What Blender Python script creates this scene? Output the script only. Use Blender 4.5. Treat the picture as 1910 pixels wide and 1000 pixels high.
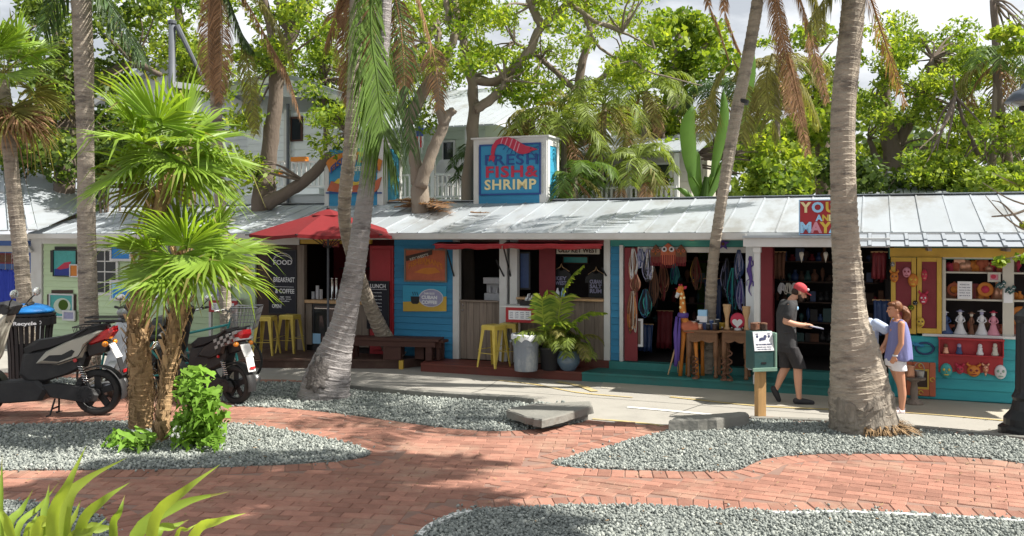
import bpy,math,random
import numpy as np
from mathutils import Vector,Matrix
random.seed(11)
PI=math.pi
for _o in list(bpy.data.objects):bpy.data.objects.remove(_o,do_unlink=True)
SC=bpy.context.scene
COL=SC.collection
# ------------------------------------------------------------------ camera
CAMH,FPX,HY=2.46,1700.0,440.0
cam_d=bpy.data.cameras.new('camera');cam=bpy.data.objects.new('camera',cam_d);COL.objects.link(cam)
cam.location=(0,0,CAMH);cam.rotation_euler=(PI/2,0,0)
cam_d.sensor_width=36.0;cam_d.lens=FPX/1910*36.0
cam_d.shift_y=-(500-HY)/1910.0
cam_d.clip_start=0.05;cam_d.clip_end=2000
SC.camera=cam
# ------------------------------------------------------------------ sky, sun, exposure
SUN_EL,SUN_AZ=math.radians(50),math.radians(-8) # azimuth measured from +X (right) towards +Y (away)
sunv=Vector((math.cos(SUN_EL)*math.cos(SUN_AZ),math.cos(SUN_EL)*math.sin(SUN_AZ),math.sin(SUN_EL)))
W_=bpy.data.worlds.new('World');SC.world=W_;W_.use_nodes=True
nt=W_.node_tree;nt.nodes.clear()
wo=nt.nodes.new('ShaderNodeOutputWorld');bg=nt.nodes.new('ShaderNodeBackground')
sky=nt.nodes.new('ShaderNodeTexSky');sky.sky_type='NISHITA';sky.sun_disc=False
sky.sun_elevation=SUN_EL;sky.sun_rotation=PI/2-SUN_AZ
sky.dust_density=3.5;sky.air_density=1.0;sky.ozone_density=1.5
tc=nt.nodes.new('ShaderNodeTexCoord');mp=nt.nodes.new('ShaderNodeMapping');mp.inputs['Scale'].default_value=(2.2,2.2,6.0)
cn=nt.nodes.new('ShaderNodeTexNoise');cn.inputs['Scale'].default_value=1.6;cn.inputs['Detail'].default_value=7;cn.inputs['Roughness'].default_value=.58
cr=nt.nodes.new('ShaderNodeValToRGB');cr.color_ramp.elements[0].color=(.48,.48,.48,1);cr.color_ramp.elements[0].position=.44;cr.color_ramp.elements[1].position=.60
mx=nt.nodes.new('ShaderNodeMixRGB');mx.inputs[2].default_value=(14.2,14.6,15.1,1)
nt.links.new(tc.outputs['Generated'],mp.inputs[0]);nt.links.new(mp.outputs[0],cn.inputs['Vector'])
nt.links.new(cn.outputs['Fac'],cr.inputs[0]);nt.links.new(cr.outputs[0],mx.inputs[0])
nt.links.new(sky.outputs[0],mx.inputs[1]);nt.links.new(mx.outputs[0],bg.inputs[0]);nt.links.new(bg.outputs[0],wo.inputs[0])
bg.inputs[1].default_value=0.043
sun_d=bpy.data.lights.new('sun','SUN');sun_d.energy=5.0;sun_d.angle=math.radians(.6);sun_d.color=(1,.95,.86)
sun=bpy.data.objects.new('sun',sun_d);COL.objects.link(sun);sun.location=(20,5,30)
sun.rotation_euler=sunv.to_track_quat('Z','Y').to_euler()
SC.view_settings.view_transform='Standard';SC.view_settings.look='None'
SC.view_settings.exposure=0.84;SC.view_settings.gamma=1.0
SC.render.engine='CYCLES'
SC.cycles.max_bounces=6;SC.cycles.transparent_max_bounces=8;SC.cycles.diffuse_bounces=4
# ------------------------------------------------------------------ pixel -> place
def P(px,py,d):return Vector(((px-955)/FPX*d,d,CAMH-(py-HY)/FPX*d))
def G(px,py,z=0.0):
 d=(CAMH-z)*FPX/(py-HY)
 return Vector(((px-955)/FPX*d,d,z))
# facade frame: x = u (right along the facade), y = -n (into the building), z
_d0=4182/(195+.0585*0+0.0);
def _fd(px):return CAMH*FPX/(195+.0585*px)
_A=Vector(((0-955)/FPX*_fd(0),_fd(0),0));_B=Vector(((1910-955)/FPX*_fd(1910),_fd(1910),0))
FU=(_B-_A).normalized();FN=Vector((FU.y,-FU.x,0));FTH=math.atan2(FU.y,FU.x)
FO=Vector((0,_fd(955),0))
def W(u,n,z):return FO+FU*u+FN*n+Vector((0,0,z))
def fu(px,n=0.0):
 a=(px-955)/FPX;r=Vector((a,1,0))
 d=(FO.dot(FN)+n)/r.dot(FN)
 return(r*d-FO).dot(FU)
def fd(px,n=0.0):
 a=(px-955)/FPX
 return(FO.dot(FN)+n)/Vector((a,1,0)).dot(FN)
def fz(px,py,n=0.0):return CAMH-(py-HY)/FPX*fd(px,n)
def fr(x0,y0,x1,y1,n=0.0):
 xm=(x0+x1)/2
 return fu(x0,n),fu(x1,n),fz(xm,y1,n),fz(xm,y0,n)
# ------------------------------------------------------------------ object helpers
ORG={}
def props(o,label=None,cat=None,group=None,kind=None):
 if label:o['label']=label
 if cat:o['category']=cat
 if group:o['group']=group
 if kind:o['kind']=kind
 return o
def thing(name,label,cat,loc=(0,0,0),rotz=0.0,group=None,org=(0,0,0)):
 o=bpy.data.objects.new(name,None);COL.objects.link(o);o.empty_display_size=.1
 o.location=loc;o.rotation_euler=(0,0,rotz);props(o,label,cat,group)
 ORG[o.name]=Vector(org);return o
def wthing(name,label,cat,p,group=None): # built in world coordinates
 return thing(name,label,cat,p,0,group,p)
def fthing(name,label,cat,u,n,z,group=None): # built in facade coordinates
 return thing(name,label,cat,W(u,n,z),FTH,group,(u,-n,z))
def copy_tree(o,loc,rotz,label=None,parent=None):
 c=o.copy();COL.objects.link(c)
 if parent is None:
  c.location=loc;c.rotation_euler=(0,0,rotz)
  if label:c['label']=label
 else:c.parent=parent
 for ch in list(o.children):copy_tree(ch,None,None,None,c)
 return c
class MB:
 def __init__(s):s.v=[];s.f=[];s.m=[];s.t=[];s.cm=0;s.ct=None
 def add(s,vs,fs,m=None,t=None):
  b=len(s.v);s.v.extend([tuple(v)for v in vs]);m=s.cm if m is None else m
  for f in fs:s.f.append(tuple(i+b for i in f));s.m.append(m);s.t.append(t if t is not None else s.ct)
  return s
 def box(s,x0,x1,y0,y1,z0,z1,m=None,t=None):
  return s.add([(x0,y0,z0),(x1,y0,z0),(x1,y1,z0),(x0,y1,z0),(x0,y0,z1),(x1,y0,z1),(x1,y1,z1),(x0,y1,z1)],
                     [(0,3,2,1),(4,5,6,7),(0,1,5,4),(1,2,6,5),(2,3,7,6),(3,0,4,7)],m,t)
 def cbox(s,c,h,M=None,m=None,t=None): # centre, half sizes, optional rotation
  vs=[]
  for dz in(-1,1):
   for dx,dy in((-1,-1),(1,-1),(1,1),(-1,1)):
    q=Vector((dx*h[0],dy*h[1],dz*h[2]))
    if M is not None:q=M@q
    vs.append(Vector(c)+q)
  return s.add(vs,[(0,3,2,1),(4,5,6,7),(0,1,5,4),(1,2,6,5),(2,3,7,6),(3,0,4,7)],m,t)
 def bar(s,a,b,w,h=None,m=None,up=(0,0,1)): # square bar between two points
  a=Vector(a);b=Vector(b);h=w if h is None else h
  d=(b-a).normalized();u=Vector(up)
  if abs(d.dot(u))>.97:u=Vector((0,1,0))
  r=d.cross(u).normalized();u=r.cross(d)
  vs=[p+r*(i*w/2)+u*(j*h/2)for p in(a,b)for i,j in((-1,-1),(1,-1),(1,1),(-1,1))]
  return s.add(vs,[(0,1,2,3),(7,6,5,4),(0,4,5,1),(1,5,6,2),(2,6,7,3),(3,7,4,0)],m)
 def tube(s,pts,rad,n=8,m=None,cap=True,sy=1.0,t=None):
  pts=[Vector(p)for p in pts];k=len(pts)
  if not hasattr(rad,'__len__'):rad=[rad]*k
  vs=[];prev=None
  for i,p in enumerate(pts):
   d=(pts[min(i+1,k-1)]-pts[max(i-1,0)])
   if d.length<1e-9:d=Vector((0,0,1))
   d.normalize()
   if prev is None:
    a=Vector((1,0,0))if abs(d.x)<.8 else Vector((0,1,0))
    prev=(a-d*a.dot(d)).normalized()
   else:
    prev=prev-d*prev.dot(d)
    if prev.length<1e-6:prev=d.orthogonal()
    prev.normalize()
   q=d.cross(prev)
   for j in range(n):
    an=2*PI*j/n
    vs.append(p+prev*(rad[i]*math.cos(an))+q*(rad[i]*sy*math.sin(an)))
  fs=[(i*n+j,i*n+(j+1)%n,(i+1)*n+(j+1)%n,(i+1)*n+j)for i in range(k-1)for j in range(n)]
  if cap:fs+=[tuple(range(n-1,-1,-1)),tuple((k-1)*n+j for j in range(n))]
  return s.add(vs,fs,m,t)
 def lathe(s,prof,c=(0,0,0),n=16,m=None,ax='z',sq=(1,1),cap=True,t=None):
  vs=[]
  for r,z in prof:
   for j in range(n):
    an=2*PI*j/n;x,y=r*math.cos(an)*sq[0],r*math.sin(an)*sq[1]
    vs.append(Vector(c)+Vector({'z':(x,y,z),'y':(x,z,y),'x':(z,x,y)}[ax]))
  k=len(prof)
  fs=[(i*n+j,i*n+(j+1)%n,(i+1)*n+(j+1)%n,(i+1)*n+j)for i in range(k-1)for j in range(n)]
  if cap:fs+=[tuple(range(n-1,-1,-1)),tuple((k-1)*n+j for j in range(n))]
  return s.add(vs,fs,m,t)
 def prism(s,poly,f,m=None,t=None): # f(x,y,side) -> point, side 0/1
  n=len(poly);vs=[f(x,y,0)for x,y in poly]+[f(x,y,1)for x,y in poly]
  fs=[tuple(range(n-1,-1,-1)),tuple(range(n,2*n))]+[(i,(i+1)%n,n+(i+1)%n,n+i)for i in range(n)]
  return s.add(vs,fs,m,t)
 def ell(s,c,r,M=None,nu=10,nv=7,m=None,t=None):
  vs=[];
  for i in range(nv+1):
   th=PI*i/nv
   for j in range(nu):
    ph=2*PI*j/nu
    q=Vector((r[0]*math.sin(th)*math.cos(ph),r[1]*math.sin(th)*math.sin(ph),r[2]*math.cos(th)))
    if M is not None:q=M@q
    vs.append(Vector(c)+q)
  fs=[(i*nu+j,(i+1)*nu+j,(i+1)*nu+(j+1)%nu,i*nu+(j+1)%nu)for i in range(nv)for j in range(nu)]
  return s.add(vs,fs,m,t)
 def mesh(s,name,mats,smooth=False,off=None):
  me=bpy.data.meshes.new(name)
  v=s.v if off is None else[(a-off[0],b-off[1],c-off[2])for a,b,c in s.v]
  me.from_pydata(v,[],s.f)
  for m in(mats if isinstance(mats,(list,tuple))else[mats]):me.materials.append(m)
  me.polygons.foreach_set('material_index',s.m)
  if smooth:me.polygons.foreach_set('use_smooth',[True]*len(s.f))
  if any(t is not None for t in s.t):
   at=me.attributes.new('tint','FLOAT','FACE')
   at.data.foreach_set('value',[0.5 if t is None else t for t in s.t])
  me.update();return me
 def build(s,name,mats,parent=None,smooth=False,bevel=0,loc=None,autosm=None):
  off=None
  if parent is not None:off=ORG.get(parent.name)
  elif loc is not None:off=Vector(loc)
  me=s.mesh(name,mats,smooth,off)
  o=bpy.data.objects.new(name,me);COL.objects.link(o)
  if parent is not None:
   o.parent=parent;ORG[o.name]=off
  elif loc is not None:o.location=loc
  if bevel:
   b=o.modifiers.new('bevel','BEVEL');b.width=bevel;b.segments=2;b.limit_method='ANGLE';b.angle_limit=math.radians(40)
  return o
def fbuild(mb,name,mats,label,cat,org,group=None,smooth=False,bevel=0): # a one-mesh thing in facade coordinates
 u,n,z=org
 me=mb.mesh(name,mats,smooth,Vector((u,-n,z)))
 o=bpy.data.objects.new(name,me);COL.objects.link(o);o.location=W(u,n,z);o.rotation_euler=(0,0,FTH)
 if bevel:
  b=o.modifiers.new('bevel','BEVEL');b.width=bevel;b.segments=1;b.limit_method='ANGLE'
 return props(o,label,cat,group)
def catmull(pts,per=6):
 pts=[Vector(p)for p in pts];out=[]
 q=[pts[0]*2-pts[1]]+pts+[pts[-1]*2-pts[-2]]
 for i in range(1,len(q)-2):
  for k in range(per):
   t=k/per;a,b,c,d=q[i-1],q[i],q[i+1],q[i+2]
   out.append(.5*((2*b)+(c-a)*t+(2*a-5*b+4*c-d)*t*t+(3*b-a-3*c+d)*t**3))
 out.append(pts[-1]);return out
_tc={}
def text_geo(s,size=1.0,ext=.01,bold=0.0,align='CENTER',space=1.0):
 key=(s,ext,bold,align,space)
 if key not in _tc:
  cu=bpy.data.curves.new('txt','FONT');cu.body=s;cu.size=1.0;cu.extrude=ext;cu.offset=bold
  cu.align_x=align;cu.align_y='BOTTOM_BASELINE';cu.resolution_u=3;cu.space_character=space
  ob=bpy.data.objects.new('txt',cu);COL.objects.link(ob)
  dg=bpy.context.evaluated_depsgraph_get();dg.update()
  me=bpy.data.meshes.new_from_object(ob.evaluated_get(dg))
  _tc[key]=([v.co.copy()for v in me.vertices],[tuple(p.vertices)for p in me.polygons])
  bpy.data.objects.remove(ob);bpy.data.meshes.remove(me);bpy.data.curves.remove(cu)
 return _tc[key]
def put_text(mb,s,cx,z,n,w=None,h=.1,m=None,ext=.004,bold=.02,align='CENTER',rot=0,space=1.0,f=None):
 """text on a facade-parallel plane; letter cap height h, optional total width w"""
 vs,fs=text_geo(s,1,1.0,bold,align,space)
 if not vs:return
 xs=[v.x for v in vs];wd=max(xs)-min(xs);sy=h/.69;sx=sy if w is None else w/wd
 c,si=math.cos(rot),math.sin(rot);out=[]
 for v in vs:
  x,y=v.x*sx,v.y*sy
  if f:x,y=f(x,y)
  x,y=x*c-y*si,x*si+y*c
  out.append((cx+x,-n-v.z*ext-ext,z+y))
 mb.add(out,fs,m)
# ------------------------------------------------------------------ materials
def NT(m):return m.node_tree.nodes,m.node_tree.links
def mat(name,col,rough=.65,var=.18,scale=6.0,bump=0.0,bscale=30.0,metal=0.0,spec=.4,stretch=(1,1,1),
  dirt=None,damt=.5,dscale=1.5,trans=0.0,rnd=0.0,tint=0.0,coords='Object',coat=0.0,emit=None,tint2=None,sheen=0):
 m=bpy.data.materials.new(name);m.use_nodes=True;N,L=NT(m);N.clear()
 out=N.new('ShaderNodeOutputMaterial');b=N.new('ShaderNodeBsdfPrincipled')
 b.inputs['Roughness'].default_value=rough;b.inputs['Metallic'].default_value=metal
 b.inputs['Specular IOR Level'].default_value=spec;b.inputs['Coat Weight'].default_value=coat
 t=N.new('ShaderNodeTexCoord');mpn=N.new('ShaderNodeMapping');mpn.inputs['Scale'].default_value=stretch
 src=t.outputs['Object' if coords=='World' else coords]
 if coords=='World':
  g=N.new('ShaderNodeNewGeometry');src=g.outputs['Position']
 L.new(src,mpn.inputs[0])
 def val(x):
  v=N.new('ShaderNodeValue');v.outputs[0].default_value=x;return v.outputs[0]
 def mth(op,a,c):
  q=N.new('ShaderNodeMath');q.operation=op
  for i,x in enumerate((a,c)):
   if isinstance(x,(int,float)):q.inputs[i].default_value=x
   else:L.new(x,q.inputs[i])
  return q.outputs[0]
 n1=N.new('ShaderNodeTexNoise');n1.inputs['Scale'].default_value=scale;n1.inputs['Detail'].default_value=6;n1.inputs['Roughness'].default_value=.6
 L.new(mpn.outputs[0],n1.inputs['Vector'])
 f=mth('ADD',mth('MULTIPLY',mth('SUBTRACT',n1.outputs['Fac'],.5),3.2*var),1.0)
 if rnd:
  oi=N.new('ShaderNodeObjectInfo')
  f=mth('MULTIPLY',f,mth('ADD',mth('MULTIPLY',mth('SUBTRACT',oi.outputs['Random'],.5),2*rnd),1.0))
 ta=None
 if tint or tint2:
  at=N.new('ShaderNodeAttribute');at.attribute_name='tint';ta=at.outputs['Fac']
  f=mth('MULTIPLY',f,mth('ADD',mth('MULTIPLY',mth('SUBTRACT',ta,.5),2*tint),1.0))
 base=N.new('ShaderNodeRGB');base.outputs[0].default_value=(*col,1);cs=base.outputs[0]
 if tint2:
  mxx=N.new('ShaderNodeMixRGB');L.new(ta,mxx.inputs[0]);L.new(cs,mxx.inputs[1]);mxx.inputs[2].default_value=(*tint2,1);cs=mxx.outputs[0]
 vm=N.new('ShaderNodeVectorMath');vm.operation='SCALE';L.new(cs,vm.inputs[0]);L.new(f,vm.inputs['Scale']);cs=vm.outputs[0]
 if dirt:
  n2=N.new('ShaderNodeTexNoise');n2.inputs['Scale'].default_value=dscale;n2.inputs['Detail'].default_value=8;n2.inputs['Roughness'].default_value=.7
  L.new(mpn.outputs[0],n2.inputs['Vector'])
  rp=N.new('ShaderNodeMapRange');rp.inputs[1].default_value=.5;rp.inputs[2].default_value=.68;rp.inputs[3].default_value=0;rp.inputs[4].default_value=damt
  L.new(n2.outputs['Fac'],rp.inputs[0])
  mx2=N.new('ShaderNodeMixRGB');L.new(rp.outputs[0],mx2.inputs[0]);L.new(cs,mx2.inputs[1]);mx2.inputs[2].default_value=(*dirt,1);cs=mx2.outputs[0]
 L.new(cs,b.inputs['Base Color'])
 if bump:
  n3=N.new('ShaderNodeTexNoise');n3.inputs['Scale'].default_value=bscale;n3.inputs['Detail'].default_value=5
  L.new(mpn.outputs[0],n3.inputs['Vector'])
  bp=N.new('ShaderNodeBump');bp.inputs['Strength'].default_value=bump;bp.inputs['Distance'].default_value=.02
  L.new(n3.outputs['Fac'],bp.inputs['Height']);L.new(bp.outputs[0],b.inputs['Normal'])
 if emit:
  b.inputs['Emission Color'].default_value=(*emit[0],1);b.inputs['Emission Strength'].default_value=emit[1]
 sh=b.outputs[0]
 if trans:
  tr=N.new('ShaderNodeBsdfTranslucent');
  v2=N.new('ShaderNodeVectorMath');v2.operation='MULTIPLY';L.new(cs,v2.inputs[0]);v2.inputs[1].default_value=(1.5,1.45,.6)
  L.new(v2.outputs[0],tr.inputs[0]);ms=N.new('ShaderNodeMixShader');ms.inputs[0].default_value=trans
  L.new(sh,ms.inputs[1]);L.new(tr.outputs[0],ms.inputs[2]);sh=ms.outputs[0]
 L.new(sh,out.inputs[0]);return m
M={}
def dm(key,*a,**k):M[key]=mat(key,*a,**k)
dm('asphalt',(.16,.155,.145),.95,.12,3,.3,60,coords='World',dirt=(.1,.1,.1),damt=.4,dscale=.5)
dm('concrete_road',(.335,.318,.285),.9,.1,2.2,.25,55,coords='World',dirt=(.22,.21,.19),damt=.55,dscale=.7)
dm('concrete_pale',(.41,.375,.31),.9,.1,2,.2,60,coords='World',dirt=(.3,.28,.25),damt=.5,dscale=.8)
dm('yellow_line',(.47,.37,.17),.8,.15,8,dirt=(.36,.34,.3),damt=.9,dscale=3,coords='World')
dm('white_line',(.7,.7,.67),.8,.1,8,dirt=(.4,.38,.35),damt=.7,dscale=4,coords='World')
dm('mortar',(.24,.15,.12),.95,.2,5,coords='World')
dm('brick',(.30,.145,.105),.9,.2,9,.3,70,coords='World',tint=.26,dirt=(.36,.245,.18),damt=.7,dscale=1.3)
dm('gravel_bed',(.20,.22,.21),.95,.3,30,.5,90,coords='World')
dm('stone',(.215,.24,.228),.85,.2,30,tint=.34,tint2=(.33,.345,.315),coords='World',spec=.3)
dm('slab',(.20,.195,.175),.92,.16,3,.6,18,coords='World',dirt=(.16,.16,.15),damt=.7,dscale=2)
dm('white_paint',(.62,.62,.61),.55,.08,3,.08,40,dirt=(.5,.48,.43),damt=.45,dscale=1.6)
dm('white_edge',(.75,.75,.73),.8,.08,9,dirt=(.5,.5,.48),damt=.6,dscale=4)
dm('roof_metal',(.42,.455,.49),.45,.10,1.3,.15,5,metal=.25,rnd=.10,dirt=(.27,.265,.25),damt=.85,dscale=1.4,stretch=(1,.35,1))
dm('roof_grey',(.34,.37,.41),.5,.1,1.2,.1,6,metal=.2,rnd=.07,dirt=(.28,.29,.3),damt=.6,dscale=.8)
dm('blue_siding',(.035,.23,.42),.6,.14,3,.15,40,rnd=.10,stretch=(.4,1,4),dirt=(.03,.15,.28),damt=.5,dscale=2)
dm('sky_siding',(.04,.31,.49),.6,.10,3,.12,40,rnd=.07,stretch=(.4,1,4),dirt=(.05,.24,.38),damt=.5,dscale=2)
dm('teal_siding',(.035,.34,.38),.6,.12,3,.15,40,rnd=.10,stretch=(.4,1,4),dirt=(.03,.2,.28),damt=.5,dscale=2)
dm('teal_board',(.05,.27,.25),.6,.14,3,.15,40,stretch=(.4,1,4))
dm('teal_deck',(.03,.17,.155),.6,.2,4,.15,40,dirt=(.05,.1,.09),damt=.6,dscale=2,rnd=.12)
dm('red_deck',(.16,.042,.03),.6,.25,4,.15,40,dirt=(.07,.04,.03),damt=.6,dscale=2,rnd=.15)
dm('brown_deck',(.075,.038,.028),.65,.25,4,.15,40,dirt=(.12,.09,.07),damt=.6,dscale=2,rnd=.15)
dm('green_siding',(.52,.66,.42),.6,.08,3,.1,40,rnd=.05,stretch=(.4,1,4),dirt=(.44,.5,.34),damt=.5,dscale=2)
dm('house_white',(.72,.76,.78),.65,.06,2,.08,30,rnd=.03,stretch=(.4,1,4),dirt=(.48,.5,.5),damt=.4,dscale=1)
dm('house_green',(.48,.56,.46),.65,.06,2,.08,30,rnd=.03,stretch=(.4,1,4))
dm('house_beige',(.50,.48,.42),.65,.08,2,.08,30,rnd=.03)
dm('porch_blue',(.05,.12,.36),.6,.15,3)
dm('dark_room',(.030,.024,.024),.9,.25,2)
dm('brown_wall',(.06,.035,.026),.7,.25,4,.2,30,stretch=(4,1,.5))
dm('maroon',(.20,.022,.03),.55,.15,4,.1,30)
dm('red_paint',(.36,.022,.03),.45,.15,4,.1,30)
dm('red_cloth',(.17,.007,.010),.8,.12,3,.15,12)
dm('awning_red',(.28,.018,.022),.7,.2,4,.15,12,dirt=(.36,.1,.1),damt=.4,dscale=5)
dm('weathered',(.23,.185,.15),.85,.28,4,.4,30,stretch=(6,6,.5),rnd=.14,dirt=(.1,.08,.065),damt=.6,dscale=3)
dm('yellow_frame',(.56,.36,.055),.55,.14,4,.1,30,dirt=(.4,.24,.05),damt=.4)
dm('black',(.018,.018,.02),.5,.2,8)
dm('chalk',(.012,.013,.022),.7,.2,8)
dm('black_gloss',(.016,.016,.018),.3,.15,6,spec=.5,dirt=(.05,.048,.045),damt=.35,dscale=5)
dm('rubber',(.03,.03,.03),.85,.2,10,.2,40,dirt=(.1,.09,.08),damt=.5,dscale=3)
dm('grey_plastic',(.026,.026,.028),.6,.15,6,dirt=(.06,.058,.055),damt=.4,dscale=4)
dm('cream_paint',(.44,.42,.36),.3,.06,4,coat=.4)
dm('silver_paint',(.42,.43,.44),.35,.08,4,metal=.5)
dm('chrome',(.6,.6,.6),.2,.1,8,metal=1)
dm('steel',(.35,.35,.36),.4,.15,8,metal=.9)
dm('tail_red',(.5,.01,.015),.15,.1,6,coat=.8)
dm('amber',(.85,.28,.02),.2,.1,6,coat=.8)
dm('plate_white',(.8,.8,.8),.5,.06,6)
dm('mirror',(.75,.77,.78),.12,.02,6,metal=.8)
dm('bin_blue',(.02,.22,.62),.45,.1,4)
dm('yellow_metal',(.62,.47,.09),.4,.12,5,coat=.2,dirt=(.42,.3,.08),damt=.4,dscale=6)
dm('can_grey',(.21,.235,.275),.5,.14,5,dirt=(.5,.5,.48),damt=.6,dscale=3,stretch=(1,1,.6))
dm('pot_black',(.022,.022,.026),.5,.2,5)
dm('pot_glaze',(.10,.15,.21),.2,.25,6,coat=.6)
dm('soil',(.05,.035,.025),.95,.3,30)
dm('bench_wood',(.075,.03,.022),.6,.25,3,.2,30,stretch=(.6,5,5),rnd=.15)
dm('carved_wood',(.20,.10,.05),.6,.3,5,.4,20,stretch=(.7,3,3))
dm('pale_wood',(.52,.33,.17),.55,.2,6,.2,30,stretch=(4,4,.6))
dm('post_wood',(.52,.31,.13),.75,.22,5,.3,40,stretch=(5,5,.4))
dm('box_green',(.03,.085,.085),.45,.16,5,.1,30,dirt=(.07,.11,.1),damt=.5,dscale=4)
dm('box_green_pale',(.20,.33,.26),.5,.16,5)
dm('paper',(.74,.75,.78),.8,.05,6)
dm('ink',(.05,.06,.13),.8,.1,6)
dm('rust',(.16,.075,.045),.8,.35,10,.4,30)
dm('lamp_black',(.016,.017,.02),.45,.2,6,dirt=(.04,.04,.04),damt=.4)
dm('lamp_shade',(.11,.13,.18),.4,.1,6)
dm('pole_grey',(.10,.11,.13),.5,.15,4)
dm('skin',(.56,.30,.20),.5,.06,8,spec=.35)
dm('skin_tan',(.52,.255,.16),.5,.06,8,spec=.35)
dm('hair_dark',(.03,.016,.010),.6,.3,30)
dm('hair_auburn',(.17,.062,.022),.5,.45,22,stretch=(1,1,.3),bump=.5,bscale=60)
dm('shirt_dark',(.045,.045,.048),.9,.2,6,.9,9)
dm('shorts_dark',(.035,.033,.036),.9,.2,6,.9,9,stretch=(1.6,1.6,.6))
dm('cap_red',(.52,.06,.075),.85,.1,10,.1,60)
dm('top_blue',(.20,.21,.43),.85,.10,4,.35,14,stretch=(3,3,.5))
dm('shirt_pale',(.48,.56,.75),.85,.08,4,.3,14)
dm('shorts_white',(.76,.74,.77),.85,.05,6,.3,20)
dm('shoe_dark',(.03,.03,.034),.7,.2,10)
dm('sandal',(.7,.6,.6),.6,.1,10)
dm('glass_dark',(.02,.024,.03),.06,.1,3,spec=.6)
dm('stall_glass',(.25,.27,.27),.08,.1,3,spec=.6)
dm('lamp_glow',(1,.8,.45),.5,0,5,emit=((1,.62,.22),5.0))
dm('sign_blue',(.035,.25,.45),.55,.08,3,stretch=(.4,1,4),rnd=.05)
dm('letter_navy',(.025,.07,.25),.6,.12,8)
dm('letter_red',(.46,.03,.07),.6,.12,8)
dm('letter_cream',(.78,.66,.36),.6,.1,8)
dm('orange',(.55,.19,.03),.6,.14,7)
dm('terracotta',(.45,.12,.06),.7,.22,8)
dm('yellow',(.6,.42,.06),.6,.14,7)
dm('sky_letter',(.33,.58,.82),.6,.08,8)
dm('pink_letter',(.6,.25,.32),.6,.08,8)
dm('violet',(.09,.05,.26),.6,.15,8)
dm('blue_cloth',(.03,.06,.45),.7,.2,6,.3,10,stretch=(6,1,.5))
dm('white_item',(.6,.6,.62),.4,.1,10)
dm('teal_item',(.05,.33,.32),.35,.2,10)
dm('navy_item',(.03,.06,.16),.35,.25,10)
dm('lilac_item',(.30,.30,.45),.5,.2,10)
dm('copper',(.62,.33,.22),.35,.15,8,metal=.6)
dm('flag_red',(.5,.03,.05),.8,.1,8);dm('flag_blue',(.03,.05,.25),.8,.1,8)
# plants
dm('palm_bark',(.37,.32,.26),.9,.26,5,.9,26,stretch=(1,1,3.2),dirt=(.115,.10,.09),damt=.85,dscale=2.6,spec=.2)
dm('palm_bark_cool',(.31,.29,.285),.9,.26,5,.9,26,stretch=(1,1,3.0),dirt=(.09,.08,.08),damt=.85,dscale=1.6,spec=.2)
dm('fibre_bark',(.40,.265,.145),.95,.4,6,.9,30,stretch=(3,3,.6),dirt=(.13,.08,.04),damt=.6,dscale=3,spec=.1)
dm('fibre',(.27,.18,.10),.95,.25,20,tint=.5,spec=.1)
dm('bark',(.17,.135,.11),.92,.26,3,.8,16,stretch=(1.5,1.5,.6),dirt=(.12,.1,.08),damt=.6,dscale=1.5,spec=.15)
dm('bark_pale',(.25,.21,.17),.92,.22,3,.7,16,stretch=(1.5,1.5,.6),dirt=(.18,.14,.1),damt=.6,dscale=1.5,spec=.15)
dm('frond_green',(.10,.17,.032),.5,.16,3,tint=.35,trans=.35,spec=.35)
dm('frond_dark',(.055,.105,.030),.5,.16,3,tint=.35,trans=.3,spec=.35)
dm('frond_olive',(.20,.19,.055),.6,.2,3,tint=.35,trans=.3,spec=.25)
dm('frond_dead',(.30,.175,.10),.75,.25,3,tint=.45,trans=.2,spec=.2)
dm('fan_green',(.23,.35,.05),.42,.12,3,tint=.30,trans=.45,spec=.4)
dm('leaf_bright',(.13,.25,.025),.5,.14,2,tint=.25,tint2=(.36,.42,.06),trans=.48,spec=.3)
dm('leaf_mid',(.075,.16,.02),.5,.16,2,tint=.3,tint2=(.24,.30,.045),trans=.45,spec=.3)
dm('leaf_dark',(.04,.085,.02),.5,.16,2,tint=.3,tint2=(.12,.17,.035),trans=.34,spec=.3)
dm('vine_leaf',(.15,.28,.035),.6,.16,8,tint=.2,trans=.4,rnd=.32,spec=.2)
dm('strap_leaf',(.20,.31,.045),.5,.16,5,tint=.2,trans=.45,rnd=.28,spec=.25,tint2=(.33,.42,.07))
dm('frond_light',(.20,.26,.055),.5,.16,3,tint=.4,trans=.42,spec=.3)
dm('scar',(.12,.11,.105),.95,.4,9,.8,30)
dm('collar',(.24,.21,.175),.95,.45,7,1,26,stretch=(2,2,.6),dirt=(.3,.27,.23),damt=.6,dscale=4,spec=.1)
dm('banana',(.10,.20,.035),.42,.14,4,trans=.4,spec=.4)
# ================================================================== GROUND
def poly_px(pts,z=0.0):return[G(x,y,z)for x,y in pts]
def smooth_px(pts,z=0.0,per=4):return[Vector((p.x,p.y,z))for p in catmull([G(x,y,0)for x,y in pts],per)]
def sheet(name,pts,z,m,kind='structure'):
 me=bpy.data.meshes.new(name);me.from_pydata([(p[0],p[1],z)for p in pts],[],[tuple(range(len(pts)))]);me.materials.append(m)
 o=bpy.data.objects.new(name,me);COL.objects.link(o);o['kind']=kind;return o
def ccw(p):
 a=sum(p[i][0]*p[(i+1)%len(p)][1]-p[(i+1)%len(p)][0]*p[i][1]for i in range(len(p)))
 return p if a>0 else p[::-1]
sheet('ground',[(-400,-60),(400,-60),(400,700),(-400,700)],-.03,M['asphalt'])
NEAR=[(-900,690),(0,697),(300,702),(455,707),(560,713),(640,722),(700,730),(950,748),(1100,785),(1250,799),(1340,784),(1400,780),(1560,787),(1700,799),(1870,815),(2100,842),(2700,900)]
near=poly_px(NEAR)
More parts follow.
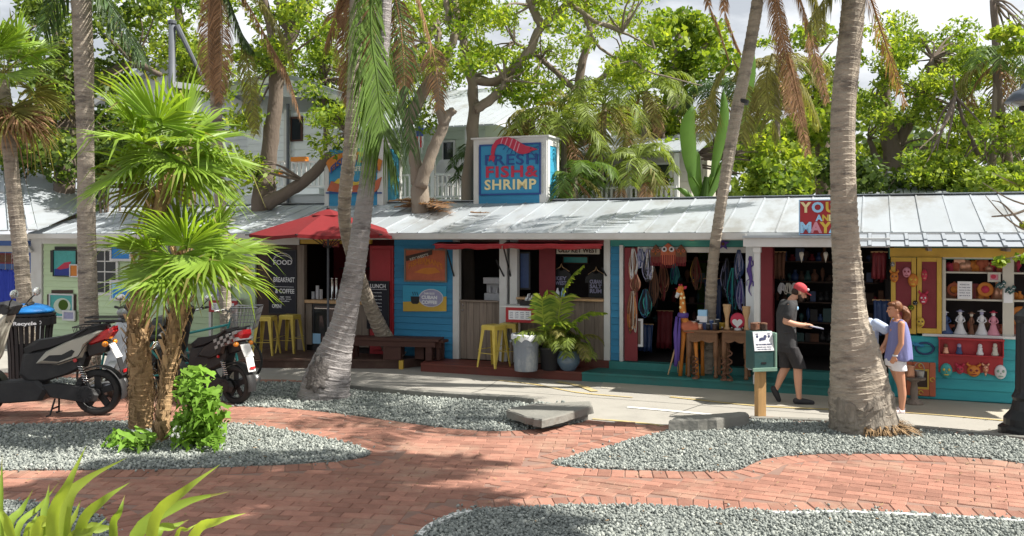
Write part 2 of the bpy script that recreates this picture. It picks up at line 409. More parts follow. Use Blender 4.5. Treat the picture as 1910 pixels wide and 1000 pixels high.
road=sheet('road',ccw([(p.x,p.y)for p in near]+[(60,60),(-60,60)]),0,M['concrete_road'])
pale=sheet('pavement',ccw([(p.x,p.y)for p in poly_px([(1120,724),(1247,739),(1430,757),(1686,768),(1903,786),(2100,806),(2500,850)])]+[(14,18),(2,18)]),.004,M['concrete_pale'])
path=sheet('brick_path',ccw([(p.x,p.y)for p in near]+[(13,2.5),(-13,2.5)]),.011,M['mortar'])
def stripe(name,pts,w,m,z):
 c=catmull(poly_px(pts),4);L=[];R=[]
 for i,p in enumerate(c):
  t=(c[min(i+1,len(c)-1)]-c[max(i-1,0)]).normalized();s_=Vector((-t.y,t.x,0))*w/2
  L.append(p+s_);R.append(p-s_)
 k=len(L);me=bpy.data.meshes.new(name)
 me.from_pydata([(p.x,p.y,z)for p in L+R],[],[(i,i+1,k+i+1,k+i)for i in range(k-1)]);me.materials.append(m)
 o=bpy.data.objects.new(name,me);COL.objects.link(o);o['kind']='structure';return o
stripe('road_marking',[(920,709),(1000,718),(1080,733),(1180,742)],.07,M['yellow_line'],.008)
stripe('road_marking',[(1040,713),(1080,720),(1110,731)],.13,M['yellow_line'],.012)
stripe('road_marking',[(1250,741),(1430,759),(1686,770),(1903,788),(2100,808)],.08,M['yellow_line'],.0085)
stripe('road_marking',[(1170,760),(1250,767),(1345,776)],.10,M['white_line'],.008)
stripe('road_marking',[(1105,782),(1180,788),(1247,796)],.07,M['yellow_line'],.008)
for pts in([(700,716),(900,727),(1250,752),(1560,775)],[(930,709),(900,727),(850,740)],[(1330,748),(1250,775)],[(1545,758),(1600,788)]):
 stripe('road_joint',pts,.014,M['asphalt'],.0055)
# ---- gravel beds
def densify(p,per=5):
 q=catmull(list(p)+[p[0]],per);return q[:-1]
GP={}
GP[1]=[(-900,797),(0,796),(240,789),(430,793),(560,811),(650,832),(692,848),(640,862),(500,871),(300,878),(0,881),(-900,890)]
GP[2]=[(-900,703),(0,708),(300,710),(455,714),(560,717),(660,730),(800,742),(940,752),(1040,757),(1096,785),(1000,803),(900,806),(800,797),(700,783),(600,770),(520,763),(440,760),(420,752),(200,725),(-900,722)]
GP[3]=[(1028,867),(1080,852),(1180,823),(1240,808),(1290,800),(1345,789),(1400,786),(1560,793),(1700,804),(1870,820),(2100,850),(2600,905),(2500,950),(2050,882),(1910,867),(1850,860),(1750,853),(1620,849),(1500,851),(1430,858),(1400,869),(1370,880),(1290,882),(1180,880),(1080,876)]
GP[4]=[(770,1010),(800,985),(850,962),(890,954),(1000,950),(1130,946),(1250,949),(1350,954),(1460,959),(1560,957),(1700,962),(1910,974),(2500,1010),(2700,1300),(600,1300),(700,1080)]
GP[5]=[(-600,935),(0,938),(70,942),(150,955),(195,975),(215,1005),(200,1060),(120,1200),(-600,1250)]
gw={}
for k,p in GP.items():
 gw[k]=[(q.x,q.y)for q in poly_px(p)]
 q=ccw(gw[k]);gw[k]=q
def seg_dist(pts,poly):
 pts=np.asarray(pts);a=np.asarray(poly);b=np.roll(a,-1,0);best=np.full(len(pts),1e9)
 for i in range(len(a)):
  ab=b[i]-a[i];t=np.clip(((pts-a[i])@ab)/max(ab@ab,1e-9),0,1)
  best=np.minimum(best,np.hypot(*(pts-(a[i]+t[:,None]*ab)).T))
 return best
def inside(pts,poly):
 pts=np.asarray(pts);x,y=pts[:,0],pts[:,1];r=np.zeros(len(pts),bool);n=len(poly)
 for i in range(n):
  (x1,y1),(x2,y2)=poly[i],poly[(i+1)%n]
  if y1==y2:continue
  c=((y1>y)!=(y2>y))&(x<(x2-x1)*(y-y1)/(y2-y1)+x1);r^=c
 return r
for k in gw: # smooth outlines
 q=[Vector((x,y,0))for x,y in gw[k]]
 gw[k]=[(v.x,v.y)for v in densify(q,4)]
 sheet('gravel_bed',gw[k],.016,M['gravel_bed'])
rng=np.random.default_rng(5)
_phi=(1+5**.5)/2
ICO_V=np.array([(-1,_phi,0),(1,_phi,0),(-1,-_phi,0),(1,-_phi,0),(0,-1,_phi),(0,1,_phi),(0,-1,-_phi),(0,1,-_phi),(_phi,0,-1),(_phi,0,1),(-_phi,0,-1),(-_phi,0,1)])/1.902
ICO_F=np.array([(0,11,5),(0,5,1),(0,1,7),(0,7,10),(0,10,11),(1,5,9),(5,11,4),(11,10,2),(10,7,6),(7,1,8),(3,9,4),(3,4,2),(3,2,6),(3,6,8),(3,8,9),(4,9,5),(2,4,11),(6,2,10),(8,6,7),(9,8,1)])
def np_mesh(name,V,F,tint,mtl,smooth=False):
 me=bpy.data.meshes.new(name);me.vertices.add(len(V));me.vertices.foreach_set('co',V.astype(np.float32).ravel())
 k=F.shape[1];me.loops.add(F.size);me.loops.foreach_set('vertex_index',F.astype(np.int32).ravel())
 me.polygons.add(len(F));me.polygons.foreach_set('loop_start',np.arange(0,F.size,k,dtype=np.int32))
 if tint is not None:
  at=me.attributes.new('tint','FLOAT','FACE');at.data.foreach_set('value',tint.astype(np.float32))
 me.materials.append(mtl);me.update(calc_edges=True);me.validate()
 if smooth:me.polygons.foreach_set('use_smooth',[True]*len(F))
 return me
def rand_rot(n):
 q=rng.normal(size=(n,4));q/=np.linalg.norm(q,axis=1)[:,None];w,x,y,z=q.T
 return np.stack([np.stack([1-2*(y*y+z*z),2*(x*y-z*w),2*(x*z+y*w)],-1),
                     np.stack([2*(x*y+z*w),1-2*(x*x+z*z),2*(y*z-x*w)],-1),
                     np.stack([2*(x*z-y*w),2*(y*z+x*w),1-2*(x*x+y*y)],-1)],1)
def gravel(poly,dens,smin,smax):
 a=np.asarray(poly);x0,y0=a.min(0);x1,y1=a.max(0);x0=max(x0,-9.5);x1=min(x1,9.5);y0=max(y0,5.6)
 n=int((x1-x0)*(y1-y0)*dens);p=np.stack([rng.uniform(x0,x1,n),rng.uniform(y0,y1,n)],-1)
 ins=inside(p,poly);p=p[ins|((seg_dist(p,poly)<.16)&(rng.random(n)<.022))];p=p[np.abs(p[:,0])<p[:,1]*.60+.4]
 n=len(p);s=rng.uniform(smin,smax,n)*rng.choice([.65,.8,1,1.3],n);sc=np.stack([s,s*rng.uniform(.6,1,n),s*rng.uniform(.4,.75,n)],-1)
 jit=1+rng.uniform(-.28,.28,(n,12,1))
 V=(ICO_V[None]*jit)*sc[:,None,:];R=rand_rot(n);V=np.einsum('nij,nkj->nki',R,V)
 V+=np.concatenate([p,rng.uniform(.018,.038,n)[:,None]],1)[:,None,:]
 F=(ICO_F[None]+(np.arange(n)*12)[:,None,None]).reshape(-1,3)
 t=np.clip(rng.beta(1.7,2.4,n),0,1);white=rng.random(n)<.03;t[white]=1
 me=np_mesh('gravel',V.reshape(-1,3),F,np.repeat(t,20),M['stone'])
 o=bpy.data.objects.new('gravel',me);COL.objects.link(o)
 props(o,'loose grey and white gravel stones filling the bed','gravel',None,'stuff')
gravel(gw[4],2350,.0105,.0205);gravel(gw[3],1800,.0115,.0225);gravel(gw[1],1800,.0115,.0225);gravel(gw[2],1050,.014,.026);gravel(gw[5],2300,.0105,.0205)
for n_,o in enumerate([o for o in COL.objects if o.name.startswith('gravel')and o.get('kind')=='stuff']):
 o['label']=['grey gravel in the nearest bed along the bottom right','grey gravel round the foot of the thick right palm','grey gravel round the two-stemmed fan palm','grey gravel round the leaning palm by the road','grey gravel under the strap-leaved plant'][n_]
# ---- bricks
BL,BWd,GAP=.268,.131,.006
def brick_mesh(t,half=1):
 mb=MB();a,b,c=BL/2*half,BWd/2,.006
 vs=[(sx*a,sy*b,z)for z in(-.04,.014)for sx,sy in((-1,-1),(1,-1),(1,1),(-1,1))]+[(sx*(a-c),sy*(b-c),.020)for sx,sy in((-1,-1),(1,-1),(1,1),(-1,1))]
 mb.add(vs,[(0,1,5,4),(1,2,6,5),(2,3,7,6),(3,0,4,7),(4,5,9,8),(5,6,10,9),(6,7,11,10),(7,4,8,11),(8,9,10,11)],0,t)
 return mb
seam=[(p.x,p.y)for p in poly_px([(700,1010),(780,975),(845,944),(930,905),(1012,872),(1060,858)])]
right_zone=ccw(seam+[(p.x,p.y)for p in poly_px([(1500,820),(2600,830),(2900,1300),(700,1300)])])
road_poly=[(p.x,p.y)for p in near]+[(60,60),(-60,60)]
cand=[]
def lay(axis_deg,zone,notzone=False):
 c,s=math.cos(math.radians(axis_deg)),math.sin(math.radians(axis_deg));out=[]
 for j in range(-185,185):
  for i in range(-88,88):
   u=(i+(.5 if j%2 else 0))*(BL+GAP);v=j*(BWd+GAP)
   out.append((u*c-v*s,10+u*s+v*c))
 p=np.array(out);m=(p[:,1]>6.3)&(p[:,1]<17.2)&(np.abs(p[:,0])<p[:,1]*.585+.5)
 p=p[m];z=inside(p,zone);z=~z if notzone else z
 p=p[z];p=p[~inside(p,road_poly)]
 lim=BL+.014+BWd*.42;hv=np.array([c,s])*(BL/4+.002);res=[]
 def ok(q):
  r=np.ones(len(q),bool)
  for k in gw:r&=~inside(q,gw[k])&(seg_dist(q,gw[k])>lim)
  return r
 A_,B_=ok(p-hv),ok(p+hv)
 for(x,y),a,b in zip(p,A_,B_):
  if a and b:res.append((x,y,math.radians(axis_deg)))
  elif a:res.append((x-hv[0],y-hv[1],math.radians(axis_deg),1))
  elif b:res.append((x+hv[0],y+hv[1],math.radians(axis_deg),1))
 return res
cand+=lay(-7,right_zone,True)
r_=lay(-27,right_zone)
cand+=r_
sold=[]
for k in gw:
 pl=gw[k];acc=0.0
 for i in range(len(pl)):
  a=Vector(pl[i]);b=Vector(pl[(i+1)%len(pl)]);d=b-a;L=d.length
  if L<1e-6:continue
  t=d/L;nrm=Vector((t.y,-t.x)) # outward for ccw
  while acc<L:
   q=a+t*acc+nrm*(BL/2+.012)
   sold.append((q.x,q.y,math.atan2(nrm.y,nrm.x)));acc+=BWd+GAP
  acc-=L
sp=np.array([(x,y)for x,y,a in sold]);keep=(sp[:,1]>6.3)&(sp[:,1]<17)&(np.abs(sp[:,0])<sp[:,1]*.585+.5)&~inside(sp,road_poly)
for k in gw:keep&=~inside(sp,gw[k])
cand+=[s for s,kk in zip(sold,keep)if kk]
def infront(x,y):
 px=955+FPX*x/y;py=HY+CAMH*FPX/y;return 0<=px<=1910 and py<1000
vis=[c for c in cand if infront(c[0],c[1])and len(c)==3]
vis.sort(key=lambda c:c[1]);first=set(vis[:298])
variants=[brick_mesh(t).mesh('brick',M['brick'])for t in(.1,.25,.4,.5,.6,.75,.9)]
st=MB()
for c in cand:
 x,y,a=c[:3];dz=random.uniform(-.003,.003);a+=random.uniform(-.012,.012)
 if c in first and len(c)==3:
  o=bpy.data.objects.new('brick',random.choice(variants));COL.objects.link(o);o.parent=path
  o.location=(x,y,dz);o.rotation_euler=(random.uniform(-.008,.008),random.uniform(-.008,.008),a)
 else:
  b=brick_mesh(random.random(),.485 if len(c)>3 else 1);ca,sa=math.cos(a),math.sin(a)
  st.add([(x+vx*ca-vy*sa,y+vx*sa+vy*ca,vz+dz)for vx,vy,vz in b.v],b.f,0,b.t[0])
o=st.build('paving_brick',M['brick'],path);o['kind']='stuff'
# white painted edging along the nearest bed
ed=MB()
for seg in([(782,1003),(805,983),(852,963),(880,957)],[(1440,960),(1500,961),(1560,959),(1700,964),(1910,976),(2150,990)]):
 c=catmull(poly_px(seg),4)
 for a,b in zip(c[:-1],c[1:]):ed.bar(a+Vector((0,-.03,.018)),b+Vector((0,-.03,.018)),.055,.035)
ed.build('white_edging',M['white_edge'])['kind']='structure'
# kerb between road and gravel
kb=MB();kc=catmull(poly_px([(640,727),(760,739),(860,746),(960,752),(1000,755)]),3)
for a,b in zip(kc[:-1],kc[1:]):kb.bar(a+Vector((0,0,.05)),b+Vector((0,0,.05)),.15,.11)
kb.build('kerb',M['slab'],bevel=.012)['kind']='structure'
kb=MB();kc=catmull(poly_px([(1400,784),(1560,790),(1700,801),(1870,817),(2100,845)]),3)
for a,b in zip(kc[:-1],kc[1:]):kb.bar(a+Vector((0,0,.02)),b+Vector((0,0,.02)),.12,.06)
kb.build('kerb',M['slab'],bevel=.01)['kind']='structure'
# fallen leaves on the paving
lf=MB()
for i in range(330):
 y=rng.uniform(7.6,12.5);x=rng.uniform(-.55,.55)*y;s=rng.uniform(.012,.035);a=rng.uniform(0,6.3);c,sn=math.cos(a)*s,math.sin(a)*s
 z=rng.uniform(.030,.040)
 lf.add([(x-c,y-sn,z),(x+sn*.4,y-c*.4,z+.004),(x+c,y+sn,z+rng.uniform(0,.014)),(x-sn*.4,y+c*.4,z+.005)],[(0,1,2,3)],0,rng.uniform(0,1))
props(lf.build('fallen_leaves',M['fibre']),'small dry brown leaves scattered over brick and gravel','leaf litter',None,'stuff')
# ---- kerbstones (broken slabs)
def slab_thing(name,label,top,z0,z1,base=None):
 c=G(*top[0]);t=wthing(name,label,'kerbstone',Vector((c.x,c.y,0)),'broken concrete slabs at the road edge')
 pts=[G(x,y,z1)for x,y in top];r=random.Random(3)
 ring=[]
 for a,b in zip(pts,pts[1:]+pts[:1]):
  for k in range(5):
   q=a.lerp(b,k/5);ring.append(q+Vector((r.uniform(-.012,.012),r.uniform(-.012,.012),0)))
 n=len(ring);mb=MB();cen=sum(ring,Vector())/n
 up=[q.lerp(cen,.03)for q in ring];up=[Vector((q.x,q.y,z1+r.uniform(-.006,.006)))for q in up]
 mid=[Vector((q.x,q.y,z1-.015))for q in ring]
 lo=[Vector((q.x+r.uniform(-.02,.02),q.y+r.uniform(-.02,.02),z0))for q in ring]
 vs=up+mid+lo
 fs=[tuple(range(n))]+[(k*n+i,(k+1)*n+i,(k+1)*n+(i+1)%n,k*n+(i+1)%n)for k in(0,1)for i in range(n)]
 mb.add(vs,fs);mb.build('slab',M['slab'],t)
 if base:
  b2=MB();pb=[G(x,y,0)for x,y in base]
  b2.prism([(p.x,p.y)for p in pb],lambda x,y,s:(x,y,-.02 if s==0 else z0+.003));b2.build('footing',M['slab'],t,bevel=.015)
 return t
slab_thing('kerb_slab','large cracked grey slab lying over a footing, left of the path opening',[(945,764),(960,758),(1000,752),(1102,749),(1104,757),(1055,772),(1010,783),(978,776)],.10,.20,
           [(985,790),(1012,802),(1097,787),(1096,776),(1040,776)])
slab_thing('kerb_slab','low grey kerb slab lying flat right of the path opening',[(1248,784),(1262,778),(1330,772),(1392,768),(1396,773),(1336,782)],-.02,.17)
# ================================================================== DECKS
def deck(name,label,fa,fb,ba,bb,z1,mtl,nb,fascia):
 t=wthing(name,label,'deck',Vector(((fa.x+fb.x)/2,(fa.y+fb.y)/2,0)))
 for k in range(nb):
  a,b=k/nb,(k+1)/nb-.006
  q=[fa.lerp(ba,a),fb.lerp(bb,a),fb.lerp(bb,b),fa.lerp(ba,b)]
  if k==0:
   off=(fa-ba).normalized()*.02;q[0]=q[0]+off;q[1]=q[1]+off
  mb=MB();mb.prism([(p.x,p.y)for p in q],lambda x,y,s:(x,y,z1-.035 if s==0 else z1));mb.build('board',mtl,t)
 mb=MB();mb.prism([(p.x,p.y)for p in(fa,fb,fb.lerp(bb,.03),fa.lerp(ba,.03))],lambda x,y,s:(x,y,-.02 if s==0 else z1-.037));mb.build('fascia',fascia,t)
 mb=MB();mb.prism([(p.x,p.y)for p in(fb.lerp(bb,.031),fb.lerp(bb,.99),fb.lerp(bb,.99).lerp(fa,.01),fb.lerp(bb,.031).lerp(fa,.01))],lambda x,y,s:(x,y,-.02 if s==0 else z1-.037));mb.build('side_board',fascia,t)
 return t
def w0(px,n=0.02):
 p=W(fu(px),n,0);return Vector((p.x,p.y,0))
deck('platform','dark brown boarded platform in front of the coffee counter',G(250,685),G(746,688),w0(250,.03),w0(800,.03),.17,M['brown_deck'],9,M['brown_deck'])
deck('platform','red painted boarded platform under the red awning',G(785,693),G(1085,711),w0(802,.03),w0(1120,.03),.155,M['red_deck'],6,M['red_deck'])
deck('platform','teal painted boarded platform in front of the souvenir shop',G(1085.5,711),G(1575,741),w0(1121,.03),w0(1610,.03),.155,M['teal_deck'],5,M['teal_deck'])
# ================================================================== SHOP BUILDING (facade coordinates)
def fb(mb,u0,u1,n0,n1,z0,z1,m=None,t=None):return mb.box(u0,u1,-n1,-n0,z0,z1,m,t)
def pb(mb,x0,y0,x1,y1,n0,n1,m=None,t=None):
 u0,u1,z0,z1=fr(x0,y0,x1,y1,n1);return fb(mb,u0,u1,n0,n1,z0,z1,m,t)
SHOP=fthing('shop_building','long low wooden shop row with pale metal roof, blue, green and teal siding','shop building',0,0,0)
def planks(parent,u0,u1,z0,z1,n,mtl,pitch=.125,name='plank'):
 k=max(1,round((z1-z0)/pitch));h=(z1-z0)/k
 for i in range(k):
  a=z0+i*h;mb=MB()
  vs=[(u0,-n-.020,a+.004),(u1,-n-.020,a+.004),(u1,-n+.02,a+.004),(u0,-n+.02,a+.004),
              (u0,-n-.005,a+h),(u1,-n-.005,a+h),(u1,-n+.02,a+h),(u0,-n+.02,a+h)]
  mb.add(vs,[(0,3,2,1),(4,5,6,7),(0,1,5,4),(1,2,6,5),(2,3,7,6),(3,0,4,7)])
  mb.build(name,mtl,parent)
def part(name,mtl,parent,fn,bevel=0,smooth=False):
 mb=MB();fn(mb);return mb.build(name,mtl,parent,smooth=smooth,bevel=bevel)
U=lambda px,n=0.0:fu(px,n)
# roof
EN,EZ,RN,RZ=.55,2.50,-1.95,3.17
uL,uR=U(52,EN),U(2160,EN)
NP=50;pw=(uR-uL)/NP
for i in range(NP):
 a,b=uL+i*pw,uL+(i+1)*pw;mb=MB();j=random.uniform(-.006,.006)
 for(x0,x1,h0,h1)in((a,b,0,.016),(a,a+.024,.0165,.030)):
  vs=[]
  for n,z in((EN,EZ),(RN,RZ)):
   vs+=[(x0,-n,z+h0+j),(x1,-n,z+h0+j),(x1,-n,z+h1+j),(x0,-n,z+h1+j)]
  mb.add(vs,[(0,1,2,3),(7,6,5,4),(0,4,5,1),(1,5,6,2),(2,6,7,3),(3,7,4,0)])
 mb.build('roof_panel',M['roof_metal'],SHOP)
part('ridge_cap',M['roof_metal'],SHOP,lambda q:q.box(uL,uR,-RN-.12,-RN+.12,RZ+.018,RZ+.032))
def rear(q):
 q.add([(uL,-RN,RZ),(uR,-RN,RZ),(uR,4.6,2.5),(uL,4.6,2.5),(uL,-RN,RZ-.02),(uR,-RN,RZ-.02),(uR,4.6,2.48),(uL,4.6,2.48)],
          [(0,1,2,3),(7,6,5,4),(0,4,5,1),(1,5,6,2),(2,6,7,3),(3,7,4,0)])
part('rear_roof',M['roof_metal'],SHOP,rear)
def gut(q):
 q.prism([(0,0),(.11,0),(.125,.10),(.115,.10),(.10,.012),(.01,.012),(0,.10)],lambda x,y,s:((uL,U(1392,.6))[s],-.56-x,2.405+y))
part('gutter',M['white_paint'],SHOP,gut)
part('gutter',M['white_paint'],SHOP,lambda q:q.prism([(0,0),(.11,0),(.125,.10),(.115,.10),(.10,.012),(.01,.012),(0,.10)],lambda x,y,s:((U(1394,.6),uR)[s],-.56-x,2.405+y)))
part('fascia_board',M['white_paint'],SHOP,lambda q:fb(q,uL,uR,.53,.55,2.39,2.495))
part('soffit',M['white_paint'],SHOP,lambda q:fb(q,uL,uR,.0,.528,2.40,2.415))
# end walls, back wall, ceiling, floors, partitions
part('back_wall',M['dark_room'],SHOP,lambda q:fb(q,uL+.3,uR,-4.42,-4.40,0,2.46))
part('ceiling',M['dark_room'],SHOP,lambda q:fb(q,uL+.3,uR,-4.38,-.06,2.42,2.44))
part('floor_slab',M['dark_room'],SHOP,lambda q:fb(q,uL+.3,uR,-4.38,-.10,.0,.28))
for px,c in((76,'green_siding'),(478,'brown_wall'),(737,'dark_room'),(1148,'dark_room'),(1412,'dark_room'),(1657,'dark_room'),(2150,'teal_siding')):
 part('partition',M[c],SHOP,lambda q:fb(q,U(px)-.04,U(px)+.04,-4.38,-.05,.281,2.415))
# --- green gallery wall
g0,g1=U(82),U(432)
planks(SHOP,g0,g1,.05,2.395,0,M['green_siding'],.135)
part('corner_board',M['white_paint'],SHOP,lambda q:fb(q,U(60),U(80),-.05,.04,0,2.395),.004)
part('frieze_board',M['white_paint'],SHOP,lambda q:fb(q,U(80.5),U(560),.021,.045,2.28,2.395))
part('wall_base',M['green_siding'],SHOP,lambda q:fb(q,g0,g1,-.06,-.021,0,2.395))
part('wall_panel',M['green_siding'],SHOP,lambda q:fb(q,U(433),U(476),-.06,.0,.16,2.395))
def window(parent,x0,y0,x1,y1,n,cols,rows,fm='white_paint',fw=.06):
 u0,u1,z0,z1=fr(x0,y0,x1,y1,n)
 f=MB();fb(f,u0-fw,u0,n-.02,n+.035,z0-fw,z1+fw);fb(f,u1,u1+fw,n-.02,n+.035,z0-fw,z1+fw)
 fb(f,u0,u1,n-.02,n+.034,z1,z1+fw);fb(f,u0,u1,n-.02,n+.034,z0-fw,z0)
 for i in range(1,cols):x=u0+(u1-u0)*i/cols;fb(f,x-.012,x+.012,n-.01,n+.028,z0,z1)
 for i in range(1,rows):z=z0+(z1-z0)*i/rows;fb(f,u0,u1,n-.01,n+.026,z-.012,z+.012)
 w=f.build('window',M[fm],parent)
 for i in range(cols):
  for j in range(rows):
   p=MB();fb(p,u0+(u1-u0)*i/cols+.013,u0+(u1-u0)*(i+1)/cols-.013,n+.004,n+.010,z0+(z1-z0)*j/rows+.013,z0+(z1-z0)*(j+1)/rows-.013)
   p.build('pane',M['glass_dark'],w)
 return w
window(SHOP,176,468,218,546,.03,2,4)
# --- coffee counter
part('wall_panel',M['brown_wall'],SHOP,lambda q:fb(q,U(482),U(556),-.06,.0,.16,2.28))
part('post',M['weathered'],SHOP,lambda q:fb(q,U(557),U(570),-.05,.05,.16,2.28),.004)
part('header_board',M['yellow_frame'],SHOP,lambda q:fb(q,U(561),U(692),-.05,.02,2.30,2.395))
part('counter_top',M['pale_wood'],SHOP,lambda q:fb(q,U(571),U(688),-.45,.06,fz(610,566),fz(610,560)),.004)
part('counter_front',M['weathered'],SHOP,lambda q:fb(q,U(571),U(582),-.40,.01,.281,fz(610,567)))
part('counter_front',M['weathered'],SHOP,lambda q:fb(q,U(641),U(688),-.40,.01,.281,fz(610,567)))
part('shelf',M['brown_wall'],SHOP,lambda q:fb(q,U(572),U(690),-1.6,-1.2,1.75,1.78))
part('shelf',M['brown_wall'],SHOP,lambda q:fb(q,U(572),U(690),-1.6,-1.2,1.35,1.38))
part('inner_wall',M['maroon'],SHOP,lambda q:fb(q,U(540),U(740),-1.66,-1.62,.28,2.415))
part('shutter_panel',M['red_paint'],SHOP,lambda q:[fb(q,U(691),U(735),-.03,.03,.16,2.27),fb(q,U(695),U(731),.031,.05,1.35,2.2),fb(q,U(695),U(731),.031,.05,.25,1.28)],.008)
# --- blue siding with posters
planks(SHOP,U(736),U(846),.05,2.395,0,M['blue_siding'],.125)
part('wall_base',M['blue_siding'],SHOP,lambda q:fb(q,U(736),U(846),-.06,-.021,0,2.395))
part('door_post',M['white_paint'],SHOP,lambda q:fb(q,U(846.5),U(858),-.06,.05,.16,2.395),.006)
part('door_post',M['white_paint'],SHOP,lambda q:fb(q,U(933),U(947),-.06,.05,.16,2.395),.006)
part('door_post',M['white_paint'],SHOP,lambda q:fb(q,U(953),U(967),-.06,.07,.16,2.395),.006)
part('header_board',M['brown_wall'],SHOP,lambda q:fb(q,U(858.5),U(932.5),-.05,.02,fz(895,462),2.395))
part('header_board',M['maroon'],SHOP,lambda q:fb(q,U(967.5),U(1127.5),-.05,.02,fz(1050,458),2.395))
dz0,dz1=.17,fz(895,560)
DOOR=part('half_door',M['weathered'],SHOP,lambda q:fb(q,U(859),U(932),-.045,-.005,dz0,dz1-.03))
for i in range(6):
 a=U(859)+(U(932)-U(859))*i/6;b=U(859)+(U(932)-U(859))*(i+1)/6
 part('door_board',M['weathered'],DOOR,lambda q:fb(q,a+.003,b-.003,-.004,.014,dz0,dz1-.03))
part('door_ledge',M['weathered'],DOOR,lambda q:fb(q,U(858.6),U(932.4),-.06,.06,dz1-.029,dz1),.004)
part('door_lock',M['chrome'],DOOR,lambda q:(q.lathe([(.018,0),(.018,-.02)],(U(864),-.014,fz(864,569)),10,ax='y'),q.lathe([(.018,0),(.018,-.02)],(U(864),-.014,fz(864,578)),10,ax='y')))
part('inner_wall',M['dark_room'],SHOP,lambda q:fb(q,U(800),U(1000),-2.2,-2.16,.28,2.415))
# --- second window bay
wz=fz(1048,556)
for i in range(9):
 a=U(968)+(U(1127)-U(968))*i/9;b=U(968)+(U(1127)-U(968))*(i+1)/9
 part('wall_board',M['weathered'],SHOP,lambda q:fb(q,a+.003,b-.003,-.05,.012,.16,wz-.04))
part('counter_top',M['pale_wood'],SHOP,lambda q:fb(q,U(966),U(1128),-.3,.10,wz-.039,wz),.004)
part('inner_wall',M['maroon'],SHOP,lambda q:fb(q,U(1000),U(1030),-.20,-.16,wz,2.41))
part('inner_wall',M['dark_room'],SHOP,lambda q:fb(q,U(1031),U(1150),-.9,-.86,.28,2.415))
part('trim',M['white_paint'],SHOP,lambda q:fb(q,U(1127.5),U(1139),-.06,.05,.16,2.395),.006)
planks(SHOP,U(1139.5),U(1157),.16,2.395,0,M['blue_siding'],.125)
part('sill_step',M['red_deck'],SHOP,lambda q:fb(q,U(1070),U(1139),-.06,.12,.15,.28))
# --- teal souvenir shop
part('trim',M['white_paint'],SHOP,lambda q:fb(q,U(1157.3),U(1164),-.06,.08,.16,2.30),.006)
part('header_board',M['teal_board'],SHOP,lambda q:fb(q,U(1140),U(1390),.022,.05,fz(1265,460),2.39))
part('lintel',M['white_paint'],SHOP,lambda q:fb(q,U(1190),U(1392),-.08,.03,fz(1290,471),fz(1290,461)))
part('door_step',M['teal_deck'],SHOP,lambda q:fb(q,U(1140),U(1660),-.09,.14,.15,.28))
part('open_door',M['maroon'],SHOP,lambda q:fb(q,U(1166),U(1190),.0,.04,.29,fz(1180,462)))
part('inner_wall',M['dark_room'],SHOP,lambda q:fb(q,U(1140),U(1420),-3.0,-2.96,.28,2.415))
for z in(.75,1.15,1.55,1.95):
 part('shelf',M['brown_wall'],SHOP,lambda q:fb(q,U(1215),U(1380),-2.4,-2.0,z,z+.025))
# --- porch and kiosk
KN=.45
PORCH=fthing('kiosk','souvenir kiosk at the right end with yellow shutters, teal siding and grey lean-to awning','kiosk',U(1650,KN),KN,0)
part('porch_roof',M['roof_metal'],PORCH,lambda q:fb(q,U(1386,1.0),U(1600,1.0),.68,1.06,2.43,2.462))
part('porch_beam',M['white_paint'],PORCH,lambda q:fb(q,U(1386,1.0),U(1660,1.0),.82,1.0,2.29,2.429),.006)
part('post',M['white_paint'],PORCH,lambda q:[fb(q,U(1407,.9),U(1418,.9),.83,.95,.155,2.289),fb(q,U(1405.5,.9),U(1419.5,.9),.81,.97,2.2,2.285),fb(q,U(1405.5,.9),U(1419.5,.9),.81,.97,.156,.30)],.006)
part('wall_panel',M['house_white'],PORCH,lambda q:fb(q,U(1391,.3),U(1408,.3),.05,.3,.281,2.30))
part('jamb_panel',M['maroon'],PORCH,lambda q:fb(q,U(1417,.3),U(1441,.3),.0,.3,.281,2.38))
part('inner_wall',M['dark_room'],PORCH,lambda q:fb(q,U(1420),U(1665),-1.9,-1.86,.281,2.41))
for k,z in enumerate((.6,.95,1.3,1.65,2.0)):
 part('shelf',M['brown_wall'],PORCH,lambda q:fb(q,U(1446),U(1640),-1.4,-1.0,z,z+.022))
# lean-to awning sheets
an0,az0,an1,az1=.68,2.455,1.25,fz(1750,460.5,1.25)
ua,ub=U(1592,1.2),U(2160,1.2);na=15;aw=(ub-ua)/na
for r in range(2):
 for i in range(na):
  a,b=ua+i*aw,ua+(i+1)*aw
  t0,t1=(.0,.56)if r==0 else(.50,1.0)
  lift=.022 if r==0 else 0
  q=MB()
  for x0,x1,h0,h1 in((a,b-.003,0,.008),(b-.05,b-.005,.0085,.026)):
   vs=[]
   for tt in(t0,t1):
    n=an0+(an1-an0)*tt;z=az0+(az1-az0)*tt+lift
    vs+=[(x0,-n,z+h0),(x1,-n,z+h0),(x1,-n,z+h1),(x0,-n,z+h1)]
   q.add(vs,[(0,3,2,1),(4,5,6,7),(0,1,5,4),(1,2,6,5),(2,3,7,6),(3,0,4,7)])
  q.build('awning_sheet',M['roof_grey'],PORCH)
part('rafter',M['weathered'],PORCH,lambda q:[fb(q,ua+k*1.0,ua+k*1.0+.05,KN+.03,1.15,2.24,2.29)for k in range(7)])
kz=lambda px,py:fz(px,py,KN)
part('header_board',M['yellow_frame'],PORCH,lambda q:fb(q,U(1660,KN),U(2150,KN),KN-.05,KN+.03,kz(1780,480),kz(1780,463)))
part('header_trim',M['house_beige'],PORCH,lambda q:fb(q,U(1758,KN),U(2150,KN),KN-.05,KN+.02,kz(1820,483),kz(1820,480)-.002))
part('wall_upper',M['teal_board'],PORCH,lambda q:fb(q,U(1658,KN),U(2150,KN),KN-.08,KN-.052,kz(1780,484),2.43))
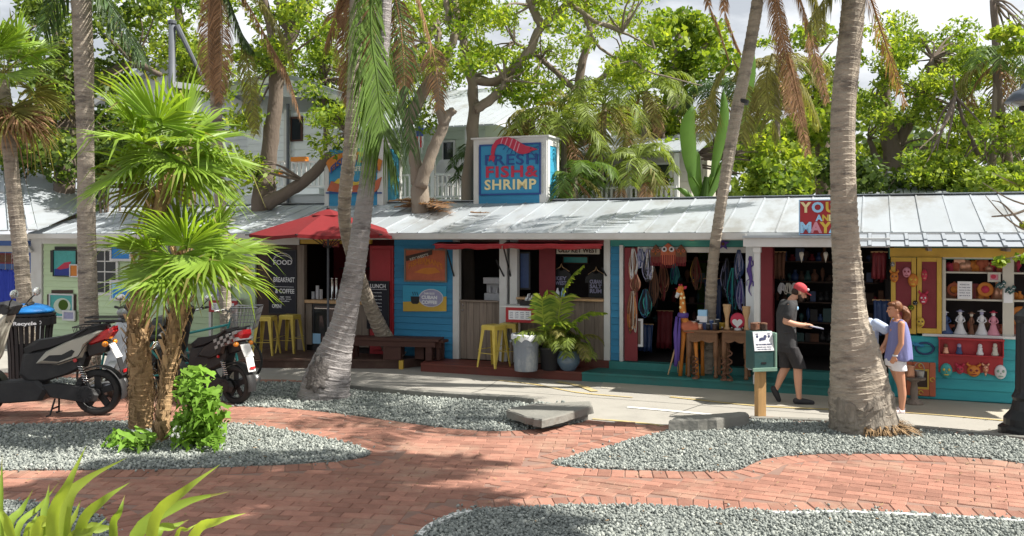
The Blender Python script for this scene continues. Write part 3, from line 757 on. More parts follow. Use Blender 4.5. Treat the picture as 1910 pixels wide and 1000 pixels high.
sz=kz(1780,625)
planks(PORCH,U(1668,KN),U(1900,KN),.02,sz-.03,KN,M['teal_siding'],.152)
planks(PORCH,U(1900.5,KN),U(2150,KN),.02,sz-.03,KN,M['teal_siding'],.152)
part('wall_base',M['teal_siding'],PORCH,lambda q:fb(q,U(1658,KN),U(2150,KN),-.05,KN-.021,0,sz-.031))
part('window_sill',M['white_paint'],PORCH,lambda q:fb(q,U(1720,KN),U(2150,KN),KN-.35,KN+.06,sz-.028,sz+.012),.005)
part('display_back',M['dark_room'],PORCH,lambda q:fb(q,U(1660,KN),U(2150,KN),-.12,-.08,.3,2.41))
part('display_side',M['dark_room'],PORCH,lambda q:fb(q,U(1660,KN),U(1668,KN),-.1,KN-.03,sz,2.41))
for py in(509,560):part('display_shelf',M['house_beige'],PORCH,lambda q:fb(q,U(1758,KN),U(2150,KN),.0,KN-.02,kz(1820,py)-.012,kz(1820,py)+.012))
part('mullion',M['house_beige'],PORCH,lambda q:fb(q,U(1870,KN),U(1891,KN),KN-.02,KN+.02,sz+.013,kz(1880,484)))
part('mullion',M['house_beige'],PORCH,lambda q:fb(q,U(1757.5,KN),U(1764,KN),KN-.05,KN+.018,sz+.013,kz(1760,484)))
# folding shutters
sh=(1661,1709.5,1757)
for k in(0,1):
 x0,x1=sh[k]+.8,sh[k+1]-.8;n=KN+.03
 u0,u1,z0,z1=fr(x0,480,x1,622,n)
 S=MB();w=.065
 fb(S,u0,u0+w,n,n+.035,z0,z1);fb(S,u1-w,u1,n,n+.035,z0,z1);fb(S,u0+w,u1-w,n,n+.034,z0,z0+w*1.2);fb(S,u0+w,u1-w,n,n+.034,z1-w,z1)
 s_=S.build('shutter',M['yellow_frame'],PORCH,bevel=.004)
 part('shutter_board',M['maroon'],s_,lambda q:fb(q,u0+w+.002,u1-w-.002,n,n+.012,z0+w*1.2+.002,z1-w-.002))
 for j in range(14):
  za=z0+w*1.4+(z1-z0-2.6*w)*j/14
  part('louvre_slat',M['maroon'],s_,lambda q:fb(q,u0+w+.01,u1-w-.01,n+.013,n+.021,za,za+.03))
# --- red fold-up awnings over the two bays
def red_awning(name,label,x0,x1,y,nd,nlab):
 t=fthing(name,label,'awning',(U(x0)+U(x1))/2,0,2.3,'red fold-out awnings under the eave')
 n1=nd;z1=fz((x0+x1)/2,y,n1);q=MB();k=22
 u0,u1=U(x0,n1),U(x1,n1);ub0,ub1=U(x0+8),U(x1-2);zt=2.34;vs=[];r=random.Random(4)
 for i in range(k+1):
  s=i/k;sag=.012*math.sin(s*PI*5)+r.uniform(-.006,.006)
  vs+=[(ub0+(ub1-ub0)*s,-.06,zt),(ub0+(ub1-ub0)*s,-.5*n1,(zt+z1)/2-.02+sag),(u0+(u1-u0)*s,-n1,z1+.03+sag),(u0+(u1-u0)*s,-n1-.012,z1-.055+sag*1.4)]
 fs=[(i*4+j,(i+1)*4+j,(i+1)*4+j+1,i*4+j+1)for i in range(k)for j in range(3)]
 q.add(vs,fs);o=q.build('awning_cloth',M['awning_red'],t,smooth=True)
 sm=o.modifiers.new('thick','SOLIDIFY');sm.thickness=.008
 part('front_bar',M['red_paint'],t,lambda b:b.tube([(u0-.02,-n1-.004,z1+.022),(u1+.02,-n1-.004,z1+.022)],.014,8))
 for(xt,yt,xb,yb)in nlab:
  part('strut',M['black'],t,lambda b:b.tube([(U(xt,n1*.5),-n1*.5,fz(xt,yt,n1*.5)),(U(xb),-.055,fz(xb,yb))],.016,6))
 return t
red_awning('awning','left red awning over the plank half door',812,936,459,.62,[(834,468,849,515),(925,485,942,515)])
red_awning('awning','right red awning over the bay with the menu shelf',938,1122,459,.62,[(940,465,955,516),(1123,500,1132,514)])
# eave lamps
for px,lab in((1046,'lit round lamp under the eave above the right red awning'),(1290,'lit lamp on the teal board over the souvenir shop')):
 u,n,z=U(px,.3 if px<1100 else .12),(.3 if px<1100 else .12),fz(px,442.5,.2)
 t=fthing('eave_lamp',lab,'lamp',u,n,z,'lit lamps under the eave')
 part('bulb',M['lamp_glow'],t,lambda q:q.ell((u,-n-.02,z),(.06,.05,.045)),smooth=True)
 part('lamp_base',M['copper'],t,lambda q:q.lathe([(.10,-.012),(.10,0),(.07,.014),(.02,.02)],(u,-n+.05,z),16,ax='y',sq=(1,.6)),smooth=True)
 if px<1100:part('stem',M['black'],t,lambda q:q.tube([(u,-n,z+.04),(u,-n,2.398)],.012,6))
 else:part('stem',M['black'],t,lambda q:q.box(u-.03,u+.03,-n+.06,-.051,z-.02,z+.02))
# ================================================================== SIGN BOXES ON THE ROOF
def sign_box(name,label,x0,y0,x1,y1,n,depth,xr):
 u0,u1,z0,z1=fr(x0,y0,x1,y1,n);z0=2.95
 t=fthing(name,label,'roof sign',(u0+u1)/2,n,z0,'boxed signs on the shop roof')
 fw=.15
 f=MB();f.box(u0+.02,u1-.02,-n+.03,-n+depth-.03,z0,z1-.03);f.build('box_body',M['sky_siding'],t)
 f=MB();fb(f,u0,u0+fw*.75,n-.03,n+.02,z0,z1-.001);fb(f,u1-fw,u1,n-.03,n+.02,z0,z1-.001);fb(f,u0+fw*.75,u1-fw,n-.03,n+.019,z1-fw,z1-.001)
 f.box(u1-.03,u1+.018,-n+.031,-n+.14,z0,z1-.001);f.box(u1-.03,u1+.018,-n+depth-.14,-n+depth-.01,z0,z1-.001);f.box(u1-.03,u1+.016,-n+.14,-n+depth-.14,z1-.16,z1-.001)
 f.build('frame',M['white_paint'],t)
 f=MB();f.box(u0-.05,u1+.06,-n-.05,-n+depth+.05,z1,z1+.035);f.build('cap',M['white_paint'],t)
 k=12;hh=(z1-fw-z0)/k
 for i in range(k):part('plank',M['sign_blue'],t,lambda q:fb(q,u0+fw*.75+.002,u1-fw-.002,n-.02,n+(.004 if i%2 else .007),z0+i*hh+.003,z0+(i+1)*hh))
 for i in range(10):
  h2=(z1-.16-z0)/10
  part('plank',M['sky_siding'],t,lambda q:q.box(u1-.03,u1+(.004 if i%2 else .008),-n+.142,-n+depth-.142,z0+i*h2+.003,z0+(i+1)*h2))
 return t,u0,u1,z0,z1
SGN=-1.72
t,u0,u1,z0,z1=sign_box('roof_sign','blue boxed sign with a red shrimp and FRESH FISH & SHRIMP lettering',884,258,1020,384,SGN,.72,1048)
fz_=lambda px,py:fz(px,py,SGN)
a0,a1,b0,b1=fr(898,271,1007,361,SGN)
def panel(q):
 fb(q,a0,a1,SGN+.008,SGN+.028,b0,b1)
part('sign_panel',M['sign_blue'],t,panel)
def frm(q):
 e=.03
 fb(q,a0-e,a0,SGN+.008,SGN+.05,b0-e,b1+e);fb(q,a1,a1+e,SGN+.008,SGN+.05,b0-e,b1+e);fb(q,a0,a1,SGN+.008,SGN+.049,b0-e,b0);fb(q,a0,a1,SGN+.008,SGN+.049,b1,b1+e)
part('panel_frame',M['letter_navy'],t,frm)
def letters(name,s,x0,x1,ytop,ybot,n,m,parent,bold=.03,**k):
 q=MB();ua_,ub_,za_,zb_=fr(x0,ytop,x1,ybot,n)
 put_text(q,s,(ua_+ub_)/2,za_,n,ub_-ua_,zb_-za_,ext=.008,bold=bold,**k);return q.build(name,M[m],parent)
letters('lettering','FRESH',905,1003,288,307,SGN+.03,'letter_navy',t,.008,space=1.1)
letters('lettering','FISH&',905,1002,310,330,SGN+.03,'letter_red',t,.025,space=1.12)
letters('lettering','SHRIMP',904,1000,335,353,SGN+.03,'letter_cream',t,.022,space=1.12)
# shrimp relief
def shrimp(q):
 # outline in photo pixels
 body=[(936,257),(948,256),(960,260),(970,266),(980,272),(986,277),(983,284),(974,288),(966,286),(956,279),(946,272),(936,268),(928,271),(924,279),(922,290),(919,293),(916,286),(918,274),(925,263)]
 head=[(980,272),(992,275),(1004,279),(992,282),(986,286),(976,288),(974,281)]
 for pl,e in((body,0),(head,.005)):q.prism([(U(x,SGN+.04),fz_(x,y))for x,y in pl],lambda x,y,s:(x,-(SGN+(.032 if s==0 else .06+e)),y))
 tail=[(918,288),(924,292),(921,303),(916,298),(912,302),(913,292)]
 q.prism([(U(x,SGN+.04),fz_(x,y))for x,y in tail],lambda x,y,s:(x,-(SGN+(.032 if s==0 else .055)),y))
part('shrimp',M['letter_red'],t,shrimp)
def bands(q):
 for(x,y,x2,y2)in((938,257,934,269),(947,257,942,271),(956,259,950,276),(964,263,958,281),(969,268,964,284)):
  q.bar((U(x,SGN+.06),-(SGN+.061),fz_(x,y)),(U(x2,SGN+.06),-(SGN+.061),fz_(x2,y2)),.022,.006,up=(0,1,0))
part('shrimp_bands',M['pink_letter'],t,bands)
def legs(q):
 for(x,y,x2,y2)in((944,272,938,280),(950,276,945,285),(956,280,952,288),(962,284,960,291),(984,286,1006,290),(990,283,1003,300),(990,277,1006,273)):
  q.bar((U(x,SGN+.05),-(SGN+.05),fz_(x,y)),(U(x2,SGN+.05),-(SGN+.05),fz_(x2,y2)),.012,.008,up=(0,1,0))
part('shrimp_eye',M['black'],t,lambda q:q.ell((U(990,SGN+.06),-(SGN+.067),fz_(990,277)),(.014,.008,.014),nu=8,nv=5))
part('shrimp_legs',M['letter_navy'],t,legs)
part('conduit',M['chrome'],t,lambda q:q.tube([(U(1012,SGN+.06),-(SGN+.06),fz_(1012,362)),(U(1012,SGN+.06),-(SGN+.06),fz_(1012,268))],.012,6))
SG2=-1.72
t,u0,u1,z0,z1=sign_box('roof_sign','blue boxed sign with orange FISHERMAN ribbon and red boat behind two palm trunks',606,264,716,382,SG2,.8,745)
f2=lambda px,py:(U(px,SG2+.03),fz(px,py,SG2+.03))
def ribbon(q):
 top=[(608,302),(625,289),(645,284),(662,282),(680,285),(700,292),(714,300)]
 bot=[(616,322),(630,309),(647,303),(662,301),(678,304),(698,312),(709,320)]
 vs=[]
 for(a,b)in zip(top,bot):
  for nn in(SG2+.01,SG2+.05):
   x,z=f2(*a);vs.append((x,-nn,z));x,z=f2(*b);vs.append((x,-nn,z))
 fs=[]
 for i in range(len(top)-1):
  o_=i*4;fs+=[(o_+2,o_+3,o_+7,o_+6),(o_,o_+4,o_+5,o_+1),(o_,o_+2,o_+6,o_+4),(o_+1,o_+5,o_+7,o_+3)]
 q.add(vs,fs)
part('ribbon',M['orange'],t,ribbon)
q=MB();c0=f2(661,301);wr=(f2(705,301)[0]-f2(618,301)[0])
put_text(q,'FISHERMAN',c0[0],c0[1],SG2+.052,wr,.15,ext=.006,bold=.02,f=lambda x,y:(x,y-.30*(x/(wr/2))**2*.9))
q.build('lettering',M['letter_navy'],t)
letters('lettering','CAFE',649,675,311,319,SG2+.02,'white_item',t,.03)
part('boat',M['terracotta'],t,lambda q:q.prism([f2(x,y)for x,y in((610,356),(618,338),(640,343),(670,345),(696,340),(712,330),(706,352),(700,358),(640,360))],lambda x,y,s:(x,-(SG2+(.01,.04)[s]),y)))
part('boat_cabin',M['yellow'],t,lambda q:q.prism([f2(x,y)for x,y in((624,341),(632,333),(650,336),(665,340),(680,336),(688,342),(660,346),(640,345))],lambda x,y,s:(x,-(SG2+(.042,.06)[s]),y)))
part('boat_line',M['letter_navy'],t,lambda q:q.bar((*f2(608,361)[:1],-(SG2+.03),f2(608,360)[1]),(f2(712,361)[0],-(SG2+.03),f2(712,360)[1]),.03,.03,up=(0,1,0)))
# YOU AND MAYA sign
YN=.75
u0,u1,z0,z1=fr(1492,374,1572,437,YN)
t=fthing('shop_sign','red painted sign reading YOU AND MAYA in colourful letters above the porch','sign',(u0+u1)/2,YN,z0)
part('sign_board',M['red_paint'],t,lambda q:fb(q,u0,u1,YN-.04,YN,z0,z1))
part('sign_border',M['sky_letter'],t,lambda q:[fb(q,u0-.015,u0,YN-.04,YN+.006,z0-.015,z1+.015),fb(q,u1,u1+.015,YN-.04,YN+.006,z0-.015,z1+.015),fb(q,u0,u1,YN-.04,YN+.006,z1,z1+.015),fb(q,u0,u1,YN-.04,YN+.006,z0-.015,z0)])
part('bracket',M['white_paint'],t,lambda q:[fb(q,u0+.1,u0+.14,YN-.15,YN-.041,2.44,z1-.1),fb(q,u1-.14,u1-.1,YN-.15,YN-.041,2.44,z1-.1)])
yh=(z1-z0)
for s,xs,zz,h in(('YOU',[(.14,'letter_cream'),(.42,'sky_letter'),(.72,'yellow')],.66,.28),('AND',[(.45,'sky_letter'),(.60,'yellow'),(.75,'letter_cream')],.40,.17),('MAYA',[(.14,'sky_letter'),(.38,'pink_letter'),(.60,'yellow'),(.82,'sky_letter')],.05,.30)):
 for ch,(fx,mk)in zip(s,xs):
  q=MB();put_text(q,ch,u0+(u1-u0)*fx,z0+yh*zz,YN+.002,None,yh*h,ext=.005,bold=.045);q.build('letter',M[mk],t)
CNAME=dict(navy_item='navy',maroon='maroon',brown_wall='dark brown',black='black',rust='rusty brown',box_green='dark green',bench_wood='brown',brown_deck='umber',terracotta='terracotta',orange='orange',letter_red='red',copper='copper')
ORD=['first','second','third','fourth','fifth','sixth','seventh','eighth','ninth','tenth','eleventh','twelfth','thirteenth','fourteenth','fifteenth','sixteenth','seventeenth','eighteenth','nineteenth','twentieth']
# ================================================================== THINGS ON AND BEFORE THE FACADE
def flat(name,label,cat,x0,y0,x1,y1,n,mtl,th=.015,group=None,lean=0):
 u0,u1,z0,z1=fr(x0,y0,x1,y1,n);t=fthing(name,label,cat,(u0+u1)/2,n,z0,group)
 return t,u0,u1,z0,z1
def framed(name,label,cat,x0,y0,x1,y1,n,fm,pic,fw=.035,group=None):
 t,u0,u1,z0,z1=flat(name,label,cat,x0,y0,x1,y1,n,None,group=group)
 part('frame',M[fm],t,lambda q:[fb(q,u0,u0+fw,n,n+.03,z0,z1),fb(q,u1-fw,u1,n,n+.03,z0,z1),fb(q,u0+fw,u1-fw,n,n+.029,z0,z0+fw),fb(q,u0+fw,u1-fw,n,n+.029,z1-fw,z1)])
 part('canvas',M[pic],t,lambda q:fb(q,u0+fw,u1-fw,n,n+.012,z0+fw,z1-fw))
 return t,u0,u1,z0,z1
def shape(name,mtl,t,pts,n,th=.004):
 return part(name,M[mtl],t,lambda q:q.prism([(U(x,n),fz(x,y,n))for x,y in pts],lambda x,y,s:(x,-(n+(0 if s==0 else th)),y)))
def arc(cx,cy,rx,ry,k=18):return[(cx+rx*math.cos(2*PI*i/k),cy+ry*math.sin(2*PI*i/k))for i in range(k)]
# paintings on the green wall
PG='paintings on the green gallery wall'
t,*_=framed('painting','red sail over blue water, painting with black panels on the green wall','painting',100,466,144,516,.05,'black','teal_item',.02,PG)
shape('backing_panel','black',t,[(94,467),(99,467),(99,508),(94,508)],.03);shape('backing_panel','black',t,[(102,460),(142,460),(142,465.5),(102,465.5)],.03)
shape('painted_sail','letter_red',t,[(106,501),(120,490),(133,488),(128,500),(112,503)],.0625);shape('painted_water','flag_blue',t,[(101.5,502),(142,497),(142,514),(101.5,514)],.0622)
t,*_=framed('painting','small orange painting in a white frame beside the red sail painting','painting',131,493,147,517,.085,'white_item','orange',.025,PG)
t,*_=framed('painting','green wave painting in a white mat, lower left of the green wall','painting',93,548,138,592,.05,'white_item','teal_item',.03,PG)
shape('backing_panel','brown_wall',t,[(88,549),(92.5,549),(92.5,586),(88,586)],.03);shape('backing_panel','brown_wall',t,[(138.5,549),(142,549),(142,600),(138.5,600)],.03);shape('backing_panel','brown_wall',t,[(96,541),(136,541),(136,547),(96,547)],.03)
shape('painted_wave','house_green',t,arc(116,571,16,15),.0625);shape('painted_swirl','leaf_bright',t,arc(118,569,9,10),.067)
t,*_=framed('painting','small grey photograph in a white mat beside the green wave painting','painting',118,579,141,598,.085,'white_item','lilac_item',.04,PG)
t,*_=framed('painting','blue sea painting in a white frame right of the gallery window, upper','painting',206,456,246,487,.10,'white_item','bin_blue',.05,PG)
shape('painted_wave','sky_letter',t,arc(232,470,8,4),.113)
t,*_=framed('painting','pale blue beach painting in a white frame right of the gallery window, lower','painting',206,523,247,561,.10,'white_item','sky_letter',.05,PG)
shape('painted_sea','bin_blue',t,[(211,540),(242,538),(242,556),(211,556)],.113)
t,*_=framed('painting','dim blue painting near the coffee counter behind the fan palm','painting',388,470,424,520,.05,'white_item','sky_siding',.04,PG)
t,*_=framed('painting','grey and white painting low near the coffee counter','painting',392,528,430,556,.05,'white_item','lilac_item',.04,PG)
# chalk menu panel on brown wall
def chalkboard(name,label,x0,y0,x1,y1,n,lines,logo=None):
 t,u0,u1,z0,z1=flat(name,label,'chalkboard',x0,y0,x1,y1,n,None)
 part('board',M['chalk'],t,lambda q:fb(q,u0,u1,n,n+.02,z0,z1),.003)
 part('frame',M['black'],t,lambda q:[fb(q,u0-.02,u0,n,n+.03,z0-.02,z1+.02),fb(q,u1,u1+.02,n,n+.03,z0-.02,z1+.02),fb(q,u0,u1,n,n+.029,z1,z1+.02),fb(q,u0,u1,n,n+.029,z0-.02,z0)])
 H,Wd=z1-z0,u1-u0
 for s,fx,fy,fw,fh in lines:
  q=MB();put_text(q,s,u0+Wd*fx,z0+H*fy,n+.021,Wd*fw if fw else None,H*fh,ext=.001,bold=.015)
  q.build('chalk_lettering',M['paper'],t)
 return t,u0,u1,z0,z1
t,u0,u1,z0,z1=chalkboard('chalkboard','tall black chalkboard with a round logo and COFFEE lettering on the brown wall',504,468,553,584,.012,
 [('FOOD',.5,.78,.7,.07),('BREAKFAST',.55,.50,.8,.075),('& COFFEE',.58,.32,.72,.07),('eggs  toast',.6,.255,.4,.02),('bagels  wraps',.6,.22,.45,.02),('muffins',.6,.185,.3,.02),('OPEN?',.28,.08,.36,.06)])
def ring(q):
 c=[(u0+(u1-u0)*(.5+.36*math.cos(a)),-.036,z0+(z1-z0)*.83+.17*math.sin(a))for a in[PI*i/16 for i in range(17)]]
 q.tube(c,.006,4);q.tube([(x,y,z0+(z1-z0)*.83+(z-z0-(z1-z0)*.83)*.7)for x,y,z in c],.005,4)
part('chalk_logo',M['paper'],t,ring)
part('chalk_rule',M['paper'],t,lambda q:fb(q,u0+.05,u1-.05,.033,.035,z0+(z1-z0)*.42,z0+(z1-z0)*.425))
t,u0,u1,z0,z1=chalkboard('chalkboard','dark LUNCH chalkboard with menu lines leaning on the red shutter',687,526,725,612,.07,
 [('LUNCH',.5,.87,.75,.085)]+[(s,.12+.29,.76-.075*k,.55,.022)for k,s in enumerate(('fish sandwich','cuban mix','shrimp roll','conch fritters','black beans','fish tacos','chicken wrap','key lime pie','daily soup'))])
part('chalk_rule',M['paper'],t,lambda q:fb(q,u0+.03,u1-.03,.091,.093,z0+(z1-z0)*.835,z0+(z1-z0)*.842))
# counter sign
t,u0,u1,z0,z1=flat('counter_sign','small red COFFEE sign over the coffee counter','sign',604,450,633,461,.03,None)
part('sign_board',M['maroon'],t,lambda q:fb(q,u0,u1,.03,.05,z0,z1))
q=MB();put_text(q,'COFFEE',(u0+u1)/2,z0+.03,.051,(u1-u0)*.85,(z1-z0)*.55,ext=.002,bold=.03);q.build('lettering',M['orange'],t)
# posters on blue siding
t,u0,u1,z0,z1=framed('wall_sign','brown FISHERMAN CAFE sign with arched lettering on the blue siding','sign',755,464,834,526,.03,'weathered','terracotta',.03)
q=MB();put_text(q,"FISHERMAN'S",(u0+u1)/2,z0+(z1-z0)*.56,.044,(u1-u0)*.8,.10,ext=.003,bold=.02,f=lambda x,y:(x,y-x*x*.9));put_text(q,'CAFE',(u0+u1)/2+.02,z0+(z1-z0)*.50,.044,.09,.035,ext=.003,bold=.03);q.build('lettering',M['orange'],t)
shape('banner','brown_wall',t,[(757,478),(806,466),(806,475),(758,487)],.062)
q=MB();put_text(q,"KEY WEST'S",U(782,.07),fz(782,482,.07),.068,.40,.05,ext=.002,bold=.02,rot=.25);q.build('lettering',M['house_beige'],t)
shape('painted_boat','orange',t,[(772,508),(790,500),(812,499),(822,508),(800,512)],.044)
t,u0,u1,z0,z1=flat('poster','blue and mustard coffee poster with a steaming cup and oval logo on the blue siding','poster',752,533,833,581,.022,None)
part('sheet',M['sky_siding'],t,lambda q:fb(q,u0,u1,.022,.034,z0,z1))
shape('mustard_band','yellow_frame',t,[(752,563),(777,562),(812,555),(833,553),(833,580.8),(752,580.8)],.0345)
shape('cup','black',t,[(766,553),(783,553),(782,564),(779,567),(770,567),(767,564)],.04);
part('steam',M['black'],t,lambda q:[q.tube([(U(x+.8*math.sin(k*1.5),.045),-.04,fz(x,551-k*1.6,.045))for k in range(5)],.006,4)for x in(770,774,778)])
shape('oval','white_item',t,arc(804,556,23,17),.0395);shape('oval_inner','lilac_item',t,arc(804,556,21.5,15.5),.044)
q=MB();put_text(q,'DAMN GOOD',U(803),fz(803,549),.049,.22,.035,ext=.001,bold=.03);put_text(q,'CUBAN',U(803),fz(803,557.5),.049,.33,.06,ext=.001,bold=.05);put_text(q,'COFFEE',U(803),fz(803,566.5),.049,.33,.06,ext=.001,bold=.05);q.build('lettering',M['paper'],t)
# bay interior goods
t,u0,u1,z0,z1=flat('wall_sign','white OLD KEY WEST sign inside the window bay','sign',1038,461,1118,474,-.02,None)
part('sign_board',M['house_beige'],t,lambda q:fb(q,u0,u1,-.06,-.02,z0,z1))
q=MB();put_text(q,'OLD KEY WEST',(u0+u1)/2,z0+.03,-.019,(u1-u0)*.92,.075,ext=.002,bold=.04);q.build('lettering',M['brown_wall'],t)
def tshirt(label,x,ytop,mk,txt,n=-.35,wpx=36):
 u,z=U(x,n),fz(x,ytop,n);t=fthing('t_shirt',label,'t-shirt',u,n,z-.55,'t-shirts hanging in the bay')
 w=wpx/107/2
 pts=[(-.35*w,0),(-.16*w,-.04),(.16*w,-.04),(.35*w,0),(w*1.15,-.10),(w*1.25,-.22),(w*.85,-.22),(w*.82,-.55),(-w*.82,-.55),(-w*.85,-.22),(-w*1.25,-.22),(-w*1.15,-.10)]
 part('shirt',M[mk],t,lambda q:q.prism(pts,lambda a,b,s:(u+a,-(n+(-.03,.03)[s]),z+b)),.012)
 part('hanger',M['pale_wood'],t,lambda q:q.tube([(u-w*.9,-n,z-.06),(u-.02,-n,z+.02),(u,-n,z+.08),(u+.02,-n,z+.02),(u+w*.9,-n,z-.06)],.009,5))
 q=MB()
 for k,s in enumerate(txt):put_text(q,s,u,z-.22-.085*k,n+.031,.22,.065,ext=.001,bold=.04)
 q.build('print',M['lilac_item'],t)
tshirt('black t-shirt on a hanger in the left of the window bay',1047,500,'black',['KEY','WEST'])
tshirt('black t-shirt with a pale printed slogan hanging in the right of the window bay',1112,506,'black',['CUBAN','SALT','RUM'])
t,*_=framed('painting','blue-green picture on the back wall of the window bay','painting',1050,478,1098,492,-.7,'brown_wall','teal_item',.02)
t,*_=framed('poster','dark framed notice on the left of the window bay','poster',968.5,470,990,540,-.08,'black','navy_item',.03)
# espresso gear behind the half door and coffee things on the counter
def on_counter(name,label,cat,x,ybase,prof,mk,n=-.2,group=None,n_=14,extra=None):
 u,z=U(x,n),fz(x,ybase,n);z=max(z,0)
 t=fthing(name,label,cat,u,n,z,group);part('body',M[mk],t,lambda q:q.lathe(prof,(u,-n,z),n_),smooth=True)
 if extra:extra(t,u,n,z)
 return t
ct=fz(610,560)
for i,(x,h,mk,lab)in enumerate(((584,.16,'paper','short stack of white paper cups at the left of the coffee counter'),(592,.30,'paper','tall stack of white paper cups on the coffee counter'),(599,.22,'white_item','middle stack of paper cups on the coffee counter'),(620,.42,'chrome','tall steel dispenser tube on the coffee counter'),(628,.42,'chrome','second tall steel dispenser tube, nearest the leaning trunk'))):
 u=U(x,-.2);t=fthing('cup_stack' if i<3 else 'dispenser',lab,'cups' if i<3 else 'dispenser',u,-.2,ct)
 def cups(q):
  k=int(h/.025)
  for j in range(k):q.lathe([(.030,j*.025),(.037,j*.025+.022),(.040,j*.025+.0245)],(u,.2,ct),12)
 if i<3:part('cups',M[mk],t,cups)
 else:part('tube',M[mk],t,lambda q:q.lathe([(.05,0),(.05,.02),(.028,.04),(.028,h),(.034,h+.01),(.02,h+.02)],(u,.2,ct),14),smooth=True)
def machine(q):
 u,n,z=U(918,-.5),-.5,dz1
 fb(q,u-.17,u+.17,n-.25,n,z-.25,z+.10);fb(q,u-.17,u+.17,n-.25,n-.12,z+.1,z+.28);fb(q,u-.18,u+.18,n-.26,n+.02,z+.28,z+.40)
 q.lathe([(.03,0),(.03,.12)],(u-.07,-n+.06,z+.1),10);q.lathe([(.03,0),(.03,.12)],(u+.07,-n+.06,z+.1),10)
t=fthing('espresso_machine','pale espresso machine inside the plank half door','coffee machine',U(918,-.5),-.5,.281)
part('stand',M['dark_room'],t,lambda q:fb(q,U(918,-.5)-.25,U(918,-.5)+.25,-1.0,-.45,.281,dz1-.251));part('body',M['white_item'],t,machine,.01)
# drinks cooler under coffee counter
u0,u1,z0,z1=fr(583,567,640,655,.02);z0=.172
t=fthing('drinks_cooler','glass fronted drinks cooler under the coffee counter','cooler',(u0+u1)/2,0,z0)
part('cabinet',M['black'],t,lambda q:[fb(q,u0,u0+.04,-.4,.02,z0,z1),fb(q,u1-.04,u1,-.4,.02,z0,z1),fb(q,u0+.04,u1-.04,-.4,.02,z0,z0+.12),fb(q,u0+.04,u1-.04,-.4,.02,z1-.05,z1),fb(q,u0+.04,u1-.04,-.42,-.40,z0,z1)])
part('glass_door',M['glass_dark'],t,lambda q:fb(q,u0+.041,u1-.041,.0,.012,z0+.121,z1-.051))
part('handle',M['chrome'],t,lambda q:fb(q,u0+.05,u1-.05,.0125,.03,z1-.10,z1-.085))
part('sticker',M['sky_letter'],t,lambda q:fb(q,U(583.5,.02),U(598,.02),.021,.024,fz(590,641,.02),fz(590,622,.02)))
# ------------------------------------------------------------------ yellow stools
def make_stool(label):
 t=thing('bar_stool',label,'stool',(0,0,0),0,'yellow metal bar stools');H=.74
 def seat(q):
  a=.155
  q.add([(-a,-a,H-.02),(a,-a,H-.02),(a,a,H-.02),(-a,a,H-.02),(-a+.012,-a+.012,H),(a-.012,-a+.012,H),(a-.012,a-.012,H),(-a+.012,a-.012,H),(-.1,-.1,H-.006),(.1,-.1,H-.006),(.1,.1,H-.006),(-.1,.1,H-.006)],
              [(0,3,2,1),(0,1,5,4),(1,2,6,5),(2,3,7,6),(3,0,4,7),(4,5,9,8),(5,6,10,9),(6,7,11,10),(7,4,8,11),(8,9,10,11)])
  for s in(-1,1):q.box(-a+.002,a-.002,s*a-.004,s*a+.004,H-.085,H-.021);q.box(s*a-.004,s*a+.004,-a+.005,a-.005,H-.085,H-.021)
 part('seat',M['yellow_metal'],t,seat)
 for sx in(-1,1):
  for sy in(-1,1):
   def leg(q):
    for(dx,dy)in((1,0),(0,1)):
     top=Vector((sx*.15,sy*.15,H-.02));bot=Vector((sx*.215,sy*.215,0));wt,wb=.075,.032
     ix,iy=-sx*dx,-sy*dy
     vs=[]
     for p,w in((top,wt),(bot,wb)):
      e=Vector((ix*w,iy*w,0));o_=Vector((-sx*.006*dy,-sy*.006*dx,0))
      vs+=[p,p+e,p+e+o_,p+o_]
     q.add(vs,[(0,1,5,4),(1,2,6,5),(2,3,7,6),(3,0,4,7),(0,3,2,1),(4,5,6,7)])
   part('leg',M['yellow_metal'],t,leg)
 def br(q):
  z=.25;r=.15+.065*(1-z/H)
  for s in(-1,1):q.bar((-r,s*r,z),(r,s*r,z),.022,.008);q.bar((s*r,-r,z+.06),(s*r,r,z+.06),.022,.008)
 part('foot_rail',M['yellow_metal'],t,br)
 return t
stool=make_stool('yellow metal bar stool on the dark platform, left of the pair by the coffee counter')
def gat(px,py,z):return G(px,py,z)
spots=[(497,661,.17,.25,None),(541,657,.17,.1,'yellow metal bar stool on the dark platform, right of the pair by the coffee counter'),
         (921,684,.155,-.3,'yellow bar stool standing in front of the plank half door'),(951,679,.155,.1,'yellow bar stool partly hidden behind the grey bin under the menu shelf'),
         (1107,672,.155,-.1,'yellow bar stool behind the potted palms by the window bay'),(984,672,.155,.35,'yellow bar stool under the menu shelf behind the black pot')]
for i,(px,py,z,rz,lab)in enumerate(spots):
 p=gat(px,py,z)
 if i==0:stool.location=p;stool.rotation_euler.z=FTH+rz
 else:copy_tree(stool,p,FTH+rz,lab)
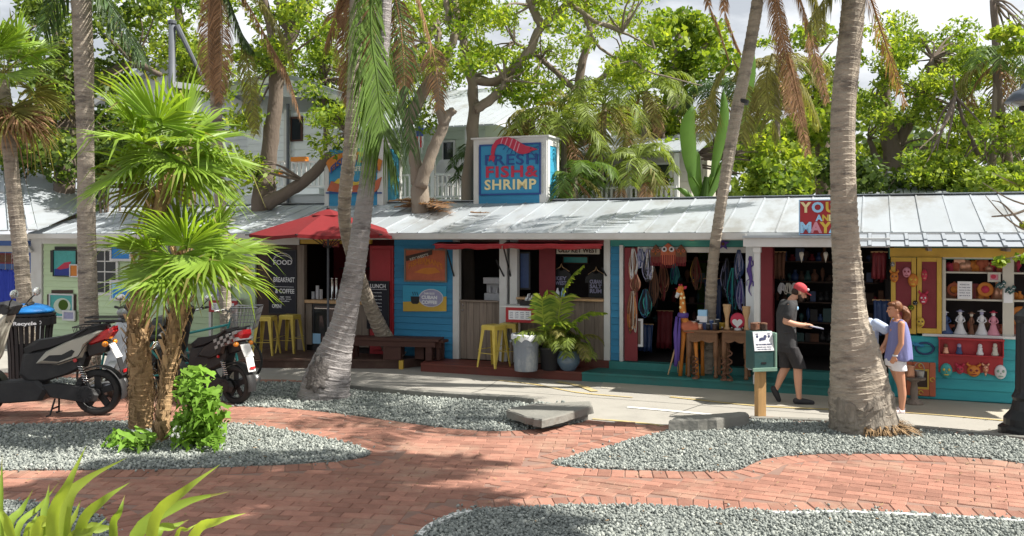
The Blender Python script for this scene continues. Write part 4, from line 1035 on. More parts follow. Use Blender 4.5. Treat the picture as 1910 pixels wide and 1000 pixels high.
# ------------------------------------------------------------------ bench table
p0=G(658,672,.17);pz=.17
t=thing('picnic_bench','heavy dark brown timber table-bench beside the leaning palm','bench',Vector(((735-955)/FPX*17.02,17.02,.17)),FTH+.2)
ORG[t.name]=Vector((0,0,.17))
for k in range(4):part('top_board',M['bench_wood'],t,lambda q:q.box(-1.0,.92,-.24+k*.105,-.24+k*.105+.098,.52,.575),.006)
for x in(-.80,.02,.72):
 part('leg',M['bench_wood'],t,lambda q:q.box(x-.17 if x==.02 else x-.06,x+.17 if x==.02 else x+.06,-.2,-.06,.17,.518),.008)
 part('leg',M['bench_wood'],t,lambda q:q.box(x-.06,x+.06,.06,.16,.17,.518),.008)
part('apron',M['bench_wood'],t,lambda q:[q.box(-.9,.85,-.22,-.201,.42,.517)])
t2=copy_tree(t,W(U(862),.33,.17)+Vector((0,0,0)),FTH,'dark brown timber bench against the blue siding under the posters')
t2.scale=(.55,.62,.92);t2.location=W(U(800),.30,.17)
# platform corner cleat
p=G(741,690);t=wthing('corner_block','short yellow painted timber block at the platform corner','block',Vector((p.x+.05,p.y+.12,0)))
part('block',M['yellow_frame'],t,lambda q:q.box(p.x+.02,p.x+.10,p.y+.06,p.y+.2,-.01,.16),.004)
# ------------------------------------------------------------------ umbrella
bz=.17;bp=G(612,669.0,bz);dU=bp.y
c=P(611,440,dU);t=wthing('patio_umbrella','open red patio umbrella over the coffee counter platform','umbrella',bp)
topz=2.46+(440-394)/FPX*dU;edz=2.46+3/FPX*dU;R_=1.42
part('pole',M['pole_grey'],t,lambda q:q.tube([bp,Vector((bp.x,bp.y,topz-.02))],.022,10))
part('base',M['black'],t,lambda q:q.lathe([(.26,0),(.26,.05),(.06,.09),(.05,.3)],bp,20))
def canopy(q):
 n=6;rings=7;vs=[]
 for i in range(rings+1):
  s=i/rings
  for j in range(n*4):
   an=2*PI*j/(n*4)+.35;seg=(j%4)/4;rr=math.cos(PI/n)/math.cos((seg-.5)*2*PI/n)
   sag=.035*math.sin(PI*seg)*s*1.2
   r=R_*s*rr;z=topz-(topz-edz)*(s**1.12)-sag*.8
   vs.append((bp.x+r*math.cos(an)*1.0,bp.y+r*math.sin(an),z))
 k=n*4;fs=[(i*k+j,(i+1)*k+j,(i+1)*k+(j+1)%k,i*k+(j+1)%k)for i in range(rings)for j in range(k)]
 b=len(vs)
 for j in range(k):
  x,y,z=vs[rings*k+j];vs.append((x*1.0,y,z-.05-.01*(j%3)))
 fs+=[(rings*k+j,b+j,b+(j+1)%k,rings*k+(j+1)%k)for j in range(k)]
 q.add(vs,fs)
cn_=part('canopy',M['red_cloth'],t,canopy,smooth=False)
sm=cn_.modifiers.new('t','SOLIDIFY');sm.thickness=.006
part('vent_cap',M['red_cloth'],t,lambda q:q.lathe([(.36,-.09),(.2,-.02),(.0,.04)],(bp.x,bp.y,topz+.005),6,cap=False))
part('finial',M['black'],t,lambda q:q.lathe([(.03,0),(.035,.03),(.015,.05),(.0,.08)],(bp.x,bp.y,topz+.03),8))
for j in range(6):
 an=2*PI*j/6+.35;e=Vector((bp.x+R_*math.cos(an),bp.y+R_*math.sin(an),edz-.01))
 part('rib',M['black'],t,lambda q:q.tube([Vector((bp.x,bp.y,topz-.03)),e],.010,5));
 part('strut',M['black'],t,lambda q:q.tube([Vector((bp.x,bp.y,topz-.7)),Vector((bp.x,bp.y,topz-.03)).lerp(e,.5)],.009,5))
 part('rib_tip',M['black'],t,lambda q:q.tube([e,e+(e-Vector((bp.x,bp.y,e.z))).normalized()*.07],.014,6))
# ------------------------------------------------------------------ menu shelf with bin and pots
pm=G(1000,683,.155);n_m=.40
u0,u1,z0,z1=fr(936,567,1018,572,.55)
zt=fz(970,571,.6)
t=fthing('counter_table','white topped shelf table in front of the window bay','table',(u0+u1)/2,.4,.155)
part('table_top',M['white_paint'],t,lambda q:fb(q,u0,u1,.16,.62,zt-.03,zt),.006)
for a,b in((u0+.05,.2),(u1-.05,.2),(u0+.35,.58),(u1-.05,.58)):part('leg',M['weathered'],t,lambda q:fb(q,a-.02,a+.02,b-.02,b+.02,.155,zt-.031))
def menu(label,x0,y0,x1,y1,n,sy='paper'):
 u0,u1,z0,z1=fr(x0,y0,x1,y1,n);t=fthing('menu_board',label,'menu board',(u0+u1)/2,n,z0,'red framed menu boards')
 part('frame',M['red_paint'],t,lambda q:fb(q,u0,u1,n-.03,n,z0,z1),.006)
 w,h=u1-u0,z1-z0
 part('menu_sheet',M[sy],t,lambda q:fb(q,u0+w*.11,u1-w*.1,n+.0005,n+.006,z0+h*.2,z1-h*.2))
 q=MB()
 for c in range(4):
  for r in range(4):
   s=('wraps','salads','tacos','drinks','rolls','fries','juice','soup','pie','ice tea','eggs','shakes','fish','shrimp','conch','beans')[c*4+r]
   put_text(q,s,u0+w*(.21+.19*c),z0+h*(.66-.12*r),n+.0062,w*.12,h*.055,ext=.0008,bold=.02)
 q.build('print',M['ink'],t)['kind']='stuff'
menu('red framed white menu board hanging on the front of the white shelf table',943,574,996,602,.63)
# caddy on the table
u,n=U(990,.4),.4;t=fthing('caddy','dark caddy with white napkins on the white shelf table','caddy',u,n,zt)
part('tray',M['black'],t,lambda q:[fb(q,u-.17,u+.2,n-.1,n+.1,zt,zt+.012),fb(q,u-.17,u+.2,n+.088,n+.1,zt+.0125,zt+.09),fb(q,u-.17,u+.2,n-.1,n-.088,zt+.0125,zt+.09),fb(q,u-.17,u-.158,n-.0875,n+.0875,zt+.0125,zt+.09)])
def nap(q):
 r=random.Random(8)
 for k in range(7):
  a=u-.12+k*.035;h=r.uniform(.13,.21);q.add([(a,-n-.06,zt+.012),(a+.05,-n-.07,zt+h),(a+.06,-n+.06,zt+h+.01),(a+.01,-n+.06,zt+.012),(a+.012,-n-.06,zt+.012),(a+.066,-n-.066,zt+h-.01)],[(0,1,2,3),(1,0,4,5)])
part('napkins',M['paper'],t,nap)
for x,mk,lab in((1040,'paper','white bottle on the bay counter left of the palm'),(1050,'sky_letter','pale blue cup on the bay counter')):
 on_counter('bottle',lab,'bottle',x,556,[(.035,0),(.038,.10),(.015,.15),(.015,.18)],mk,-.02)
# bin
p=G(981,691,.155);t=wthing('trash_can','round grey ribbed plastic rubbish bin on the red platform edge','bin',p)
def can(q):
 n=36;prof=[(.195,0),(.20,.03),(.215,.42),(.217,.43),(.232,.435),(.237,.58),(.250,.585),(.250,.615),(.235,.62),(.225,.58),(.19,.2),(.0,.19)]
 vs=[]
 for i,(r,z)in enumerate(prof):
  for j in range(n):
   a=2*PI*j/n;rr=r*(1.0+(.012 if(j%2 and .02<z<.425 and i<4)else 0));vs.append((p.x+rr*math.cos(a),p.y+rr*math.sin(a),p.z+z))
 k=len(prof);q.add(vs,[(i*n+j,i*n+(j+1)%n,(i+1)*n+(j+1)%n,(i+1)*n+j)for i in range(k-1)for j in range(n)])
part('body',M['can_grey'],t,can)
def liner(q):
 n=30;vs=[];r=random.Random(2)
 for i,(rr,z)in enumerate(((.2515,.54),(.258,.60),(.253,.628),(.22,.60),(.15,.45))):
  for j in range(n):vs.append((p.x+(rr+r.uniform(-.004,.008))*math.cos(2*PI*j/n),p.y+(rr+r.uniform(-.004,.008))*math.sin(2*PI*j/n),p.z+z+r.uniform(-.012,.012)-(.03 if i==0 and j%3==0 else 0)))
 q.add(vs,[(i*n+j,i*n+(j+1)%n,(i+1)*n+(j+1)%n,(i+1)*n+j)for i in range(4)for j in range(n)])
part('liner',M['paper'],t,liner,smooth=True)
for s in(-1,1):part('handle',M['can_grey'],t,lambda q:q.tube([(p.x+s*.23,p.y-.05,p.z+.50),(p.x+s*.27,p.y-.05,p.z+.51),(p.x+s*.27,p.y+.05,p.z+.51),(p.x+s*.23,p.y+.05,p.z+.50)],.014,6))
# ------------------------------------------------------------------ carved tables, giraffe and goods
tz=0;
def carved_table(label,x0,x1,ytop,nb,dp=.46):
 n1=.62;u0,u1=U(x0,n1),U(x1,n1);z1=fz((x0+x1)/2,ytop,n1);z0=.157
 t=fthing('carved_table',label,'table',(u0+u1)/2,n1-dp/2,z0,'carved wooden side tables')
 part('table_top',M['carved_wood'],t,lambda q:fb(q,u0-.02,u1+.02,n1-dp,n1+.02,z1-.035,z1),.006)
 def apron(q):
  k=12;pts=[(0,0)]+[(i/k,-.13-.035*abs(math.sin(i/k*PI*2.0))-(.05 if i in(0,k)else 0))for i in range(k+1)]+[(1,0)]
  q.prism([(u0+.03+(u1-u0-.06)*a,z1-.036+b)for a,b in pts],lambda x,y,s:(x,-(n1-.04+(.0,.03)[s]),y))
  for i in range(9):
   a=u0+.1+(u1-u0-.2)*i/8;q.bar((a,-(n1-.008),z1-.06),(a+.03*(i-4)/4,-(n1-.008),z1-.15),.014,.012,up=(0,1,0))
  fb(q,u0+.03,u0+.05,n1-dp+.03,n1-.045,z1-.17,z1-.037);fb(q,u1-.05,u1-.03,n1-dp+.03,n1-.045,z1-.17,z1-.037)
 part('apron',M['carved_wood'],t,apron)
 H=z1-.04-z0
 prof=[(.035,0),(.035,.05),(.022,.07),(.034,.11),(.022,.15),(.034,.2),(.024,.25),(.036,.30),(.026,.36),(.030,.40),(.024,.44),(.042,.46),(.042,.60),(.04,1.0)]
 for a in(u0+.05,u1-.05):
  for b in(n1-.05,n1-dp+.05):part('leg',M['carved_wood'],t,lambda q:q.lathe([(r,z*H)for r,z in prof],(a,-b,z0),10),smooth=True)
 return z1,n1
zA,nA=carved_table('carved wooden table with turned legs beside the wooden giraffe',1278,1340,616,0)
zB,nB=carved_table('carved wooden table with turned legs behind the donation box',1344,1397,617,0)
# goods on the tables
def boxstack(q):
 u,n=U(1311,.45),.45
 for k,(w,h)in enumerate(((.10,.12),(.095,.10),(.09,.10))):
  z=zA+sum((.12,.10,.10)[:k]);q.cm=k;fb(q,u-w+.01*k,u+w*.8,n-.06,n+.06,z,z+h-.002)
u,n=U(1311,.45),.45;t=fthing('box_stack','stack of small boxes, white on top, on the left carved table','boxes',u,n,zA)
mb=MB();boxstack(mb);mb.build('boxes',[M['navy_item'],M['paper'],M['sky_letter']],t)
gl=[(1294,.55,'copper'),(1301,.5,'pot_black'),(1306,.58,'copper'),(1321,.57,'black'),(1327,.53,'navy_item'),(1333,.58,'brown_wall'),(1338,.5,'black')]
for i,(x,n,mk)in enumerate(gl):
 u=U(x,n);h=(.13,.15,.10,.10,.16,.11,.17)[i]
 t=fthing('cup',ORD[i]+' small souvenir cup from the left along the left carved table','cup',u,n,zA,'souvenir cups on the left carved table')
 part('cup_body',M[mk],t,lambda q:q.lathe([(.030,0),(.036,h),(.031,h),(.026,.02),(0,.02)],(u,-n,zA),12),smooth=True);
 part('rim',M['white_item'],t,lambda q:q.lathe([(.0365,h),(.0375,h+.006),(.032,h+.004)],(u,-n,zA),12,cap=False))
def hand(label,x,y,yb,n,zb):
 u=U(x,n);h=fz(x,y,n)-zb;t=fthing('wood_carving',label,'carving',u,n,zb,'pale wooden carvings on the right carved table')
 part('carving',M['pale_wood'],t,lambda q:q.lathe([(.05,0),(.05,.02),(.032,.05),(.030,h*.45),(.042,h*.62),(.058,h*.75),(.06,h*.98),(.05,h)],(u,-n,zb),12,sq=(1,.7)),smooth=True)
 part('carved_rim',M['pale_wood'],t,lambda q:q.lathe([(.061,0),(.066,.01),(.066,.035),(.061,.04)],(u,-n,zb+h*.93),12,sq=(1,.7)))
hand('pale flared wooden carving left of the painted heart',1356,569,615,.5,zB)
hand('pale flared wooden carving at the right end of the table, beside the white post',1392,573,614,.5,zB)
u,n=U(1376,.5),.5;t=fthing('painted_heart','round red ornament with a white heart on the right carved table','ornament',u,n,zB)
part('disc',M['letter_red'],t,lambda q:q.ell((u,-n,zB+.15),(.12,.05,.13),nu=16,nv=10),smooth=True)
hp=[(16*math.sin(a)**3/17*.085,(13*math.cos(a)-5*math.cos(2*a)-2*math.cos(3*a)-math.cos(4*a))/17*.085)for a in[2*PI*i/28 for i in range(28)]]
part('heart',M['white_item'],t,lambda q:q.prism(hp[::-1],lambda x,y,s:(u+x,-n-(.03,.058)[s],zB+.12+y)))
part('foot',M['white_item'],t,lambda q:q.lathe([(.06,0),(.05,.03),(.02,.05)],(u,-n,zB),12))
for i,x in enumerate((1347,1365,1385)):
 u,n=U(x,.58),.58;t=fthing('trinket','tiny dark trinket, '+ORD[i]+' from left at the front edge of the right carved table','trinket',u,n,zB,'trinkets on the right carved table')
 part('bead',M['brown_wall'],t,lambda q:q.ell((u,-n,zB+.02),(.022,.022,.021)));part('cap',M['white_item'],t,lambda q:q.ell((u,-n,zB+.045),(.010,.010,.008)))
u,n=U(1344,.35),.35;t=fthing('basket','small yellow basket behind the carvings on the carved tables','basket',u,n,zB);part('bowl',M['yellow'],t,lambda q:q.lathe([(.06,0),(.10,.08),(.095,.08),(.05,.01)],(u,-n,zB),14));part('rim',M['yellow_frame'],t,lambda q:q.lathe([(.10,.078),(.108,.085),(.10,.092),(.094,.085)],(u,-n,zB),14,cap=False))
for x,hpx,lab in((1297,668,'twisted iron candle stand in front of the left carved table'),(1350,672,'short twisted iron stand in front of the right carved table'),(1361,655,'taller twisted iron stand in front of the right carved table')):
 n=.74;u=U(x,n);h=fz(x,hpx,n)-.157;t=fthing('twisted_stand',lab,'candle stand',u,n,.157,'twisted stands on the teal platform')
 part('spiral',M['rust'],t,lambda q:q.tube([(u+.035*math.cos(a*.55),-n+.035*math.sin(a*.55),.185+h*a/40)for a in range(41)],.013,6),smooth=True)
 part('foot',M['rust'],t,lambda q:q.lathe([(.06,0),(.05,.02),(.012,.035)],(u,-n,.157),10))
# giraffe
n=.55;gu=lambda x:U(x,n);gz=lambda x,y:fz(x,y,n)
t=fthing('giraffe_statue','orange painted wooden giraffe with a purple scarf standing beside the carved table','statue',gu(1274),n,.157)
Q=lambda x,y,dn=0:Vector((gu(x),-(n+dn),gz(x,y)))
part('neck',M['orange'],t,lambda q:q.tube(catmull([Q(1283,612),Q(1275,590),Q(1273,565),Q(1272,548),Q(1270,540)],4),[.066-.0022*i for i in range(17)],12),smooth=True)
part('body',M['terracotta'],t,lambda q:q.tube(catmull([Q(1272,612),Q(1280,610),Q(1295,614,-.05),Q(1310,622,-.1)],4),[.06,.08,.095,.10,.105,.11,.115,.12,.12,.115,.11,.08,.03],12),smooth=True)
part('head',M['orange'],t,lambda q:q.tube([Q(1274,535),Q(1270,538),Q(1265,546),Q(1263,552)],[.03,.055,.042,.022],10),smooth=True)
part('muzzle',M['white_item'],t,lambda q:q.tube([Q(1266,546,.02),Q(1262,555,.02)],[.036,.028],10),smooth=True)
for a,b in((Q(1270,540),Q(1259,538)),(Q(1275,539),Q(1281,534))):part('ear',M['letter_red'],t,lambda q:q.tube([a,a.lerp(b,.5),b],[.012,.028,.004],8,sy=.5),smooth=True)
for x in(1268,1272):part('horn',M['letter_red'],t,lambda q:q.tube([Q(x,537),Q(x-1,530)],[.010,.014],6))
def spots_(q):
 r=random.Random(5)
 for x,y,mk in((1271,556,0),(1275,565,0),(1270,573,0),(1277,583,0),(1272,548,0),(1277,555,0)):
  q.ell(Q(x,y,.045),(.02,.012,.022),nu=8,nv=5)
part('spot',M['letter_cream'],t,spots_)['kind']='stuff'
part('scarf',M['violet'],t,lambda q:[q.lathe([(.085,-.04),(.095,0),(.085,.04)],Q(1274,588),14),q.tube([Q(1264,590,.08),Q(1262,620,.10),Q(1265,660,.10),Q(1262,682,.1)],[.02,.035,.04,.03],8,sy=.5),q.tube([Q(1270,592,.09),Q(1269,630,.12),Q(1268,672,.12)],[.015,.025,.02],8,sy=.5)],smooth=True)
for a,b in((Q(1276,615),Q(1269,694)),(Q(1296,620,-.03),Q(1303,694,.1)),(Q(1281,616,-.14),Q(1279,690,-.14)),(Q(1306,622,-.18),Q(1307,690,-.18))):
 b=Vector((b.x,b.y,.157));part('leg',M['orange'],t,lambda q:q.tube([a,a.lerp(b,.5),b],[.045,.028,.034],8),smooth=True)
# easel legs (tripod) beside it
t=fthing('tripod_stand','thin dark tripod stand left of the wooden giraffe','stand',gu(1255),.6,.157)
for a,b in((Q(1262,640),Q(1246,696)),(Q(1262,640),Q(1270,697)),(Q(1262,640),Q(1258,690,-.3))):
 b=Vector((b.x,b.y,.165));part('leg',M['pale_wood'],t,lambda q:q.tube([a,b],[.016,.010],6))
part('mast',M['brown_wall'],t,lambda q:q.tube([Q(1262,642),Q(1262,590)],.014,6))
# ------------------------------------------------------------------ hanging goods in the souvenir opening
def bunch(label,x,y0,y1,n,mks,k=9,w=.07,seed=0):
 r=random.Random(seed);u=U(x,n);z0,z1=fz(x,y1,n),fz(x,y0,n)
 t=fthing('necklace_bunch',label,'necklaces',u,n,z0,'bead necklaces hanging at the souvenir shop door')
 part('hook',M['chrome'],t,lambda q:q.tube([(u,-n+.06,z1+.03),(u,-n,z1+.02),(u,-n-.02,z1+.01)],.005,5))
 for i in range(k):
  h=(z1-z0)*r.uniform(.6,1);a=r.uniform(.15,.7)*w;o=r.uniform(-.05,.05);mk=r.choice(mks)
  pts=[(u+o*.3-a*.2,-n+r.uniform(-.02,.02),z1),(u+o-a,-n+r.uniform(-.02,.02),z1-h*.6),(u+o-a*.5,-n,z1-h*.95),(u+o+a*.5,-n,z1-h),(u+o+a,-n+r.uniform(-.02,.02),z1-h*.6),(u+o*.3+a*.2,-n,z1)]
  part('necklace',M[mk],t,lambda q:q.tube(catmull(pts,3),.0085,4))
bunch('pale bone bead necklaces hanging top left on the open maroon door',1181,464,524,.08,['house_beige','copper','white_item','rust'],18,seed=1)
bunch('blue and white bead necklaces second from the left in the souvenir opening',1195,464,500,.06,['lilac_item','navy_item','white_item'],12,.05,seed=2)
bunch('black and silver bead necklaces hanging third from the left in the souvenir opening',1209,464,525,.06,['black','chrome','lilac_item'],22,.09,seed=3)
bunch('brown wooden bead necklaces in the middle of the open maroon door',1186,512,552,.08,['rust','maroon','copper'],16,.07,seed=4)
bunch('orange and white shell necklaces low on the open maroon door',1180,543,622,.08,['orange','house_beige','copper','rust'],17,.07,seed=5)
bunch('dark blue bead necklaces low behind the maroon door',1204,540,592,.03,['navy_item','black','teal_item'],20,.10,seed=6)
bunch('grey blue bead necklaces hanging by the white porch post',1378,466,520,.03,['lilac_item','navy_item','chrome'],18,.07,seed=7)
bunch('long purple and grey necklaces low by the white porch post',1382,520,580,.03,['lilac_item','violet','navy_item'],16,.07,seed=8)
for i,(x,y0,y1,n,mks,lab)in enumerate(((1219,500,575,-.25,['black','rust','navy_item'],'dark beaded cords inside the teal shop under the left owl'),(1236,486,560,-.6,['maroon','rust','copper'],'reddish cords inside the teal shop under the middle owl'),(1258,490,530,-.9,['navy_item','teal_item'],'blue green cords deep inside the teal shop right of the owls'),
  (1298,480,540,-.7,['rust','yellow_frame','maroon'],'brown and gold cords inside the teal shop left of the slim palm'),(1356,482,560,-.4,['black','lilac_item','navy_item'],'dark grey cords inside the teal shop right of the slim palm'),(1368,500,600,-.15,['teal_item','navy_item','black'],'teal and navy cords inside the teal shop near the white post'))):
 bunch(lab,x,y0,y1,n,mks,14,.09,seed=20+i)
def cloth(label,x,y0,y1,wpx,n,mk,seed):
 r=random.Random(seed);u,z1,z0=U(x,n),fz(x,y0,n),fz(x,y1,n);w=wpx/108/2;t=fthing('hanging_cloth',label,'cloth',u,n,z0,'cloths and bags hanging inside the shops');k=10;vs=[]
 for j in range(6):
  f=j/5
  for i in range(k+1):vs.append((u-w+2*w*i/k+.01*math.sin(i*2+j),-n-.03*math.sin(i*1.9+seed)*(.3+f),z1+(z0-z1)*f+(.02*math.sin(i*3)if j==5 else 0)))
 o=part('cloth',M[mk],t,lambda q:q.add(vs,[(j*(k+1)+i,j*(k+1)+i+1,(j+1)*(k+1)+i+1,(j+1)*(k+1)+i)for j in range(5)for i in range(k)]),smooth=True);o.modifiers.new('s','SOLIDIFY').thickness=.008
 part('rod',M['pale_wood'],t,lambda q:q.tube([(u-w-.02,-n,z1),(u+w+.02,-n,z1)],.012,6))
cloth('dark patterned bag low on the left inside the teal shop',1205,605,655,26,-.5,'navy_item',1);cloth('rust red cloth hanging at the back of the teal shop',1240,580,650,30,-1.2,'maroon',2);cloth('dim blue cloth at the back of the teal shop under the slim palm',1330,520,600,34,-1.3,'navy_item',3);cloth('brown cloth panel hanging inside the kiosk beside the maroon jamb',1452,470,520,22,-.3,'rust',4)
cloth('reddish woven cloth hanging behind the woman at the kiosk',1640,470,520,22,.2,'maroon',5);cloth('dark blue shirt hanging behind the woman at the kiosk',1645,560,625,26,.2,'navy_item',6)
for x,lab in((1495,'white cone ornament hanging from the porch beam behind the man'),(1540,'pale cone ornament hanging from the porch beam beside the thick palm')):
 n=.6;u,z=U(x,n),fz(x,478,n);t=fthing('cone_ornament',lab,'ornament',u,n,z-.1);part('cone',M['house_beige'],t,lambda q:q.lathe([(.002,-.10),(.035,.03),(.03,.06),(.002,.07)],(u,-n,z),10),smooth=True);part('cord',M['black'],t,lambda q:q.tube([(u,-n,z+.07),(u,-n,2.43)],.004,4))
for x,h,mk,lab in((1458,.22,'white_item','pale feathery dream ornament, left of three behind the man'),(1470,.24,'house_beige','pale feathery dream ornament, middle of three behind the man'),(1482,.2,'white_item','pale feathery dream ornament, right of three behind the man')):bunch(lab,x,528,548,-.1,[mk],8,.04,seed=int(x))
t,*_=framed('painting','beige picture in a white frame hanging low behind the open maroon door','painting',1168,594,1200,646,-.02,'white_item','weathered',.04)
for x,lab,eyes in((1224,'left brown woven owl hanging under the white lintel',0),(1247,'middle woven owl with big white eyes hanging under the white lintel',1),(1271,'right brown woven owl hanging under the white lintel',0)):
 n=.05;u,zt_=U(x,n),fz(x,455 if eyes else 458,n);h=.36 if eyes else .30;w=.13 if eyes else .09
 t=fthing('woven_owl',lab,'wall hanging',u,n,zt_-h,'woven owls under the lintel')
 part('body',M['rust' if not eyes else 'terracotta'],t,lambda q:q.prism([(-w*.55,-.04),(0,.02),(w*.55,-.04),(w,-.10),(w,-h*.9),(w*.5,-h),(-w*.5,-h),(-w,-h*.9),(-w,-.10)],lambda a,b,s:(u+a,-n-(0,.05)[s],zt_+b)),.01)
 for s in(-1,1):
  part('eye',M['white_item' if eyes else 'terracotta'],t,lambda q:q.lathe([(.048 if eyes else .03,-.052),(.045 if eyes else .027,-.062)],(u+s*w*.48,-n,zt_-.09),14,ax='y'))
  part('pupil',M['black'],t,lambda q:q.lathe([(.022 if eyes else .013,-.0625),(.018 if eyes else .01,-.070)],(u+s*w*.48,-n,zt_-.09),10,ax='y'))
 part('beak',M['orange'],t,lambda q:q.add([(u-.018,-n-.052,zt_-.12),(u+.018,-n-.052,zt_-.12),(u,-n-.052,zt_-.17),(u,-n-.08,zt_-.13)],[(0,1,3),(1,2,3),(2,0,3)]))
 def fr_(q):
  for k in range(7):a=u-w*.85+w*1.7*k/6;q.tube([(a,-n-.052,zt_-.19),(a,-n-.055,zt_-h-.05)],.008,4)
 part('fringe',M['maroon'],t,fr_)
n=.08;u,z=U(1342,n),fz(1342,455,n);t=fthing('star_ornament','dark starfish ornament on the white lintel right of the slim palm','ornament',U(1349,n),n,z-.1)
u=U(1349,n);part('star',M['violet'],t,lambda q:q.prism([((.12 if k%2==0 else .05)*math.sin(2*PI*k/10),(.12 if k%2==0 else .05)*math.cos(2*PI*k/10))for k in range(10)][::-1],lambda a,b,s:(u+a,-n-(0,.03)[s],z+b)),.006);part('boss',M['rust'],t,lambda q:q.ell((u,-n-.03,z),(.03,.02,.03)))
# lizard on the porch panel
n=.31;LQ=lambda x,y:Vector((U(x,n),-n-.012,fz(x,y,n)))
t=fthing('lizard_ornament','purple metal lizard climbing the white porch panel','ornament',U(1399,n),n,fz(1399,545,n))
part('body',M['violet'],t,lambda q:q.tube(catmull([LQ(1400,478),LQ(1399,488),LQ(1398,505),LQ(1401,522),LQ(1397,540),LQ(1402,552)],4),[.022,.026,.03,.03,.02,.022,.03,.035,.036,.036,.034,.03,.025,.02,.017,.014,.012,.010,.008,.006,.004][:21],8,sy=.5),smooth=True)
for a,b,c in(((1399,500),(1405,494),(1404,486)),((1399,500),(1393,508),(1394,500)),((1399,520),(1405,526),(1405,534)),((1399,520),(1393,524),(1393,533))):part('leg',M['violet'],t,lambda q:q.tube([LQ(*a),LQ(*b),LQ(*c)],[.014,.011,.012],6,sy=.6))
# dim goods on the inner shelves
def goods(label,cat,group,xs,n,zs,kinds,seed,step):
 r=random.Random(seed)
 for zi,z in enumerate(zs):
  x=xs[0];cnt=-1;lev=('' if len(zs)==1 else('lowest','second lowest','third lowest','fourth lowest','topmost')[zi if zi<len(zs)-1 else 4]+' ')
  while x<xs[1]:
   u=U(x,n);h=r.uniform(.10,.25);w=r.uniform(.035,.075);mk=r.choice(kinds);k=r.randrange(3)
   q=MB()
   if k==0:fb(q,u-w,u+w,n-.06,n+.05,z,z+h)
   elif k==1:q.lathe([(w,0),(w*1.1,h*.5),(w*.4,h*.75),(w*.4,h),(w*.5,h+.01)],(u,-n,z),10)
   else:q.lathe([(w*.6,0),(w*.4,h*.2),(w,h*.5),(w*.8,h*.8),(w*.2,h)],(u,-n,z),10)
   cnt+=1;fbuild(q,'souvenir',M[mk],CNAME[mk]+' '+('box','bottle vase','round pot')[k]+', '+ORD[cnt]+' from left on the '+lev+label,cat,(u,n,z),group,smooth=(k>0))
   x+=r.uniform(.8,1.3)*step
KD=['navy_item','maroon','brown_wall','black','rust','box_green','bench_wood','brown_deck']
goods('shelf inside the teal shop','souvenir','souvenirs on the dim inner shelves of the teal shop',(1222,1378),-2.15,(.776,1.176,1.576),KD,3,14)
goods('shelf behind the man','souvenir','souvenirs on the shelves behind the man',(1450,1552),-1.15,(.623,.973,1.323,1.673,2.023),KD,4,12)
goods('shelf end behind the woman','souvenir','souvenirs on the shelf end behind the woman',(1622,1656),-1.15,(.973,1.323,1.673,2.023),KD,9,11)
DS=['terracotta','orange','letter_red','maroon','copper','rust','orange','terracotta']
za1,za2=kz(1820,560)+.0125,kz(1820,509)+.0125
goods('middle shelf of the kiosk window','souvenir','painted ware on the middle window shelf',(1772,1905),.24,(za1,),DS,12,8)
goods('top shelf of the kiosk window','souvenir','painted ware on the top window shelf',(1770,1905),.24,(za2,),DS,13,7.4)
goods('lower shelf behind the lady figurines','souvenir','dim ware behind the lady figurines',(1772,1900),.12,(sz+.0125,),['rust','maroon','brown_wall','black','terracotta'],14,9)
# big items on display
def plate_at(label,x,y,rpx,n,mk,mk2):
 u,z=U(x,n),fz(x,y,n);r=rpx/128
 t=fthing('painted_plate',label,'plate',u,n,z-r,'painted plates in the kiosk window')
 part('plate',M[mk],t,lambda q:q.lathe([(r,.0),(r*.98,-.012),(r*.6,.012),(0.001,.012)],(u,-n,z),20,ax='y',cap=False),smooth=True)
 part('plate_centre',M[mk2],t,lambda q:q.lathe([(r*.5,.006),(r*.4,-.006),(.001,-.012)],(u,-n,z),16,ax='y',cap=False),smooth=True)
plate_at('large orange plate behind glass at the right end of the kiosk window',1903,590,19,.2,'orange','rust');plate_at('orange painted plate on the middle window shelf',1838,540,14,.34,'orange','letter_red');plate_at('copper red plate at the left of the middle window shelf',1780,540,13,.30,'terracotta','orange')
t,u0,u1,z0,z1=flat('paper_notice','white printed notice taped in the middle of the kiosk window','notice',1786,525,1813,558,KN-.0,None)
part('sheet',M['paper'],t,lambda q:fb(q,u0,u1,KN,KN+.004,z0,z1))
q=MB()
for k,s in enumerate(('PLEASE ASK','for help with','items in the','window  thank','you')):put_text(q,s,(u0+u1)/2,z1-.055-.04*k,KN+.0045,.15 if k else .13,.014,ext=.0008,bold=.02)
q.build('print',M['ink'],t)
t,u0,u1,z0,z1=flat('paper_notice','pale paper sheet pinned to the window mullion','notice',1872,538,1889,565,KN+.022,None);part('sheet',M['paper'],t,lambda q:fb(q,u0,u1,KN+.022,KN+.026,z0,z1));part('pin',M['letter_red'],t,lambda q:fb(q,(u0+u1)/2-.008,(u0+u1)/2+.008,KN+.0262,KN+.034,z1-.03,z1-.014))
t,u0,u1,z0,z1=framed('painting','small floral tile picture beside the window mullion','painting',1842,508,1866,526,KN+.0,'house_beige','pink_letter',.03)
shape('painted_flower','letter_red',t,arc(1853,516,5,4),KN+.013)
